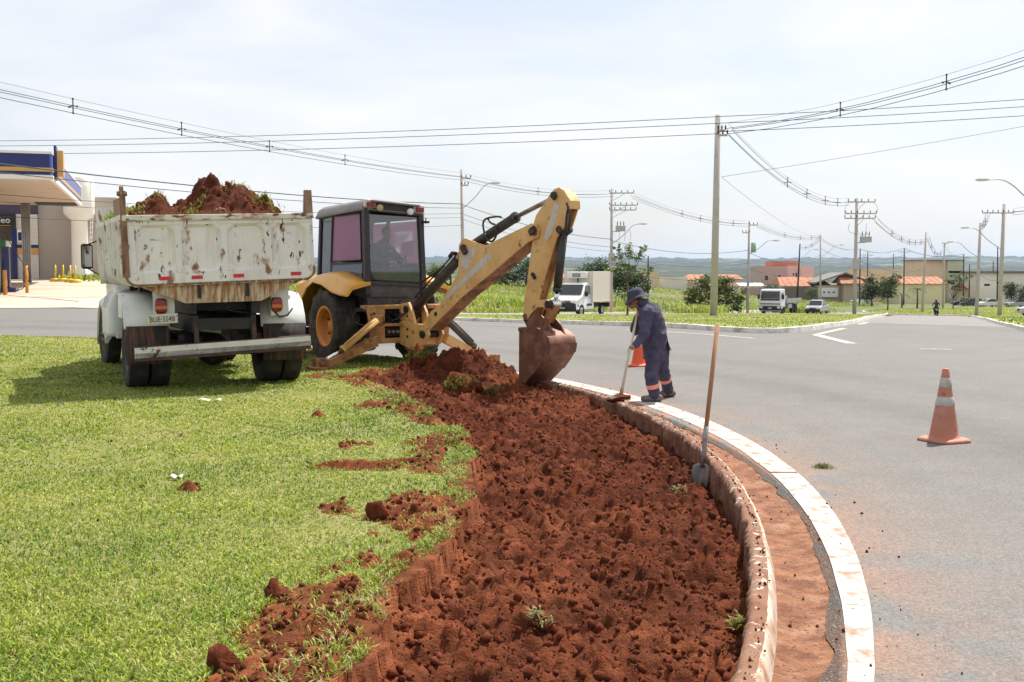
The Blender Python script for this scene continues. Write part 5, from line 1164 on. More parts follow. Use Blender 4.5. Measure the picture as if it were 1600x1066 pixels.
def hand(wr, to, curl, side, s=1.0):
    """palm, four bent fingers and a thumb closing on a handle that runs along `curl`"""
    d = (to - wr).normalized(); c = Vector(curl).normalized(); up = c.cross(d).normalized() * side; P = []
    pc = wr + d * .055 * s; P.append(('ell', pc, (.042 * s, .042 * s, .03 * s))); P.append(('cap', wr, pc, .028 * s, .034 * s))
    for i, (k, L) in enumerate(((-.030, .036), (-.010, .042), (.011, .040), (.031, .032))):
        b = pc + c * k * s + d * .03 * s; m1 = b + d * L * .75 * s + up * .012 * s; m2 = m1 + up * .036 * s - d * .004 * s; m3 = m2 - d * .026 * s + up * .004 * s
        P += [('cap', b, m1, .0105 * s, .0098 * s), ('cap', m1, m2, .0098 * s, .0092 * s), ('cap', m2, m3, .0092 * s, .008 * s)]
    t0 = pc - c * .034 * s; t1 = t0 + up * .03 * s - c * .014 * s; t2 = t1 + up * .014 * s + d * .026 * s + c * .012 * s
    return P + [('cap', t0, t1, .0125 * s, .0115 * s), ('cap', t1, t2, .0115 * s, .009 * s)]
hoe_top, hoe_bot = at(998, 480, 14.62) - W0, at(969, 624, 13.78) - W0; hd_ = (hoe_bot - hoe_top).normalized()
def on_hoe(t): return hoe_top + (hoe_bot - hoe_top) * t
g_n, g_f = on_hoe(.47), on_hoe(.09)
wr_n = g_n + (el_n - g_n).normalized() * .085; wr_f = g_f + (el_f - g_f).normalized() * .085
hang = R(26)
prims = [('ell', head, (.095, .075, .118), (0, -hang, 0)), ('ell', head + Vector((-.088, 0, -.038)), (.022, .016, .024)), ('ell', head + Vector((-.055, 0, -.085)), (.045, .045, .04)), ('ell', head + Vector((-.075, 0, -.068)), (.022, .028, .014)), ('ell', head + Vector((-.066, -.03, .005)), (.02, .02, .016)), ('ell', head + Vector((-.066, .03, .005)), (.02, .02, .016)), ('ell', head + Vector((.012, -.076, -.02)), (.026, .012, .034)), ('ell', head + Vector((.012, .076, -.02)), (.026, .012, .034)), ('ell', head + Vector((-.09, 0, -.012)), (.012, .012, .02)),
    ('cap', head + Vector((.03, 0, -.07)), neck + Vector((.05, 0, -.04)), .055, .062), ('cap', neck + Vector((.07, 0, -.07)), J(1021, 505, 14.65), .12, .14), ('cap', J(1021, 505, 14.65), J(1026, 550, 14.65), .14, .14), ('cap', sh_n + Vector((0, .06, -.03)), sh_f + Vector((0, -.06, -.03)), .055, .055), ('cap', sh_n + Vector((0, .05, -.03)), el_n, .048, .042), ('cap', el_n, wr_n, .042, .029), ('cap', sh_f, el_f, .052, .045), ('cap', el_f, wr_f, .042, .029),
    ('cap', hip_n, kn_n, .085, .062), ('cap', kn_n, an_n, .058, .042), ('cap', hip_f, kn_f, .085, .062), ('cap', kn_f, an_f, .058, .042), ('cap', an_n, an_n + Vector((-.12, -.01, -.06)), .045, .035), ('cap', an_f, an_f + Vector((-.11, 0, -.06)), .045, .035)]
prims += hand(wr_n, g_n + (g_n - wr_n) * .2, hd_, 1) + hand(wr_f, g_f + (g_f - wr_f) * .2, hd_, -1)
put(organic(prims, .0075, 3), 'body', m_skin, WK)
def ring(px, py, Y, hx, hy, tilt=0, n=16):
    c = J(px, py, Y); return [c + Vector((hx * math.cos(2 * math.pi * i / n), hy * math.sin(2 * math.pi * i / n), -tilt * math.cos(2 * math.pi * i / n))) for i in range(n)]
jk = organic([('loft', [ring(1004, 474, 14.64, .07, .08, -.03), ring(1009, 479, 14.645, .13, .17, -.05), ring(1014, 488, 14.65, .155, .205, -.05), ring(1019.5, 503, 14.65, .165, .20, -.03), ring(1022.5, 522, 14.65, .165, .19, -.01), ring(1024.5, 541, 14.65, .178, .20, 0), ring(1025, 553, 14.65, .178, .205, .01), ring(1024.5, 563, 14.65, .168, .20, .02)]),
    ('cap', sh_n + Vector((0, .03, -.01)), el_n, .098, .074), ('cap', el_n, wr_n - (g_n - wr_n).normalized() * .02, .070, .048), ('cap', sh_f, el_f, .085, .072), ('cap', el_f, wr_f - (g_f - wr_f).normalized() * .02, .068, .048), ('loft', [ring(1005, 469, 14.64, .075, .08, -.035), ring(1004, 476, 14.64, .095, .10, -.03)])], .012, 4)
def wrinkle(me, amp, sc, seed=0.0):
    n_ = len(me.vertices); co = np.zeros(n_ * 3); me.vertices.foreach_get('co', co); co = co.reshape(-1, 3); nr = np.zeros(n_ * 3); me.vertices.foreach_get('normal', nr); nr = nr.reshape(-1, 3)
    d = np.array([mnoise.noise(Vector((p[0] * sc + seed, p[1] * sc, p[2] * sc * 1.6))) + .5 * mnoise.noise(Vector((p[0] * sc * 2.6, p[1] * sc * 2.6 + seed, p[2] * sc * 4 + p[0] * 9))) for p in co])
    me.vertices.foreach_set('co', (co + nr * (amp * d)[:, None]).ravel()); me.update(); return me
put(wrinkle(jk, .019, 8), 'jacket', m_navy2, WK)
tl = MB(); tl.add([J(1043, 530, 14.5), J(1045, 545, 14.47), J(1050, 549, 14.46), J(1046, 541, 14.5), J(1043, 530, 14.62), J(1045, 545, 14.60), J(1049, 548, 14.6), J(1046, 540, 14.6)], [(0, 1, 2, 3), (7, 6, 5, 4), (0, 4, 5, 1), (1, 5, 6, 2), (2, 6, 7, 3), (3, 7, 4, 0)]); tl.build('jacket_tail', m_navy, WK, bevel=.004)
tr = organic([('cap', hip_n, kn_n, .112, .088), ('cap', kn_n, an_n + Vector((0, 0, -.01)), .088, .072), ('cap', hip_f, kn_f, .112, .088), ('cap', kn_f, an_f + Vector((0, 0, -.01)), .088, .072), ('cap', hip_n, hip_f, .12, .12)], .012, 4)
put(wrinkle(tr, .016, 9, 5), 'trousers', m_navy2, WK)
for a, b, px, py, Y, r in ((kn_n, an_n, 1020.5, 602, 14.49, .090), (kn_f, an_f, 1040.5, 591.5, 14.96, .090)):
    d = (b - a).normalized(); t = (J(px, py, Y) - a).dot(d); c = a + d * t; bd = MB(); u, v = basis(d)
    bd.loft([[c + d * z + u * (r * math.cos(2 * math.pi * i / 18)) + v * (r * math.sin(2 * math.pi * i / 18)) for i in range(18)] for z in (-.03, .03)], 0, True, True, False); bd.build('reflective_band', m_orangeband, WK)
for an, dx, lift in ((an_n, -.15, 0), (an_f, -.10, .0)):
    f = Vector((an.x, an.y, 0)); heel = f + Vector((.06, 0, .03)); toe = f + Vector((dx, -.02, .03))
    bt = organic([('cap', an + Vector((0, 0, .03)), f + Vector((.01, 0, .07)), .058, .056), ('cap', heel + Vector((0, 0, .02)), f + Vector((dx * .5, -.01, .045)), .052, .048), ('cap', f + Vector((dx * .4, -.01, .045)), toe + Vector((0, 0, .012)), .050, .042)], .010, 3)
    for vv in bt.vertices: vv.co.z = max(vv.co.z, .002)
    put(bt, 'boot', m_boot, WK)
# sun hat: crown, drooping brim, cloth over the neck
hc = head + Vector((.0, 0, .055)); ht = MB(); Mx = Matrix.Translation(hc) @ Matrix.Rotation(-hang * .75, 4, 'Y'); prof = [(.001, .105), (.06, .10), (.095, .075), (.106, .035), (.110, -.005), (.135, -.012), (.165, -.03), (.167, -.036), (.135, -.02), (.105, -.012)]
sub = MB().lathe(prof, 28, (0, 0, 0), (0, 0, 1)); pts = []
for x, y, z in sub.v:
    r_ = math.hypot(x, y); a = math.atan2(y, x)
    if r_ > .12: z += -.035 * math.cos(a) ** 2 * (1 if x < 0 else .3) + .012 * math.sin(3 * a)
    pts.append((x * 1.08, y * .94, z))
ht.add(pts, sub.f, 0, True, Mx); ht.build('sun_hat', m_hatcloth, WK)
nf = organic([('loft', [[head + Vector((.03, 0, .02)) + Vector((.085 * math.cos(t), .098 * math.sin(t), 0)) for t in [2 * math.pi * i / 14 for i in range(14)]], [head + Vector((.055, 0, -.06)) + Vector((.085 * math.cos(t), .105 * math.sin(t), 0)) for t in [2 * math.pi * i / 14 for i in range(14)]], [neck + Vector((.04, 0, -.03)) + Vector((.11 * math.cos(t), .13 * math.sin(t), -.03 * math.cos(t))) for t in [2 * math.pi * i / 14 for i in range(14)]]])], .011, 3)
put(wrinkle(nf, .008, 12, 2), 'neck_flap', m_hatcloth, WK)
m_print = M('faded_print', (.30, .30, .31), .9, var=.25, vscale=40)
txt = text_mesh('back_print', 'PREF', .075, m_print, WK, J(1033, 481, 14.60) + Vector((.0, -.015, .005)), (0, 0, 0), .001)
bx_ = Vector((.55, -.83, -.02)).normalized(); by_ = Vector((-.66, -.42, .62)); by_ = (by_ - bx_ * by_.dot(bx_)).normalized(); bz_ = bx_.cross(by_)
# laid on the upper back, letters running down the shoulder blade
dirx = (J(1037, 500, 14.56) - J(1022, 474, 14.52)).normalized(); nrm = Vector((.72, -.58, .38)); nrm = (nrm - dirx * nrm.dot(dirx)).normalized(); diry = nrm.cross(dirx)
txt.matrix_local = Matrix.Translation(J(1030, 485, 14.52) + nrm * .055) @ Matrix((dirx, diry, nrm)).transposed().to_4x4()

# ---- the hoe he holds
HO = empty('hoe', W0 + hoe_bot, 0, 'hoe with pale wooden handle held by the worker at the kerb', 'hoe')
h0 = hoe_top - hoe_bot
MB().cyl(h0, h0 * .10, .0165, .018, 12).build('handle', m_palehandle, HO)
hm = MB(); hm.cyl(h0 * .12, h0 * .02, .022, .026, 12); hm.loft([[(-.13, -.05, -.005), (.13, -.05, -.005), (.13, -.05, .01), (-.13, -.05, .01)], [(-.11, .03, .02), (.11, .03, .02), (.11, .03, .04), (-.11, .03, .04)], [(-.03, .06, .05), (.03, .06, .05), (.03, .05, .075), (-.03, .05, .075)]]); hm.build('blade', M('soiled_steel', (.16, .085, .055), .7, .3, var=.25, vscale=15), HO, bevel=.004)
lump_o = clods('soil_lump', [np.array((0, 0, 0))], [.12], m_soillump, 77, None); lump_o.location = W0 + hoe_bot + Vector((.0, .0, .005)); lump_o.scale = (1.4, .8, .42)
tag(lump_o, 'flattened lump of red soil under the hoe blade on the kerb', 'soil lump')

# ---- shovel stuck in the bed by the kerb
S0 = gz(1093, 764, -.17); S1 = at(1121, 508, S0.y + .22); SV = empty('shovel', S0, 0, 'long-handled shovel standing upright in the soil against the kerb', 'shovel')
d = S1 - S0; L = d.length; d.normalize()
MB().cyl(d * .42, d * L, .0195, .0205, 14).build('handle', m_handle, SV)
k = MB(); sx = Vector((.9, -.44, 0)).normalized(); nrm = sx.cross(d).normalized()
k.tube([d * .56, d * .44, d * .33 - nrm * .025, d * .19 + nrm * .005], [.023, .024, .022, .019], 10); k.build('socket', m_steel, SV)
bl = MB(); rings = []
for t, w_, c in ((-.06, .055, .008), (.0, .068, .014), (.08, .078, .020), (.16, .082, .022), (.205, .080, .016), (.222, .035, .0)):
    row = [d * t + sx * (w_ * q) + nrm * (c * (q * q) * 1.2 - .012 * max(0, 1 - abs(q) * 3)) for q in (-1, -.66, -.33, 0, .33, .66, 1)]; rings.append(row + [p - nrm * .004 for p in row[::-1]])
bl.loft(rings); bl.build('blade', M('shovel_blade_steel', (.17, .16, .155), .45, .6, var=.15, vscale=10, layers=[((.25, .12, .07), 7, .5, .65)]), SV)

# ---- traffic cones
def cone(name, loc, h, mats, rz, label, bands=True):
    c = empty(name, loc, R(rz), label, 'traffic cone', 'traffic cones on the road')
    b = MB(); n = 28; r_ = .205; rings = []
    for z, rr, p in ((0, 1.03, 5), (.012, 1.05, 5), (.03, 1.0, 4), (.04, .86, 3)):
        ring_ = []
        for i in range(n):
            a = 2 * math.pi * i / n; q = (abs(math.cos(a)) ** p + abs(math.sin(a)) ** p) ** (-1 / p); ring_.append((r_ * rr * q * math.cos(a), r_ * rr * q * math.sin(a), z))
        rings.append(ring_)
    b.loft(rings); b.build('base', mats[0], c)
    s_ = MB(); R0, R1 = .155, .03
    def rad(t): return R0 + (R1 - R0) * t
    s_.lathe([(R0 * 1.12, .036), (rad(.03), .05)] + [(rad(t), t * h) for t in (.1, .3, .5, .7, .9, .985)] + [(R1 * .75, h), (R1 * .7, h * .97)], 28); s_.build('cone_body', mats[0], c)
    if bands:
        for a, b_ in ((.74, .87), (.49, .61)): MB().lathe([(rad(a) + .0008, a * h), (rad(a) + .003, a * h + .002), (rad(b_) + .003, b_ * h - .002), (rad(b_) + .0008, b_ * h)], 28).build('white_band', mats[1], c)
    return c
m_conefade = M('faded_cone', (.44, .165, .11), .65, var=.12, vscale=5, layers=[((.40, .25, .19), 6, .5, .75), ((.22, .10, .07), 12, .58, .68)])
m_coneband = M('cone_band', (.44, .42, .40), .55, var=.1, vscale=12, layers=[((.36, .27, .22), 9, .52, .68)])
m_conenew = M('bright_cone', (.75, .10, .030), .5, var=.06)
cone('traffic_cone', (4.45, 11.12, .012), .755, (m_conefade, m_coneband), 24, 'sun-faded pinkish orange cone with two white bands alone on the asphalt')
cone('traffic_cone', (2.36, 20.1, .012), .74, (m_conenew, m_coneband), 10, 'bright orange traffic cone standing on the road behind the worker')
# ================================================================== VEHICLES ON THE ROADS
m_carwhite = M('car_white', (.74, .74, .73), .25, var=.02, coat=.6)
m_vanbox = M('van_box', (.68, .62, .52), .5, var=.04, vscale=2)
m_plastic = M('black_plastic', (.02, .02, .021), .55, var=.15)
m_alloy = M('alloy_rim', (.42, .42, .43), .35, .7, var=.1)
m_silver = M('car_silver', (.42, .43, .44), .3, .4, var=.03, coat=.5)
m_cardark = M('car_dark', (.03, .032, .036), .25, var=.02, coat=.6)
RBH = R(153)
def carwheel(p, c, r, w, out): return wheel(p, c, r, w, r * .62, out, .03, 'road', 24, m_alloy, holes=5)
def side_outline(mb, poly, hw, inset=.06, mat=0, zt=None):
    """body from a side outline (y,z), drawn in towards the roof"""
    zmax = max(z for _, z in poly); rings = []
    def hwz(z): return hw - inset * max(0, (z - zt) / (zmax - zt)) if zt else hw
    mb.prism(poly, lambda y, z: (-hwz(z), y, z), lambda y, z: (hwz(z), y, z), mat)
# ---- refrigerated box van
VN = empty('box_van', col_at(905, 74.5, .015), RBH, 'white box van with dark windscreen and refrigerator unit above the cab', 'van')
vb = MB(); hw = .98
side_outline(vb, [(2.72, .42), (2.80, .62), (2.78, 1.02), (2.62, 1.16), (1.72, 1.36), (1.02, 2.10), (.80, 2.22), (-.25, 2.24), (-.32, .42)], hw, .14, 0, 1.25)
van_b = vb.build('cab_body', m_carwhite, VN, bevel=.07, seg=3)
pane('windscreen', [(-.86, 1.70, 1.42), (.86, 1.70, 1.42), (.78, 1.08, 2.09), (-.78, 1.08, 2.09)], m_darkglass, VN, -.02)
for s_ in (-1, 1):
    pane('side_window', [(s_ * .965, 1.36, 1.44), (s_ * .965, .30, 1.42), (s_ * .90, .32, 2.02), (s_ * .90, .98, 2.04)], m_darkglass, VN, .012 * s_)
    MB().b2((s_ * .96, 1.15, 1.30), (s_ * 1.17, 1.30, 1.66)).build('mirror', m_plastic, VN, bevel=.04)
    MB().prism([(2.80, .92), (2.72, 1.08), (2.15, 1.20), (2.2, 1.0)], lambda y, z: (s_ * .66, y + .03, z), lambda y, z: (s_ * .99, y - .02, z)).build('headlamp', m_lampwhite, VN, bevel=.02)
    MB().b2((s_ * .975, .1, .66), (s_ * 1.0, .95, .82)).build('side_trim', m_plastic, VN, bevel=.01)
    MB().b2((s_ * .965, .35, 1.22), (s_ * 1.0, .55, 1.26)).build('door_handle', m_plastic, VN)
    for y in (1.85, -1.83): carwheel(VN, (s_ * .87, y, .345), .345, .22, s_)
    MB().lathe([(.345, -.02), (.42, -.02), (.42, .02), (.345, .02)], 24, (s_ * .985, 1.85, .36), (1, 0, 0), smooth=False).build('wheel_arch', m_plastic, VN)
gp = MB(); gp.loft([[(-x, y, z) for x, y in ((-w, yy), (-w * .5, yy + .05), (w * .5, yy + .05), (w, yy))] for z, w, yy in ((.34, .94, 2.72), (.55, .99, 2.80), (.85, .98, 2.82), (.92, .60, 2.80), (1.06, .56, 2.74))], 0, True, False, False); gp.b2((-.97, 2.3, .34), (.97, 2.78, .80)); gp.build('front_bumper', m_plastic, VN, bevel=.02)
dm = MB(); dm.add([(0, 2.865, .84), (.075, 2.865, .96), (0, 2.855, 1.08), (-.075, 2.865, .96), (0, 2.885, .89), (.04, 2.885, .96), (0, 2.885, 1.03), (-.04, 2.885, .96)], [(0, 1, 5, 4), (1, 2, 6, 5), (2, 3, 7, 6), (3, 0, 4, 7)]); dm.build('diamond_emblem', m_chrome, VN)
MB().bar((-.62, 2.85, .99), (-.09, 2.86, .97), .02, .02).bar((.09, 2.86, .97), (.62, 2.85, .99), .02, .02).build('grille_bar', m_chrome, VN)
MB().b2((-.20, 2.84, .52), (.20, 2.87, .63)).build('number_plate', m_plate, VN)
bx = MB(); bx.b2((-1.04, -3.05, .92), (1.04, .12, 2.98)); vbox = bx.build('cargo_box', m_vanbox, VN, bevel=.02)
for s_ in (-1, 1):
    for y in (-3.03, .10): MB().b2((s_ * 1.03, y - .03, .90), (s_ * 1.06, y + .03, 3.0)).build('corner_trim', m_vanbox, vbox)
    MB().b2((s_ * 1.03, -3.05, .90), (s_ * 1.055, .12, .99)).build('lower_rail', m_vanbox, vbox)
ru = MB(); ru.b2((-.72, .12, 2.52), (.72, .50, 2.95)); ruo = ru.build('refrigerator_unit', m_carwhite, VN, bevel=.05)
MB().b2((-.28, .50, 2.62), (.28, .515, 2.84)).build('unit_grille', m_plastic, ruo); MB().b2((-.23, .515, 2.66), (.23, .52, 2.80)).build('unit_plate', M('unit_plate', (.35, .28, .25), .5), ruo)
MB().b2((.0, .13, 2.2), (.06, .2, 2.52)).build('unit_pipe', m_plastic, VN)
MB().b2((-.40, -3.0, .55), (-.34, .0, .75)).b2((.34, -3.0, .55), (.40, 0, .75)).b2((-.8, -.9, .5), (-.4, -.3, .85)).b2((-1.0, -3.1, .5), (1.0, -3.0, .8)).b2((-.4, -2.0, .6), (.4, -1.9, .9)).build('chassis', m_plastic, VN)
# ---- flatbed lorry
LT = empty('flatbed_truck', col_at(1208, 113, .015), R(150), 'white cab-over lorry with an empty grey flatbed on the side road', 'truck')
cb = MB(); side_outline(cb, [(1.05, .55), (1.10, 1.0), (1.06, 1.55), (.92, 2.45), (.80, 2.58), (-.55, 2.60), (-.62, .75), (.35, .75), (.45, .55)], 1.13, .08, 0, 1.5); cb.build('cab', m_carwhite, LT, bevel=.07, seg=3)
pane('windscreen', [(-1.0, 1.075, 1.62), (1.0, 1.075, 1.62), (.95, .945, 2.36), (-.95, .945, 2.36)], m_darkglass, LT, -.02)
MB().b2((-1.0, 1.09, 1.42), (1.0, 1.105, 1.58)).build('upper_grille', m_plastic, LT); MB().b2((-1.05, 1.09, 1.02), (1.05, 1.115, 1.12)).build('grille', m_plastic, LT); MB().b2((-1.15, .95, .42), (1.15, 1.16, .86)).build('front_bumper', m_plastic, LT, bevel=.03); MB().b2((-1.12, .9, .30), (1.12, 1.12, .42)).build('valance', m_silver, LT, bevel=.02)
MB().lathe([(.07, .0), (.09, .0), (.09, .02), (.07, .02)], 20, (0, 1.105, 1.25), (0, 1, 0)).build('round_emblem', m_chrome, LT); MB().b2((-.2, 1.16, .58), (.2, 1.17, .70)).build('number_plate', m_plate, LT)
for s_ in (-1, 1):
    pane('side_window', [(s_ * 1.125, .92, 1.58), (s_ * 1.125, -.10, 1.52), (s_ * 1.06, -.05, 2.32), (s_ * 1.06, .78, 2.34)], m_darkglass, LT, .012 * s_)
    MB().b2((s_ * 1.14, .80, 1.55), (s_ * 1.40, .92, 2.05)).build('mirror', m_plastic, LT, bevel=.05); MB().b2((s_ * .75, 1.14, .62), (s_ * 1.1, 1.175, .82)).build('headlamp', m_lampwhite, LT, bevel=.03)
    for y, x in ((.0, .98), (-3.5, .98), (-4.65, .98)): wheel(LT, (s_ * x, y, .48), .48, .28, .28, s_, .08, 'road', 30)
dk = MB(); dk.b2((-1.22, -6.3, 1.12), (1.22, -.85, 1.28)); deck = dk.build('deck', m_galv, LT)
for s_ in (-1, 1):
    for i in range(8): MB().b2((s_ * 1.20, -6.28 + i * .68, 1.28), (s_ * 1.24, -5.66 + i * .68, 1.58)).build('drop_side', m_galv, deck)
MB().b2((-1.2, -.9, 1.28), (1.2, -.84, 1.9)).build('headboard', m_galv, deck); MB().b2((-.45, -6.2, .72), (-.35, .5, 1.0)).b2((.35, -6.2, .72), (.45, .5, 1.0)).b2((-.45, -5.5, .78), (.45, -5.3, .95)).b2((-.45, -2.2, .78), (.45, -2.0, .95)).build('chassis', m_dark, LT); MB().b2((-1.15, -3.0, .55), (-.6, -1.6, 1.0)).build('fuel_tank', m_galv, LT, bevel=.06); MB().b2((.98, -2.9, .6), (1.1, -.9, .75)).build('side_guard', m_galv, LT)
# ---- small cars (one shape, several bodies)
def car(name, loc, rz, paint, label, kind='hatch', group=None):
    c = empty(name, loc, rz, label, 'car', group)
    lower = [(2.0, .30), (2.06, .55), (1.98, .78), (1.0, .95), (-1.95, 1.0), (-2.05, .75), (-2.02, .30)]
    upper = {'hatch': [(1.05, .93), (.35, 1.43), (-.2, 1.49), (-1.3, 1.45), (-1.95, 1.0)], 'pickup': [(1.05, .93), (.45, 1.47), (-.05, 1.53), (-.55, 1.52), (-.85, 1.0)], 'sedan': [(1.05, .93), (.35, 1.40), (-.2, 1.45), (-.9, 1.42), (-1.55, 1.0)]}[kind]
    b = MB(); b.prism(lower, lambda y, z: (-.84, y, z), lambda y, z: (.84, y, z)); bo = b.build('body', paint, c, bevel=.07, seg=3)
    u = MB(); zt = .93; zm = max(z for _, z in upper); u.prism(upper, lambda y, z: (-.80 + .16 * (z - zt) / (zm - zt), y, z), lambda y, z: (.80 - .16 * (z - zt) / (zm - zt), y, z)); cab_ = u.build('cabin', m_darkglass, c, bevel=.04)
    rt = [p for p in upper if p[1] > 1.39]; r_ = MB(); r_.loft([[(-.63, y, z + .012), (.63, y, z + .012), (.63, y, z - .03), (-.63, y, z - .03)] for y, z in rt], 0, False); r_.build('roof', paint, c, bevel=.02)
    for s_ in (-1, 1):
        for (a, q) in ((upper[0], upper[1]), (upper[-2], upper[-1])): MB().bar((s_ * .79 - s_ * .15 * (a[1] - zt) / (zm - zt), a[0], a[1]), (s_ * .79 - s_ * .15 * (q[1] - zt) / (zm - zt), q[0], q[1]), .07, .06).build('pillar', paint, c)
        for y in (1.25, -1.25): carwheel(c, (s_ * .74, y, .31), .31, .2, s_)
        MB().box((s_ * .62, 1.97, .70), (.34, .12, .14)).build('headlamp', m_lampwhite, c, bevel=.03); MB().box((s_ * .68, -2.0, .80), (.24, .1, .18)).build('tail_lamp', m_lampred, c, bevel=.03); MB().box((s_ * .90, .75, 1.02), (.16, .1, .13)).build('mirror', m_plastic, c, bevel=.03)
    MB().b2((-.82, 1.85, .28), (.82, 2.09, .58)).build('front_bumper', m_plastic if kind == 'pickup' else paint, c, bevel=.05); MB().b2((-.35, 2.06, .5), (.35, 2.10, .68)).build('grille', m_plastic, c)
    if kind == 'pickup':
        MB().b2((-.74, -1.95, .96), (.74, -.9, 1.03)).build('bed_cover', m_plastic, c)
    return c
car('pickup_car', col_at(1277, 121, .015), R(150), m_silver, 'small silver pickup car following the flatbed lorry', 'pickup')
car('parked_car', col_at(1346, 213, .02), R(95), m_carwhite, 'white parked car on the dry lot before the garage house', 'hatch', 'cars parked along the far street')
car('parked_car', col_at(1544, 192, .02), R(100), m_carwhite, 'white sedan parked in front of the pale flat-roofed hall', 'sedan', 'cars parked along the far street')
car('parked_car', col_at(1519, 196, .02), R(75), m_cardark, 'dark parked car next to the white sedan', 'hatch', 'cars parked along the far street')
car('parked_car', col_at(1589, 190, .02), R(100), m_silver, 'silver parked car under the round dark trees', 'hatch', 'cars parked along the far street')
car('parked_car', col_at(1505, 205, .02), R(90), m_cardark, 'small dark car in front of the yellow workshop door', 'hatch', 'cars parked along the far street')
car('parked_car', onz(47.6, 97.5, .12), R(80), m_silver, 'silver car with dark bumper at the grass verge', 'hatch', 'cars parked along the far street')
# ---- motorcycle and rider going away
MO = empty('motorcycle', col_at(1463, 112, .02), R(-12), 'dark motorcycle being ridden away along the straight road', 'motorcycle')
for y, n_ in ((-.66, 'wheel'), (.66, 'wheel')):
    w_ = MB(); w_.lathe([(.24, -.04), (.30, -.05), (.32, 0), (.30, .05), (.24, .04)], 24, (0, y, .32), (1, 0, 0), closed=True)
    for i in range(5): a = i * 1.2566; w_.bar((0, y, .32), (0, y + .25 * math.cos(a), .32 + .25 * math.sin(a)), .03, .03)
    w_.build(n_, m_tyre, MO)
MB().tube([(0, -.66, .32), (0, -.1, .42), (0, .2, .5), (0, .42, .85)], .035, 6).box((0, .05, .42), (.25, .38, .32)).cyl((.14, .1, .3), (.16, -.7, .38), .045, n=8).build('frame', m_dark, MO, bevel=.02)
MB().box((0, .22, .86), (.26, .46, .22), (R(-8), 0, 0)).build('tank', m_cardark, MO, bevel=.07, seg=3); MB().box((0, -.30, .80), (.24, .66, .10), (R(6), 0, 0)).build('seat', m_black, MO, bevel=.04)
MB().cyl((-.08, .66, .32), (-.08, .46, .95), .025, n=8).cyl((.08, .66, .32), (.08, .46, .95), .025, n=8).tube([(-.36, .30, 1.02), (-.15, .45, 1.0), (.15, .45, 1.0), (.36, .30, 1.02)], .016, 6).build('fork', m_dark, MO)
MB().box((0, -.66, .82), (.20, .08, .10)).build('tail_lamp', m_lampred, MO, bevel=.02); MB().box((0, -.72, .62), (.18, .02, .13), (R(15), 0, 0)).build('number_plate', m_plate, MO)
RI = empty('person', MO.location, R(-12), 'motorcyclist in black jacket and black helmet seen from behind', 'person')
rb = organic([('cap', (0, -.15, .92), (0, .02, 1.30), .15, .17), ('ell', (0, .05, 1.36), (.22, .12, .10)), ('cap', (0, .06, 1.4), (0, .1, 1.5), .06, .06), ('ell', (0, .1, 1.58), (.09, .11, .12))] + [('cap', (s_ * .2, .04, 1.36), (s_ * .32, .16, 1.13), .065, .052) for s_ in (-1, 1)] + [('cap', (s_ * .32, .16, 1.13), (s_ * .33, .33, 1.05), .048, .04) for s_ in (-1, 1)] + [('cap', (s_ * .1, -.18, .90), (s_ * .22, .22, .80), .10, .075) for s_ in (-1, 1)] + [('cap', (s_ * .22, .22, .80), (s_ * .2, -.05, .38), .07, .055) for s_ in (-1, 1)] + [('cap', (s_ * .2, -.05, .36), (s_ * .2, .12, .34), .05, .04) for s_ in (-1, 1)], .022, 4)
put(rb, 'body', M('black_riding_gear', (.02, .02, .022), .8, var=.2), RI); put(organic([('ell', (0, .1, 1.60), (.135, .155, .15))], .02, 3), 'helmet', m_cardark, RI)
MB().box((0, -.135, 1.28), (.2, .02, .05), (R(-20), 0, 0)).build('back_patch', m_coneband, RI)
# ================================================================== FILLING STATION
m_blue = M('fascia_blue', (.012, .022, .13), .35, var=.05); m_blue_sunlit = M('fascia_blue_painted_sunlit', (.07, .12, .42), .4, var=.05); m_gold = M('fascia_gold', (.55, .33, .10), .4, var=.05)  # second blue is the fascia blue again with sunlight painted into it
m_fwhite = M('fascia_white', (.75, .74, .72), .4, var=.04); m_soffit = M('canopy_soffit', (.50, .42, .34), .7, var=.08, vscale=.6, layers=[((.40, .30, .22), .8, .55, .75)])
m_tilewhite = M('white_tile', (.66, .64, .62), .35, var=.03, vscale=3); m_tiledark = M('purple_tile', (.05, .042, .085), .35, var=.12, vscale=4); m_greywall = M('grey_render', (.42, .375, .33), .9, var=.07, vscale=.6, bump=.1, bscale=20)
m_tank = M('tank_white', (.86, .85, .83), .6, var=.04, vscale=1); m_yellow = M('yellow_paint', (.70, .46, .03), .5, var=.1); m_orangep = M('orange_post', (.60, .27, .04), .5, var=.2, vscale=6, layers=[((.3, .08, .03), 8, .55, .65)]); m_greenp = M('green_panel', (.02, .16, .06), .4, var=.1); m_doordark = M('dark_interior', (.045, .04, .038), .9, var=.2)
U_, V_ = Vector((.95, .312, 0)), Vector((-.312, .95, 0)); G0 = Vector((-18.9, 45.0, 0)); GA = math.atan2(.312, .95)
def GP(a, b, z=None):
    p = G0 + U_ * a + V_ * b; return Vector((p.x, p.y, float(hz(p.x, p.y)) if z is None else z))
sheet('forecourt', [(-60, 33), (-19, 37.2), (-8, 39.6), (-10, 52), (-15, 66), (-20, 80), (-75, 95)], .035, m_forecourt, 3.0)
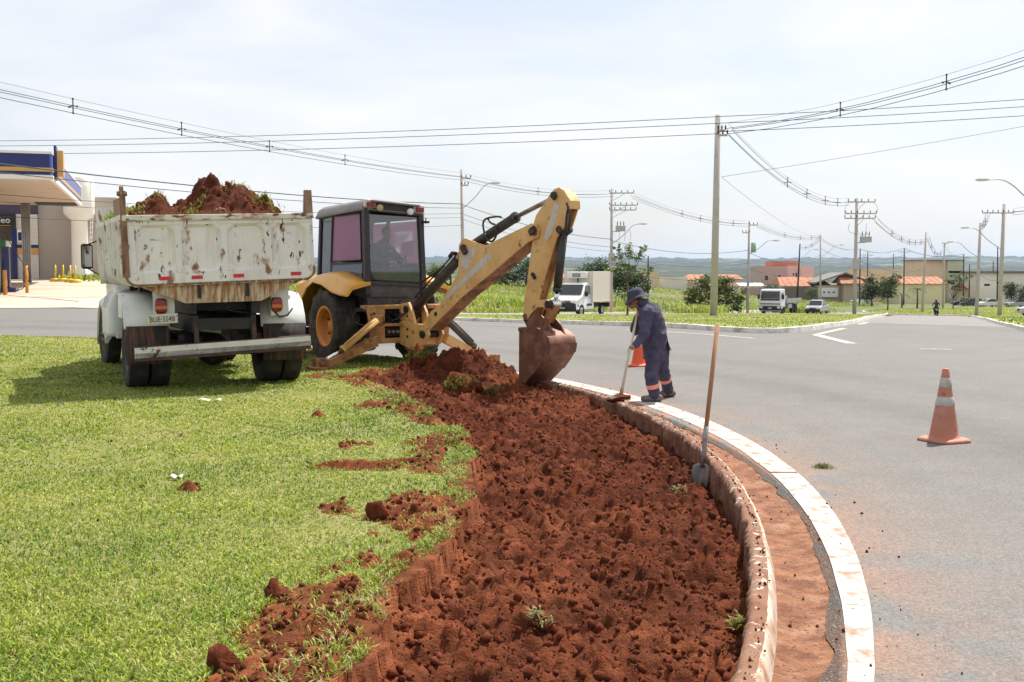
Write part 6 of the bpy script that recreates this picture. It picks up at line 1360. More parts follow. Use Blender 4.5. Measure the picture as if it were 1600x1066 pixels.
for pts in ([(-22.5, 47), (-16.5, 41.5)], [(-29.5, 58), (-19.5, 55)], [(-13.5, 46), (-12, 58)], [(-26, 44.5), (-14, 44.5)]):
    P = [V2(p) for p in pts]; P = [P[0] + (P[1] - P[0]) * (i / 12) for i in range(13)]; L = offset(P, .05); Q = offset(P, -.05); me = bpy.data.meshes.new('slab_joint'); vs = []
    for a, b in zip(L, Q): vs += [(a.x, a.y, float(hz(a.x, a.y)) + .041), (b.x, b.y, float(hz(b.x, b.y)) + .041)]
    me.from_pydata(vs, [], [(2 * i, 2 * i + 1, 2 * i + 3, 2 * i + 2) for i in range(12)]); me.materials.append(m_doordark); tag(link('slab_joint', me), kind='structure')
zc = 5.55
CN = empty('station_canopy', (G0.x, G0.y, 0), GA, 'blue and gold filling station canopy with pale soffit on ribbed column', 'canopy')
cm = MB(); cm.b2((-16, .1, zc), (-.1, 19, zc + .9)); cm.build('soffit_slab', m_soffit, CN)
for z0, z1, mt, ml, nm in ((zc - .02, zc + .16, m_fwhite, m_fwhite, 'fascia_strip'), (zc + .16, zc + .30, m_blue, m_blue_sunlit, 'fascia_panel'), (zc + .30, zc + .46, m_gold, m_gold, 'fascia_strip'), (zc + .46, zc + 1.02, m_blue, m_blue_sunlit, 'fascia_panel'), (zc + 1.02, zc + 1.12, m_fwhite, m_fwhite, 'fascia_strip')):  # right-hand panels take the blue with sunlight painted in
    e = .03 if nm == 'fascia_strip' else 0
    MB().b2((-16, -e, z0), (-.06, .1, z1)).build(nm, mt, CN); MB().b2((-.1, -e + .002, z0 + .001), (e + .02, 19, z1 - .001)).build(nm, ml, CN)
for i in range(18): MB().b2((.02, 1 + i * 1.0, zc + .5), (.034, 1.02 + i * 1.0, zc + 1.0)).build('panel_joint', m_fwhite, CN)
MB().b2((-2.2, 16.0, zc - .04), (-.15, 18.6, zc - .004)).build('missing_soffit_panel', m_doordark, CN)
MB().b2((.05, .7, zc + .05), (.14, 1.5, zc + 1.45)).build('corner_blade', m_blue, CN); MB().b2((.16, .75, zc + .2), (.40, 1.5, zc + 1.25)).build('corner_blade_gold', m_gold, CN)
for a in (-2.78, -11.5):
    for b in (4.5, 17.5):
        zb = GP(a, b).z; cl = MB(); cl.b2((a - .2, b - .2, zb - .1), (a + .2, b + .2, zc)); co_ = cl.build('column', m_galv, CN, bevel=.02)
        for i in range(5): MB().cyl((a - .2 + i * .1, b - .24, zb), (a - .2 + i * .1, b - .24, zc), .03, n=8).build('rib_pipe', m_galv, co_)
# building behind
zb = GP(-5, 24).z; ZB0 = zb - .15
BD = empty('station_building', (G0.x, G0.y, 0), GA, 'filling station service building with white and purple tiles and oil change bay', 'building')
MB().b2((-4.0, 24, ZB0), (-2.8, 34, zb + 4.0)).build('tiled_wall', m_tilewhite, BD); MB().b2((-20, 24, zb + 4.0), (-2.8, 34, zb + 6.3)).build('purple_band_wall', m_tiledark, BD); MB().b2((-20, 29, ZB0), (-4.0, 34, zb + 4)).build('bay_back_wall', m_greywall, BD); MB().b2((-20, 24, ZB0), (-12, 29, zb + 4)).build('tiled_wall', m_tilewhite, BD)
for i in range(16): MB().b2((-4.0, 23.975, zb + .12 + i * .25), (-2.82, 23.998, zb + .125 + i * .25)).build('tile_course', m_greywall, BD)
MB().b2((-4.02, 23.95, zb + 1.55), (-2.78, 23.995, zb + 1.95)).build('gold_band', m_gold, BD); MB().b2((-4.02, 23.955, zb + 1.95), (-2.78, 23.997, zb + 2.15)).build('blue_band', m_blue, BD)
MB().b2((-4.25, 23.9, ZB0), (-3.98, 24.1, zb + 3.1)).build('bay_post', m_blue, BD)
sg = MB().b2((-10.5, 23.85, zb + 3.2), (-4.02, 23.98, zb + 4.0)).build('bay_sign', m_ink, BD); MB().b2((-10.4, 23.83, zb + 3.28), (-4.3, 23.85, zb + 3.31)).build('sign_rule', m_gold, sg)
text_mesh('sign_letters', 'Troca de Óleo', .52, m_fwhite, sg, (-4.3, 23.84, zb + 3.62), (R(90), 0, 0), .004, 'RIGHT')
MB().b2((-3.95, 23.9, zb + 2.3), (-3.65, 23.97, zb + 3.1)).build('notice', m_fwhite, BD); MB().b2((-3.9, 23.89, zb + 2.4), (-3.7, 23.9, zb + 2.9)).build('notice_panel', m_blue, BD)
GW = empty('grey_hall', (G0.x, G0.y, 0), GA, 'plain grey rendered wall of the hall beside the filling station', 'building')
MB().b2((-2.78, 24.3, ZB0), (1.75, 34, zb + 5.0)).build('wall', m_greywall, GW); MB().b2((-2.78, 24.28, zb + 5.0), (1.77, 34, zb + 5.15)).build('coping', m_greywall, GW)
# water tower
tp = GP(-.35, 23.0); WT = empty('water_tower', tp, 0, 'white goblet-shaped steel water tower beside the grey hall wall', 'water tower')
MB().lathe([(.62, .25), (.50, .8), (.47, 3.62), (.86, 3.98), (.90, 4.05), (.90, 6.15), (.84, 6.25), (.001, 6.35)], 28).build('tank', m_tank, WT)
for i in range(6): a = R(60 * i + 15); MB().prism([(.45, .25), (.80, .25), (.45, 1.1)], lambda r_, z: (r_ * math.cos(a) - .015 * math.sin(a), r_ * math.sin(a) + .015 * math.cos(a), z), lambda r_, z: (r_ * math.cos(a) + .015 * math.sin(a), r_ * math.sin(a) - .015 * math.cos(a), z)).build('fin', m_tank, WT)
MB().box((0.3, 0, .1), (2.6, 1.8, .42)).build('plinth', m_concrete, WT)
ld = MB()
for y in (-.16, .16): ld.bar((.66, y - .35, .3), (.93, y - .35, 4.2), .03, .03); ld.bar((.93, y - .35, 4.2), (.93, y - .35, 6.2), .03, .03)
for i in range(19): z = .5 + i * .3; x = .66 + .27 * min(1, (z - .3) / 3.9); ld.bar((x, -.51, z), (x, -.19, z), .022, .022)
ld.build('ladder', m_tank, WT)
for i, (px, Y) in enumerate(((88, 62), (100, 62), (111, 61), (119, 60.2))):
    p = col_at(px, Y, .03); b_ = empty('yellow_bollard', p, 0, 'thin yellow steel post on round yellow base by the water tower', 'bollard', 'yellow posts by the water tower')
    MB().lathe([(.32, 0), (.33, .08), (.30, .16), (.08, .2)], 16).build('base', m_yellow, b_); MB().cyl((0, 0, .1), (0, 0, .95), .05, n=10).build('post', m_yellow, b_)
# pumps
pp = col_at(9, 49, .035); PU = empty('fuel_pump', pp, GA, 'dark fuel pump island with green topped dispenser under the canopy', 'fuel pump')
MB().b2((-2.6, -.6, 0), (.5, .6, .18)).build('plinth', m_blue, PU); MB().b2((-1.6, -.35, .18), (-.05, .35, 1.3)).build('dispenser', m_cardark, PU, bevel=.04); MB().b2((-1.55, -.36, .35), (-.35, -.352, .75)).build('front_panel', M('lime_panel', (.35, .40, .08), .5, var=.3, vscale=8), PU)
MB().b2((-.05, -.28, .18), (.22, .28, 2.15)).build('mast', m_blue, PU, bevel=.03); MB().b2((-1.6, -.3, 2.0), (.10, .3, 2.3)).build('top_sign', m_greenp, PU, bevel=.03); MB().b2((.10, -.3, 2.02), (.28, .3, 2.28)).build('sign_end', m_fwhite, PU, bevel=.03); text_mesh('fuel_letter', 'E', .2, m_fwhite, PU, (-.35, -.305, 2.15), (R(90), 0, 0), .004)
for q, (px, Y, h_) in enumerate(((9, 46.5, 1.05), (43, 48, 1.2))):
    p = col_at(px, Y, .035); po = empty('guard_post', p, 0, ('short guard post with orange and red bands beside the fuel pump', 'leaning orange hose post at the forecourt edge')[q], 'post'); MB().cyl((0, 0, 0), (0, 0, h_), .085 if q == 0 else .07, n=12).build('post', m_orangep, po)
    if q == 1:
        MB().tube(smooth_poly([Vector((0, 0, 1.2)), Vector((-.3, 0, 1.5)), Vector((-.75, .1, 2.2)), Vector((-.9, .1, 2.7))]), .02, 6).tube(smooth_poly([Vector((.02, 0, 1.25)), Vector((.2, 0, .7)), Vector((-.2, 0, .1)), Vector((-.9, 0, .12))]), .02, 6).build('hose', m_hose, po)

# ================================================================== POLES AND LINES
def lamp_arm(par, p0, p1, hdir):
    p0, p1 = Vector(p0), Vector(p1); m_ = p0 * .25 + p1 * .75 + Vector((0, 0, .12 * (p1 - p0).length)); pts = smooth_poly([p0, p0 * .55 + p1 * .45 + Vector((0, 0, .02)), m_, p1]); a = MB().tube(pts, .035, 6).build('lamp_arm', m_galv, par)
    d = Vector(hdir).normalized(); h = MB(); h.loft([[p1 + d * t + Vector((0, w_, z0)), p1 + d * t + Vector((0, w_, z1)), p1 + d * t + Vector((0, -w_, z1)), p1 + d * t + Vector((0, -w_, z0))] if 0 else [p1 + d * t + Vector((-d.y * w_, d.x * w_, z0)), p1 + d * t + Vector((-d.y * w_, d.x * w_, z1)), p1 + d * t + Vector((d.y * w_, -d.x * w_, z1)), p1 + d * t + Vector((d.y * w_, -d.x * w_, z0))] for t, w_, z0, z1 in ((-.1, .04, -.03, .04), (.1, .13, -.07, .07), (.45, .14, -.08, .07), (.65, .07, -.04, .03))], 0, True); h.build('lamp_head', M('lamp_head_%s' % par.name, (.62, .61, .58), .4, var=.05), a)
def insulator(mb, p, h=.22): mb.lathe([(.015, 0), (.05, .02), (.02, .06), (.06, .09), (.02, .13), (.05, .16), (.012, h)], 8, p, (0, 0, 1), smooth=False)
POLES = {}
def pole(key, pxb, Y, pxt, yt, label, r0=.16, r1=.105, lamp=None, arms=(), trafo=None, box=False, mat=None, dx=0, grp='concrete power poles'):
    b = col_at(pxb, Y); t = at(pxt, yt, Y); o = empty('power_pole', b, 0, label, 'power pole', grp); T = t - b; POLES[key] = (b, T)
    MB().cyl((0, 0, -.3), T, r0, r1, 14).build('shaft', mat or m_concrete, o)
    def on(z): return T * (z / T.z)
    def pz(y): return at(pxb, y, Y).z - b.z
    for (y, x0, x1) in arms:
        z = pz(y); c = on(z); a = MB(); a.b2(c + Vector((x0, -.18, -.05)), c + Vector((x1, -.10, .05))); ao = a.build('crossarm', m_concrete, o)
        n_ = max(2, int((x1 - x0) / .45))
        for i in range(n_ + 1):
            ins = MB(); insulator(ins, c + Vector((x0 + (x1 - x0) * i / n_, -.14, .05))); ins.build('insulator', m_dark, ao)
        if x1 - x0 > 1.2: MB().bar(on(z - .7), c + Vector((x0 + (x1 - x0) * .62, -.14, -.05)), .04, .04).build('arm_brace', m_galv, ao)
    if lamp:
        (ya, xh, yh) = lamp; h_ = at(xh, yh, Y) - b; a0 = on(pz(ya)); lamp_arm(o, a0, h_, (h_.x - a0.x, -.2, 0))
    if trafo:
        y, x = trafo[:2]; c = on(pz(y)) + Vector((x, 0, 0)); tb = MB(); tb.box(c, (.85, .55, .5)); to = tb.build('transformer_bracket', m_galv, o, bevel=.03); MB().bar(on(pz(y) - .3), c + Vector((0, 0, -.25)), .08, .08).build('support', m_galv, to)
        for i in range(3): ins = MB(); insulator(ins, c + Vector((-.28 + .28 * i, 0, .25)), .42); ins.build('bushing', m_dark, to)
    if box: c = on(pz(box)); MB().box(c + Vector((0, -.2, 0)), (.55, .35, .85)).build('meter_box', m_concrete, o, bevel=.02)
    return o
def jumpers(key, pts_list):
    b, T = POLES[key]
    o = [x for x in bpy.data.objects if x.name.startswith('power_pole') and (x.location - b).length < .01][0]
    for pts in pts_list: MB().tube(smooth_poly([Vector(p) for p in pts]), .013, 5).build('jumper', m_wire, o)
pole('P1', 724.5, 84, 721, 265, 'street lamp pole rising behind the backhoe boom', lamp=(327, 769, 286), arms=((279, .0, .7), (290, 0, .5)))
pole('P1b', 661, 118, 661, 333, 'dark thin pole just behind the backhoe cab', .15, .12, mat=m_dark)
pole('P2', 955, 98, 956, 295, 'equipment pole with switch crossarms and lamp behind the box van', lamp=(382, 1000, 350), arms=((302, -.2, 1.95), (321, -.2, 2.3), (328.5, -.2, 2.15)), trafo=(357, .8), box=403)
pole('P3', 1115, 53.5, 1122, 180, 'tall plain concrete pole on the grassy splitter island', .19, .14, arms=((205, .0, .35), (212, 0, .45)))
pole('P4', 1168, 112, 1171, 345, 'lamp pole with green transformer beside the mango tree', lamp=(398, 1208, 376), arms=((352, 0, .8), (364, -.7, 0)))
pole('P5', 1245, 185, 1250, 381, 'dark leaning lamp pole in front of the orange roof', lamp=(405, 1273, 390), mat=m_dark)
pole('P6', 1282, 165, 1282, 366, 'lamp pole standing behind the silver pickup car', lamp=(402, 1312, 383))
pole('P7', 1335, 90, 1339, 310, 'equipment pole with stacked crossarms and transformer shelf', .17, .12, arms=((316, -.75, 1.45), (334, -1.0, 1.6), (341.5, -1.0, 1.5)), trafo=(374, .8), box=413)
pole('P8', 1441, 134, 1447, 363, 'slim pole on the far island before the workshop', .17, .12)
pole('P9', 1473, 178, 1476, 380, 'slim pole near the workshop door behind the motorcyclist', .16, .12, arms=((381, -.4, .5),))
pole('P10', 1526, 116, 1532, 348, 'stout lamp pole on the right-hand verge', .2, .14, lamp=(403, 1489, 378))
pole('P11', 1562, 94, 1569, 319, 'stout lamp pole with a wide crossarm on the verge', .2, .14, lamp=(391, 1513, 356), arms=((333, -1.9, .8),))
pole('P12', 1660, 60, 1668, 225, 'lamp pole at the verge edge reaching an arm over the grass', .2, .14, lamp=(345, 1543, 281))
for k, (px, Y, yt, arm) in enumerate(((1343, 200, 389, 0), (1355, 255, 393, 1), (1395, 270, 397, 1), (1412, 208, 388, 1), (1505, 212, 397, 1), (1514, 228, 413, 0), (1551, 235, 409, 0), (1558, 202, 385, 0), (1012, 150, 400, 0), (1113, 262, 415, 0), (866, 170, 415, 0))):
    pole('S%d' % k, px, Y, px + 1, yt, ('thin dark pole between the garage house and the dense tree', 'thin pole with crossarm behind the dense dark tree', 'thin pole with crossarm above the long beige wall', 'thin pole with crossarm at the end of the yellow house', 'thin pole with crossarm at the workshop corner', 'thin bare pole behind the small orange roof', 'thin bare pole before the flat-roofed hall', 'thin tall bare pole near the white sedan', 'thin dark pole beside the beige block wall', 'thin far pole behind the mango tree', 'thin far pole behind the box van refrigerator')[k], .13, .10, mat=m_dark, arms=((yt + 6, -1.1, 1.1),) if arm else (), grp='thin poles of the town')
b4 = POLES['P4'][0]; og = [x for x in bpy.data.objects if x.name.startswith('power_pole') and (x.location - b4).length < .01][0]
gtr = at(1177, 387, 112) - b4; gt = MB().cyl(gtr + Vector((0, -.1, -.5)), gtr + Vector((0, -.1, .5)), .26, n=14).build('green_transformer', M('transformer_green', (.25, .42, .30), .5), og)
jumpers('P2', [[(1.6 + .1 * i - 1.4 * (i / 6), -.2, 6.2), (1.75 - 1.4 * (i / 6), -.3, 5.2), (.95 - .4 * (i / 6), -.2, 4.6)] for i in range(5)] + [[(.6 + .5 * i, -.2, 7.5), (.7 + .5 * i, -.3, 7.0), (.62 + .5 * i, -.2, 6.5)] for i in range(3)])
jumpers('P7', [[(-.6 + .7 * i, -.2, 7.6), (-.8 + .75 * i, -.3, 6.9), (.55 + .25 * i, -.2, 6.6)] for i in range(3)] + [[(-.7, -.2, 9.3), (-1.1, -.3, 8.8), (-.8, -.2, 8.4)], [(1.4, -.2, 9.3), (1.75, -.3, 8.8), (1.5, -.2, 8.5)]])
def catenary(p0, p1, sag, n=20):
    p0, p1 = Vector(p0), Vector(p1); return [p0 + (p1 - p0) * (i / n) - Vector((0, 0, sag * 4 * (i / n) * (1 - i / n))) for i in range(n + 1)]
def line(label, p0, p1, sag, offs, r=.014, spacers=(), grp='overhead lines'):
    o = empty('overhead_line', p0, 0, label, 'cable', grp); d = (Vector(p1) - Vector(p0)); sd = Vector((-d.y, d.x, 0)).normalized(); n_ = max(14, int(d.length / 3))
    for (s_, z_, rr) in offs: MB().tube(catenary(sd * s_ + Vector((0, 0, z_)), d + sd * s_ + Vector((0, 0, z_)), sag, n_), r * rr, 5).build('conductor', m_wire, o)
    for t in spacers:
        c = d * t - Vector((0, 0, sag * 4 * t * (1 - t))); k = MB()
        zt = max(z for _, z, _ in offs)
        for (s_, z_, rr) in offs: k.bar(c + Vector((0, 0, zt * .4)), c + sd * s_ + Vector((0, 0, z_)), .035, .035); k.ball(c + sd * s_ + Vector((0, 0, z_)), .045, 6, 4)
        k.build('spacer', m_wire, o)
BUN = ((0, .42, .5), (-.18, .12, 1), (.18, .12, 1), (0, -.12, 1))
def top(key, y=None, dx=0.0, dz=0.0):
    b, T = POLES[key]
    return b + T + Vector((dx, -.2, dz))
def pp_at(key, y, dx=0.0):
    b, T = POLES[key]; z = at(800, y, b.y).z - b.z; return b + T * (z / T.z) + Vector((dx, -.15, 0))
line('spaced cable sweeping from the tall island pole overhead to the right', pp_at('P3', 206, .5), (29.5, 13.5, 15.0), 2.15, BUN, .014, (.175, .303, .45))
line('spaced cable sagging from the tall island pole to the equipment pole', pp_at('P3', 208, .5), pp_at('P7', 318, -.6), 1.15, BUN, .014, (.36, .52, .70, .84))
line('spaced cable rising from the street lamp pole over the truck', pp_at('P1', 280, .3), (-22.5, 24, 8.2), .55, BUN, .013, (.328, .465, .586, .698))
line('three straight wires crossing the sky left of the tall pole', top('P3', dz=-.1), (-58, 80, 11.4), .55, ((0, .0, 1), (.0, -.32, 1), (0, -.82, 1)), .016)
line('three straight wires crossing the sky right of the tall pole', top('P3', dz=-.1), (46, 41, 10.7), .4, ((0, .0, 1), (.0, -.32, 1), (0, -.72, 1)), .016)
line('thin single wire climbing to the right from the tall pole', pp_at('P3', 277, .2), (40, 38, 11.2), .3, ((0, 0, .6),), .014)
line('thin single wire dropping from the tall pole towards the town', pp_at('P3', 277, .2), pp_at('P6', 370), .8, ((0, 0, .6),), .014)
line('twisted low cable running from the lamp pole towards the filling station', pp_at('P1', 319), (-24, 30, 6.0), .5, ((0, 0, 1.5), (0, -.32, 1.0)), .018)
line('slack telephone wires below the twisted cable behind the soil heap', pp_at('P1', 334), (-26, 34, 5.0), .5, ((0, 0, .9), (0, -.3, .9), (0, -.9, .9)), .014)
line('spaced cable between the lamp pole and the switch pole', pp_at('P1', 281, .3), pp_at('P2', 305, .2), .5, BUN, .015, (.45,))
line('low cables between the lamp pole and the switch pole', pp_at('P1', 320), pp_at('P2', 374), .45, ((0, 0, 1.4), (0, -.7, 1), (0, -1.1, .8)), .016)
line('spaced cable from the switch pole to the green transformer pole', pp_at('P2', 308, 1.8), pp_at('P4', 352, -.2), .6, BUN, .015, (.40, .56, .72, .86))
line('low cables from the switch pole past the mango tree', pp_at('P2', 376), pp_at('P4', 391), .7, ((0, 0, 1.3), (0, -1.3, 1), (0, -2.6, 1)), .017)
line('spaced cable from the green transformer pole to the next lamp pole', pp_at('P4', 353, .7), pp_at('P6', 371), .7, BUN, .016, (.35, .6, .8))
line('low cables strung over the pink house roofs', pp_at('P4', 395), pp_at('P6', 398), 1.2, ((0, 0, 1.3), (0, -1.6, 1), (0, -3, 1)), .018)
line('spaced cable sagging from the equipment pole to the far island pole', pp_at('P7', 345, 1.5), pp_at('P8', 378), .9, BUN, .016, (.25, .42, .58, .72, .86))
line('short spaced cable between the two slim far poles', pp_at('P8', 372, .2), pp_at('P9', 392, -.3), 1.4, BUN, .017, (.2, .4, .6, .8))
line('low cables between the equipment pole and the slim pole', pp_at('P7', 405), pp_at('P8', 420), .7, ((0, 0, 1.2), (0, -.7, 1)), .016)
line('wires from the slim pole over the workshop', pp_at('P9', 384), pp_at('S4', 400), .8, ((0, 0, 1), (.4, 0, 1)), .018)
line('spaced cable from the wide crossarm pole off to the right', pp_at('P11', 334, .7), (62, 70, 12), .9, BUN, .016, (.12, .22, .32))
line('wires between the two stout verge poles', pp_at('P11', 334, -1.4), pp_at('P10', 355), .5, BUN, .015, (.3, .5, .7))
line('low cables between the two stout verge poles', pp_at('P11', 425), pp_at('P10', 418), .4, ((0, 0, 1.3), (0, -.6, 1)), .016)
line('wires from the leaning pole to the lamp pole', pp_at('P5', 388), pp_at('P6', 372), .6, BUN, .017, (.3, .6))
line('wires along the town street poles', top('S0'), top('S3'), .8, ((0, 0, 1), (.4, 0, 1), (0, -1.2, 1.2)), .02)
line('wires from the town street poles to the workshop poles', top('S3'), top('S4'), 1.0, ((0, 0, 1), (.4, 0, 1)), .02)
line('wires between the lamp pole and the leftmost town pole', pp_at('P6', 372), top('S0'), .8, ((0, 0, 1), (.4, 0, 1), (0, -1.5, 1.2)), .02)

# ================================================================== HILLS
m_hill = M('far_forest', (.040, .055, .030), .95, var=.4, vscale=.004, layers=[((.14, .15, .07), .0022, .54, .58), ((.018, .028, .016), .006, .5, .58), ((.2, .16, .10), .0018, .63, .66)], bump=.6, bscale=.02, bdist=20)
def ridge(name, D, y0, amp, seed, wl, span=1.1):
    n_ = 900; a = np.linspace(-span, span, n_); X = a * D; crest = CAM_H + (425 - (y0 - amp * (fbm(a * wl + 7, a * 0, 5, seed) - .5) * 2 - 1.6 * np.maximum(0, fbm(a * 170, a * 0, 3, seed + 2) - .45) * 4)) / FPX * D
    rows = []
    for f, k in ((.70, 0), (.80, .25), (.9, .68), (.96, .93), (1.0, 1), (1.06, .8), (1.25, 0)):
        rows.append(np.stack([X * f, np.full(n_, D * f) + 0 * X, -18 + (crest + 18) * k * (1 + .10 * (fbm(a * wl * 3 + f * 20, a * 0 + f * 9, 4, seed + 5) - .5) * (k < 1))], -1))
    V = np.stack(rows); return tag(np_mesh(name, V.reshape(-1, 3), grid_faces(len(rows), n_), m_hill), kind='structure')
ridge('hills', 1900, 425, 6, 3, 14); ridge('hills', 3200, 416, 5, 9, 11); ridge('hills', 5200, 409, 6, 15, 9); ridge('hills', 8200, 402, 5.0, 21, 7)

# ================================================================== BUILDINGS OF THE TOWN
m_tileroof = M('clay_tiles', (.40, .175, .10), .85, var=.15, vscale=1.5, layers=[((.32, .10, .05), .8, .5, .7)], bump=.5, bscale=6, bdist=.08)
m_greyroof = M('grey_roof', (.16, .155, .15), .8, var=.12)
def wallm(c): return M('render_%d' % int(c[0] * 1000 + c[1] * 100), c, .9, var=.07, vscale=.4, bump=.05, bscale=6)
def block(par, px0, px1, yt, Y, depth, mat, name='wall', yb=None):
    a, b = (px0 - 800) / FPX * Y, (px1 - 800) / FPX * Y; zt = at(px0, yt, Y).z; zb = min(float(hz(a, Y)), float(hz(b, Y))) - .5 if yb is None else at(px0, yb, Y).z
    return MB().b2((a, Y, zb), (b, Y + depth, zt)).build(name, mat, par)
def window(par, px0, px1, y0, y1, Y, mat=None, fmat=None, name='window'):
    p, q = at(px0, y1, Y), at(px1, y0, Y); o = MB().b2((p.x, Y - .06, p.z), (q.x, Y + .05, q.z)).build(name, fmat or m_fwhite, par); w_ = .07
    MB().b2((p.x + w_, Y - .075, p.z + w_), (q.x - w_, Y - .06, q.z - w_)).build('pane', mat or m_darkglass, o); return o
def gable(par, px0, px1, ye, yr, Y, depth, mat, ridge_px=None, over=.5):
    a, b = (px0 - 800) / FPX * Y, (px1 - 800) / FPX * Y; ze, zr = at(px0, ye, Y).z, at(px0, yr, Y).z; m_ = (a + b) / 2 if ridge_px is None else (ridge_px - 800) / FPX * Y; r_ = MB()
    r_.prism([(a - over, ze), (m_, zr), (b + over, ze), (b + over, ze - .2), (m_, zr - .2), (a - over, ze - .2)], lambda x, z: (x, Y - over, z), lambda x, z: (x, Y + depth + over, z)); return r_.build('roof', mat, par)
def slope(par, px0, px1, ye, yr, Y, depth, mat, over=.5, hip=0.0):
    a, b = (px0 - 800) / FPX * Y - over, (px1 - 800) / FPX * Y + over; ze = at(px0, ye, Y).z; zr = at(px0, yr, Y).z; h = (b - a) * hip; r_ = MB()
    r_.add([(a, Y - over, ze), (b, Y - over, ze), (b, Y + depth + over, ze), (a, Y + depth + over, ze), (a + h, Y + depth / 2, zr), (b - h, Y + depth / 2, zr)], [(0, 1, 5, 4), (1, 2, 5), (2, 3, 4, 5), (3, 0, 4), (3, 2, 1, 0)]); rf_ = r_.build('roof', mat, par)
    n_ = int((b - a) / 1.2)
    for i in range(1, n_):
        x = a + (b - a) * i / n_; t = 1 - max(0, (a + h - x) / h if h else 0, (x - b + h) / h if h else 0); MB().bar((x, Y - over, ze + .03), (a + h + (b - a - 2 * h) * min(1, max(0, (x - a - h) / max(.1, b - a - 2 * h))) if not h else x, Y - over + (depth / 2 + over) * t, ze + (zr - ze) * t + .03), .18, .08).build('tile_course', mat, rf_)
    return rf_
def bld(label, name='house'): return empty(name, (0, 0, 0), 0, label, 'house' if name == 'house' else 'building')
c_mauve, c_pink, c_red, c_beige, c_yel, c_pale, c_brown = wallm((.46, .35, .33)), wallm((.70, .52, .46)), wallm((.52, .20, .14)), wallm((.66, .53, .38)), wallm((.76, .68, .42)), wallm((.72, .67, .60)), wallm((.50, .39, .31))
h = bld('grey roofed house with a white gable behind the boom'); block(h, 738, 800, 437, 205, 9, c_pale); slope(h, 736, 790, 434, 424, 205, 9, m_greyroof); gable(h, 772, 802, 433, 424, 203.5, 6, c_pale); block(h, 774, 800, 434, 204, 5, c_pale); window(h, 750, 757, 437.5, 444, 204.9)
h = bld('beige block wall beside the thin far pole', 'building'); block(h, 1004, 1030, 423, 188, 12, c_beige); block(h, 1030, 1074, 433, 190, .3, c_pale, 'yard_wall')
h = bld('low house with pinkish roof behind the mango tree'); block(h, 1074, 1112, 437, 232, 9, c_mauve); slope(h, 1074, 1112, 437, 429, 232, 9, m_tileroof, hip=.2)
h = bld('pink and mauve two-storey house with a red upper box', 'building'); Yp = 245
block(h, 1187, 1229, 416, Yp, 10, c_mauve); block(h, 1229, 1250, 415.5, Yp + .5, 10, c_pink); block(h, 1250, 1270, 416, Yp - 1, 9, c_pink); block(h, 1206, 1246, 408, Yp + 2, 7, c_red, 'upper_box', 418)
for (a, b, c, d) in ((1194, 1201, 430, 439), (1214.5, 1221, 429, 441), (1238, 1241, 426, 432), (1242, 1246, 426, 434)): window(h, a, b, c, d, Yp if a < 1229 else Yp + .5)
h = bld('low shed with a white metal roof beside the pink house', 'building'); block(h, 1160, 1218, 447, 222, 8, c_pale); slope(h, 1160, 1192, 447, 442.5, 222, 8, m_fwhite); block(h, 1160, 1222, 449, 218, .3, c_mauve, 'yard_wall')
h = bld('orange tiled house behind a dark grey street wall'); block(h, 1222, 1262, 447, 232, 9, c_beige); slope(h, 1221, 1262, 447, 433, 232, 10, m_tileroof, hip=.12); slope(h, 1254, 1296, 447, 434, 234, 10, m_tileroof, hip=.2); block(h, 1220, 1278, 448, 225, .35, wallm((.16, .13, .12)), 'street_wall'); window(h, 1268, 1275, 449, 463, 224.8, m_doordark, m_dark, 'gate')
h = bld('brown gabled house with a wide white garage door'); Yg = 230; block(h, 1279, 1336, 446, Yg, 10, c_brown); gable(h, 1276, 1362, 442, 426.5, Yg - .2, 10, c_brown, 1319); gable(h, 1276, 1362, 441.3, 425.8, Yg - .4, 10.4, m_greyroof, 1319)
gd = window(h, 1279, 1310, 449.5, 464.5, Yg - .5, m_fwhite, m_fwhite, 'garage_door'); 
for x in (1286, 1293.5, 1301): p, q = at(x, 458, Yg - .5), at(x + 3, 455.8, Yg - .5); MB().b2((p.x, Yg - .62, p.z), (q.x, Yg - .585, q.z)).build('vent', m_plastic, gd)
slope(h, 1316, 1346, 443, 431, Yg - 2.5, 6, m_tileroof, hip=.1); block(h, 1318, 1344, 443, Yg - 2, 5, c_brown)
h = bld('long pale yellow house with a low orange tiled roof'); Yy = 222; block(h, 1404, 1476, 444, Yy, 10, c_yel); slope(h, 1403, 1477, 443.5, 432.5, Yy, 10, m_tileroof, hip=.03)
h = bld('long beige upper wall behind the yellow house', 'building'); block(h, 1340, 1442, 421, 262, 8, c_beige)
h = bld('tall beige and greenish workshop with a white door', 'building'); Yw = 236; block(h, 1441, 1479, 407, Yw, 12, c_beige); block(h, 1479, 1505, 407, Yw - .6, 12.5, wallm((.50, .52, .36))); MB().b2((at(1440, 407, Yw).x, Yw - .9, at(1440, 407, Yw).z), (at(1506, 407, Yw).x, Yw + 12.5, at(1440, 406, Yw).z)).build('parapet_cap', m_greyroof, h)
window(h, 1482, 1497, 440, 466.5, Yw - .6, c_pale, m_fwhite, 'door'); window(h, 1481, 1503, 422.5, 427.5, Yw - .6); window(h, 1453, 1459, 444, 450, Yw)
h = bld('pale flat-roofed hall with dark roof edge and blue window', 'building'); Yh = 226; block(h, 1530, 1660, 427, Yh, 16, c_pale); block(h, 1528, 1662, 424, Yh - .4, 16.6, m_greyroof, 'roof_edge', 427); block(h, 1531, 1572, 449, Yh - 6, .4, c_pale, 'yard_wall'); window(h, 1537, 1547, 443, 447.5, Yh, m_darkglass); window(h, 1558, 1561, 440, 444, Yh)
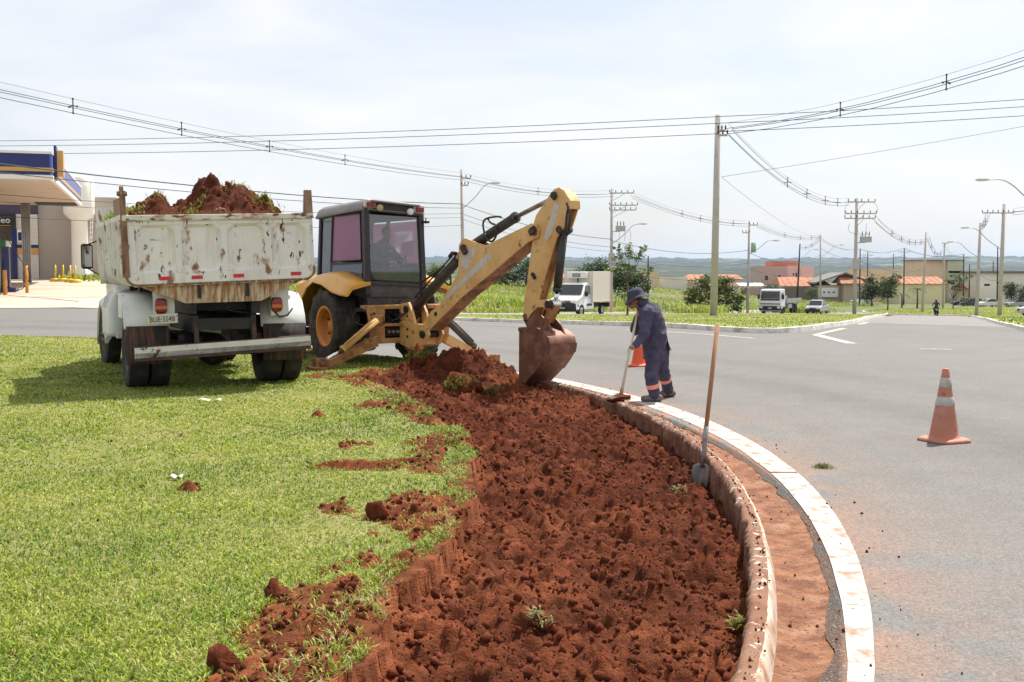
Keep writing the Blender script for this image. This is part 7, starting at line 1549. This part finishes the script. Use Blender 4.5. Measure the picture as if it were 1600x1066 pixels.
h = bld('small orange roofed house beside the workshop'); block(h, 1503, 1528, 452, 232, 7, c_beige); slope(h, 1503, 1528, 452, 444.5, 232, 7, m_tileroof, hip=.1)
for q, (px0, px1, yt, Y, mt, rf_) in enumerate(((862, 890, 432, 260, c_beige, m_tileroof), (1345, 1372, 437, 250, c_beige, m_tileroof), (1560, 1600, 434, 280, c_yel, m_tileroof), (1120, 1158, 433, 270, c_pink, m_tileroof), (690, 730, 436, 240, c_pale, m_greyroof))):
    h = bld(('small orange roofed house behind the box van', 'tiled house between the garage house and the trees', 'yellow house behind the flat-roofed hall', 'pink house hidden behind the mango tree', 'low pale house left of the grey roofed one')[q]); block(h, px0, px1, yt + 3, Y, 8, mt); slope(h, px0, px1, yt + 3, yt - 4, Y, 8, rf_, hip=.15)

# ================================================================== TREES AND FIELD
m_leaf = M('tree_leaf', (.06, .1, .03), .5, tint=True, var=0, sub=.3, spec=.45); m_bark = M('bark', (.10, .075, .055), .9, var=.25, vscale=4, bump=.4, bscale=10)
def tree(base, lobes, n, leaf, pal, label, trunk_r=.16, name='tree', cat='tree', grp=None, gap=.42, fork=1.3, seed=None):
    """lobes: (dx,dy,z,rx,ry,rz) ellipsoids of the crown; leaves sit in clumps through their volume"""
    rng = np.random.default_rng(seed or int(abs(base[0] * 37 + base[1] * 11)) + 1); o = empty(name, base, 0, label, cat, grp); tk = MB()
    zc_ = min(l[2] - l[5] * .4 for l in lobes); f0 = Vector((0, 0, min(fork, max(.25, zc_)))); tk.tube([(0, 0, -.25), f0 * .5 + Vector((.03, 0, 0)), f0], [trunk_r * 1.25, trunk_r, trunk_r * .85], 8)
    for l in lobes:
        c = Vector(l[:3]); mid = f0 * .45 + c * .55 + Vector((rng.normal(0, .1), rng.normal(0, .1), -.1)); tk.tube([f0, mid, c], [trunk_r * .6, trunk_r * .35, trunk_r * .15], 6)
        for q in range(4): e = c + Vector((rng.normal(0, .5) * l[3], rng.normal(0, .5) * l[4], rng.normal(.1, .4) * l[5])); tk.tube([mid * .4 + c * .6, e], [trunk_r * .2, trunk_r * .06], 5)
    tk.build('trunk', m_bark, o)
    vol = np.array([l[3] * l[4] * l[5] for l in lobes]) ** .75; vol /= vol.sum(); P = []; Nn = []
    for l, w_ in zip(lobes, vol):
        k = max(6, int(n * w_ / 26)); d = rng.normal(0, 1, (k, 3)); d /= np.linalg.norm(d, axis=1)[:, None]; rad = rng.random(k) ** (1 / 2.4) * (.86 + .26 * rng.random(k)); cc = np.array(l[:3]) + d * rad[:, None] * np.array(l[3:6])
        sz_ = np.mean(l[3:6]) * (.12 + .12 * rng.random(k))
        pts = np.repeat(cc, 26, 0) + rng.normal(0, 1, (k * 26, 3)) * np.repeat(sz_, 26)[:, None] * np.array([1, 1, .62]); P.append(pts); Nn.append(np.repeat(.72 + .5 * rng.random(k), 26))
    P = np.concatenate(P); sh = np.concatenate(Nn); n_ = len(P); a = rng.normal(0, 1, (n_, 3)); a[:, 2] = a[:, 2] * .5 - .25; a /= np.linalg.norm(a, axis=1)[:, None]; up = rng.normal(0, .6, (n_, 3)); up[:, 2] += 1; b = np.cross(a, up); b /= np.linalg.norm(b, axis=1)[:, None]; L = leaf * (.6 + .8 * rng.random(n_))[:, None]; W = L * .42
    V = np.stack([P - a * L * .5, P + b * W * .5, P + a * L * .5, P - b * W * .5], 1).reshape(-1, 3); F_ = np.arange(n_ * 4).reshape(-1, 4); pal = np.array(pal); ci = rng.integers(0, len(pal), n_); C = np.repeat(pal[ci] * (sh * (.8 + .4 * rng.random(n_)))[:, None], 4, 0)
    np_mesh('crown', V, F_, m_leaf, o, False, C); return o
DK = [(.042, .078, .026), (.062, .108, .034), (.09, .135, .046)]; MG = [(.08, .13, .028), (.13, .19, .045), (.21, .25, .07), (.28, .26, .09)]; LT_ = [(.09, .15, .035), (.14, .20, .05), (.20, .25, .08)]; PL = [(.10, .14, .05), (.16, .19, .08)]
tree(col_at(822, 150), [(0, 0, 2.3, 2.9, 2.2, 1.7), (-1.6, 0, 1.5, 1.5, 1.4, 1.2), (1.2, .3, 3.1, 1.9, 1.6, 1.5), (1.9, 0, 1.6, 1.6, 1.4, 1.3)], 6200, .30, DK, 'dark broad tree standing in the field behind the dipper arm')
tree(col_at(920, 138), [(0, 0, 2.7, 2.5, 2.0, 1.9), (-1.8, 0, 2.0, 1.4, 1.3, 1.2), (1.2, 0, 3.7, 1.8, 1.6, 1.4), (1.6, 0, 1.9, 1.7, 1.6, 1.4)], 6200, .30, DK, 'dark tree directly behind the box van cab')
tree(col_at(982, 134), [(0, 0, 2.6, 2.4, 2.0, 2.0), (-1.5, 0, 3.2, 1.7, 1.5, 1.4), (1.5, 0, 2.3, 1.6, 1.4, 1.4)], 6000, .30, DK + [(.08, .11, .04)], 'dark tree between the box van and the thin far pole')
tree(col_at(980, 53.5, .1), [(-.35, 0, 2.7, .5, .4, .4), (.45, 0, 2.95, .45, .4, .35), (0, 0, 3.15, .45, .4, .4), (-.75, 0, 2.35, .35, .3, .25), (.75, .1, 3.3, .3, .3, .25), (.15, 0, 2.35, .5, .4, .3), (.95, 0, 2.25, .35, .3, .25), (-.5, 0, 3.4, .25, .2, .2)], 1700, .13, LT_, 'slender young tree with sparse light leaves on the splitter island', .045, fork=1.7)
tree(col_at(1115, 112, .0), [(0, 0, 2.3, 1.9, 1.7, 1.5), (-1.9, 0, 1.9, 1.3, 1.2, 1.1), (1.8, 0, 1.9, 1.4, 1.3, 1.2), (-.8, 0, 3.3, 1.0, 1.0, .8), (1.0, 0, 3.3, 1.1, 1.0, .9), (-2.4, 0, 1.2, .8, .8, .6), (2.4, 0, 1.2, .9, .8, .7)], 5600, .34, MG, 'glossy mango tree with low spreading crown beside the tall pole', .2, fork=.9)
tree(col_at(1145, 109, .05), [(0, 0, .6, .9, .7, .5), (.6, 0, .5, .6, .5, .4)], 700, .22, DK, 'low dark shrub at the foot of the mango tree', .05, 'shrub', 'shrub', fork=.3)
tree(col_at(1205, 216), [(0, 0, 2.3, 1.65, 1.5, 1.25)], 2600, .22, DK, 'clipped round dark tree before the pink house', .12, gap=0)
tree(col_at(1268, 218), [(0, 0, 2.2, 1.25, 1.2, 1.05)], 2200, .2, PL, 'clipped round pale tree by the dark street wall', .12)
tree(col_at(1362, 196), [(0, 0, 3.4, 2.0, 1.9, 1.9), (-1.1, 0, 2.4, 1.6, 1.5, 1.5), (1.2, 0, 2.6, 1.6, 1.5, 1.5), (.2, 0, 5.0, 1.1, 1.1, 1.0)], 4600, .32, DK, 'dense dark tree beside the brown garage house')
tree(col_at(1387, 156, .1), [(0, 0, 3.6, 1.3, 1.2, 1.6), (.8, 0, 4.3, 1.0, 1.0, 1.1), (-.5, 0, 2.6, .9, .9, .9), (.5, 0, 2.4, .8, .8, .8)], 3200, .28, [(.05, .085, .03), (.08, .12, .04), (.12, .15, .055)], 'slim trunked tree on the far grass island', .1, fork=1.7)
tree(col_at(1580, 194), [(0, 0, 2.7, 1.6, 1.5, 1.7), (-.5, 0, 3.6, 1.1, 1.1, 1.0)], 3200, .26, DK, 'round dark tree before the flat-roofed hall')
tree(col_at(1601, 190), [(0, 0, 2.4, 1.5, 1.5, 1.6), (.6, 0, 3.2, 1.2, 1.2, 1.0)], 3000, .26, [(.05, .085, .03), (.075, .11, .04)], 'round mid green tree beside the dark one before the hall')
tree(col_at(1489, 168, .1), [(0, 0, 4.0, 1.3, 1.2, .45), (1.2, 0, 4.6, 1.0, .9, .4), (-1.0, 0, 4.3, .8, .8, .35), (.5, 0, 3.2, .9, .9, .35), (2.3, 0, 4.9, .8, .8, .3), (.2, 0, 5.2, .9, .8, .3)], 1500, .26, PL + [(.06, .1, .035)], 'open feathery tree in front of the workshop door', .08, fork=1.6)
tree(col_at(684, 160), [(0, 0, 2.2, 2.0, 1.6, 1.1), (-1.2, 0, 1.6, 1.2, 1.2, .9), (1.3, 0, 1.5, 1.3, 1.2, .9)], 3200, .3, LT_, 'light green bushy tree left of the raised boom')
tree(col_at(1510, 200), [(0, 0, 1.0, 1.3, 1.1, .9), (1.4, 0, .9, 1.1, 1.0, .8)], 1800, .26, DK + PL, 'low bush beside the parked dark cars', .08, 'shrub', 'shrub', fork=.4)
tree(col_at(768, 150), [(0, 0, .9, 1.6, 1.2, .8), (1.6, 0, .8, 1.2, 1.0, .7)], 1900, .28, LT_, 'low green bush in the field under the boom', .06, 'shrub', 'shrub', fork=.3)
def palm(base, h, fr, label, seed):
    rng = np.random.default_rng(seed); o = empty('palm_tree', base, 0, label, 'palm tree'); MB().tube([(0, 0, -.2), (.03, 0, h * .5), (0, 0, h)], [.16, .12, .10], 8).build('trunk', m_bark, o)
    for i in range(fr):
        a = 2 * math.pi * i / fr + rng.normal(0, .15); L = 1.25 + .4 * rng.random(); el = rng.uniform(.1, 1.0); mb = MB(); pts = []
        for t in np.linspace(0, 1, 8): r_ = L * t * math.cos(el * (1 - t * .4)); pts.append(Vector((math.cos(a) * r_, math.sin(a) * r_, h + L * (math.sin(el) * t - .75 * t * t))))
        mb.tube(pts, [.03 - .003 * k for k in range(8)], 4); sd = Vector((-math.sin(a), math.cos(a), 0))
        for k in range(1, 8):
            for s_ in (-1, 1):
                w_ = .42 * (1 - abs(k / 8 - .45)); p = pts[k]; q = p + sd * (s_ * w_ * .8) + (pts[k] - pts[k - 1]).normalized() * .15 - Vector((0, 0, .18)); m2 = (pts[k] - pts[k - 1]).normalized() * .045; mb.add([p - m2, p + m2, q], [(0, 1, 2)])
        mb.build('frond', m_frond, o)
m_frond = M('palm_frond', (.10, .14, .05), .6, var=.2, vscale=2, sub=.25)
palm(col_at(1433, 172, .1), 3.0, 14, 'small palm on the far island before the yellow house', 4); palm(col_at(1409, 178, .1), 2.2, 12, 'short palm beside the slim trunked tree', 6)
# rough grass of the vacant field
fld = [(p.x, p.y) for p in offset(RBs, 8.2)[2:-4]] + [(70, 215), (40, 225), (-40, 225), (-40, 90)]
verge_blades('field_grass', (-40, 75), (62, 225), 90000, fld, -.08, .62, .10, 141, .05, .45)
rngf = np.random.default_rng(8); tl_ = []
for px, Y, s_, n_ in ((790, 104, 2.2, 900), (765, 110, 1.6, 500), (815, 108, 1.8, 600), (1070, 120, 2.0, 600), (1245, 126, 1.6, 600), (1262, 132, 1.8, 500), (1040, 128, 2.5, 700), (900, 118, 2.5, 500), (1090, 104, 1.6, 400)):
    c = col_at(px, Y); X = rngf.normal(c.x, s_, n_); Yy_ = rngf.normal(c.y, s_, n_); tl_.append(np.column_stack([X, Yy_, hz(X, Yy_) - .05]))
T_ = np.concatenate(tl_); n_ = len(T_); blades('tall_grass', T_, .7 + .9 * rngf.random(n_), .05 + .06 * rngf.random(n_), grass_cols(T_[:, 0] * .3, T_[:, 1] * .3, n_, 15, -.05), .5, seed=77)

# ================================================================== SMALL THINGS
def sod(px, py, z, r_, label, seed, dark=.8):
    p = gz(px, py, z); p.z = float(soil_z(p.x, p.y)) + r_ * .25; rng = np.random.default_rng(seed); o = empty('sod_clump', p, 0, label, 'sod', 'torn sods on the soil')
    clods('earth', [np.array((0, 0, 0)), np.array((r_ * .6, 0, -.02))], [r_, r_ * .7], m_soillump, seed, None, o); n_ = int(2600 * r_ * (.35 if r_ < .09 else 1)); d = rng.normal(0, 1, (n_, 3)); d /= np.linalg.norm(d, axis=1)[:, None]; d[:, 2] = np.abs(d[:, 2]); P = d * r_ * np.array([1.0, .9, .7])
    blades('grass', P, .04 + .07 * rng.random(n_), .006 + .006 * rng.random(n_), grass_cols(P[:, 0] * 8, P[:, 1] * 8, n_, seed, .6 if 'dry' in label else .1) * dark * .8, .95, None, None, o, seed, .8)
sod(722, 590, .25, .24, 'large torn sod of grass on the soil mound before the bucket', 3); sod(655, 585, .12, .20, 'grey-green sod lying at the far edge of the bed', 4, .75); sod(775, 615, .02, .13, 'small dark sod at the foot of the mound', 5, .6); sod(1158, 995, -.1, .05, 'tuft of grass growing at the kerb foot', 6); sod(845, 1000, -.1, .06, 'dry tuft of roots lying in the loose soil', 7, .7)
sod(1062, 770, -.1, .06, 'dry sod scrap near the shovel blade', 8, .8); sod(905, 600, .1, .11, 'torn sod on the kerb beside the bucket', 9); sod(935, 610, .1, .10, 'torn sod on the kerb between bucket and hoe', 10)
tf = gz(1285, 731, .012); o = empty('grass_scrap', tf, 0, 'scrap of uprooted grass lying on the asphalt', 'grass scrap'); rng = np.random.default_rng(4); P = rng.normal(0, 1, (160, 3)) * np.array([.045, .025, .006]); P[:, 2] = np.abs(P[:, 2]); blades('blades', P, .03 + .04 * rng.random(160), .005 + .003 * rng.random(160), grass_cols(P[:, 0], P[:, 1], 160, 2, .1) * .42, .98, None, None, o, 5, .9)
for px, py, w_, d_, mt, lb in ((327, 626, .30, .05, m_fwhite, 'white strip of plastic lying on the grass behind the truck'), (275, 749, .10, .05, m_fwhite, 'white scrap of paper lying on the lawn')):
    p = gz(px, py, .12); q = MB(); q.loft([[(-w_ / 2 + w_ * i / 6, -d_ / 2, .012 * math.sin(i * 1.7) + .02), (-w_ / 2 + w_ * i / 6, d_ / 2, .012 * math.sin(i * 1.3) + .025), (-w_ / 2 + w_ * i / 6, d_ / 2, .012 * math.sin(i * 1.3) + .02), (-w_ / 2 + w_ * i / 6, -d_ / 2, .012 * math.sin(i * 1.7) + .015)] for i in range(7)]); o = q.build('litter', mt); o.location = (p.x, p.y, float(lawn_z(p.x, p.y)) + .01); tag(o, lb, 'litter')
for q, (px, py, s_) in enumerate(((1017, 671, .0), (1146, 463, 0))): pass
# ---- the air over the valley
hzb = MB(); hzb.b2((-12500, -400, -24), (12500, 11500, 190)); haze = hzb.build('haze', None); haze.data.materials.clear(); tag(haze, kind='stuff')
m_h = bpy.data.materials.new('haze_air'); m_h.use_nodes = True; nh = m_h.node_tree.nodes; nh.remove(nh['Principled BSDF']); pv = nh.new('ShaderNodeVolumePrincipled'); pv.inputs['Color'].default_value = (.48, .68, 1.0, 1); pv.inputs['Density'].default_value = .00005; pv.inputs['Anisotropy'].default_value = .2; m_h.node_tree.links.new(pv.outputs['Volume'], nh['Material Output'].inputs['Volume']); haze.data.materials.append(m_h)
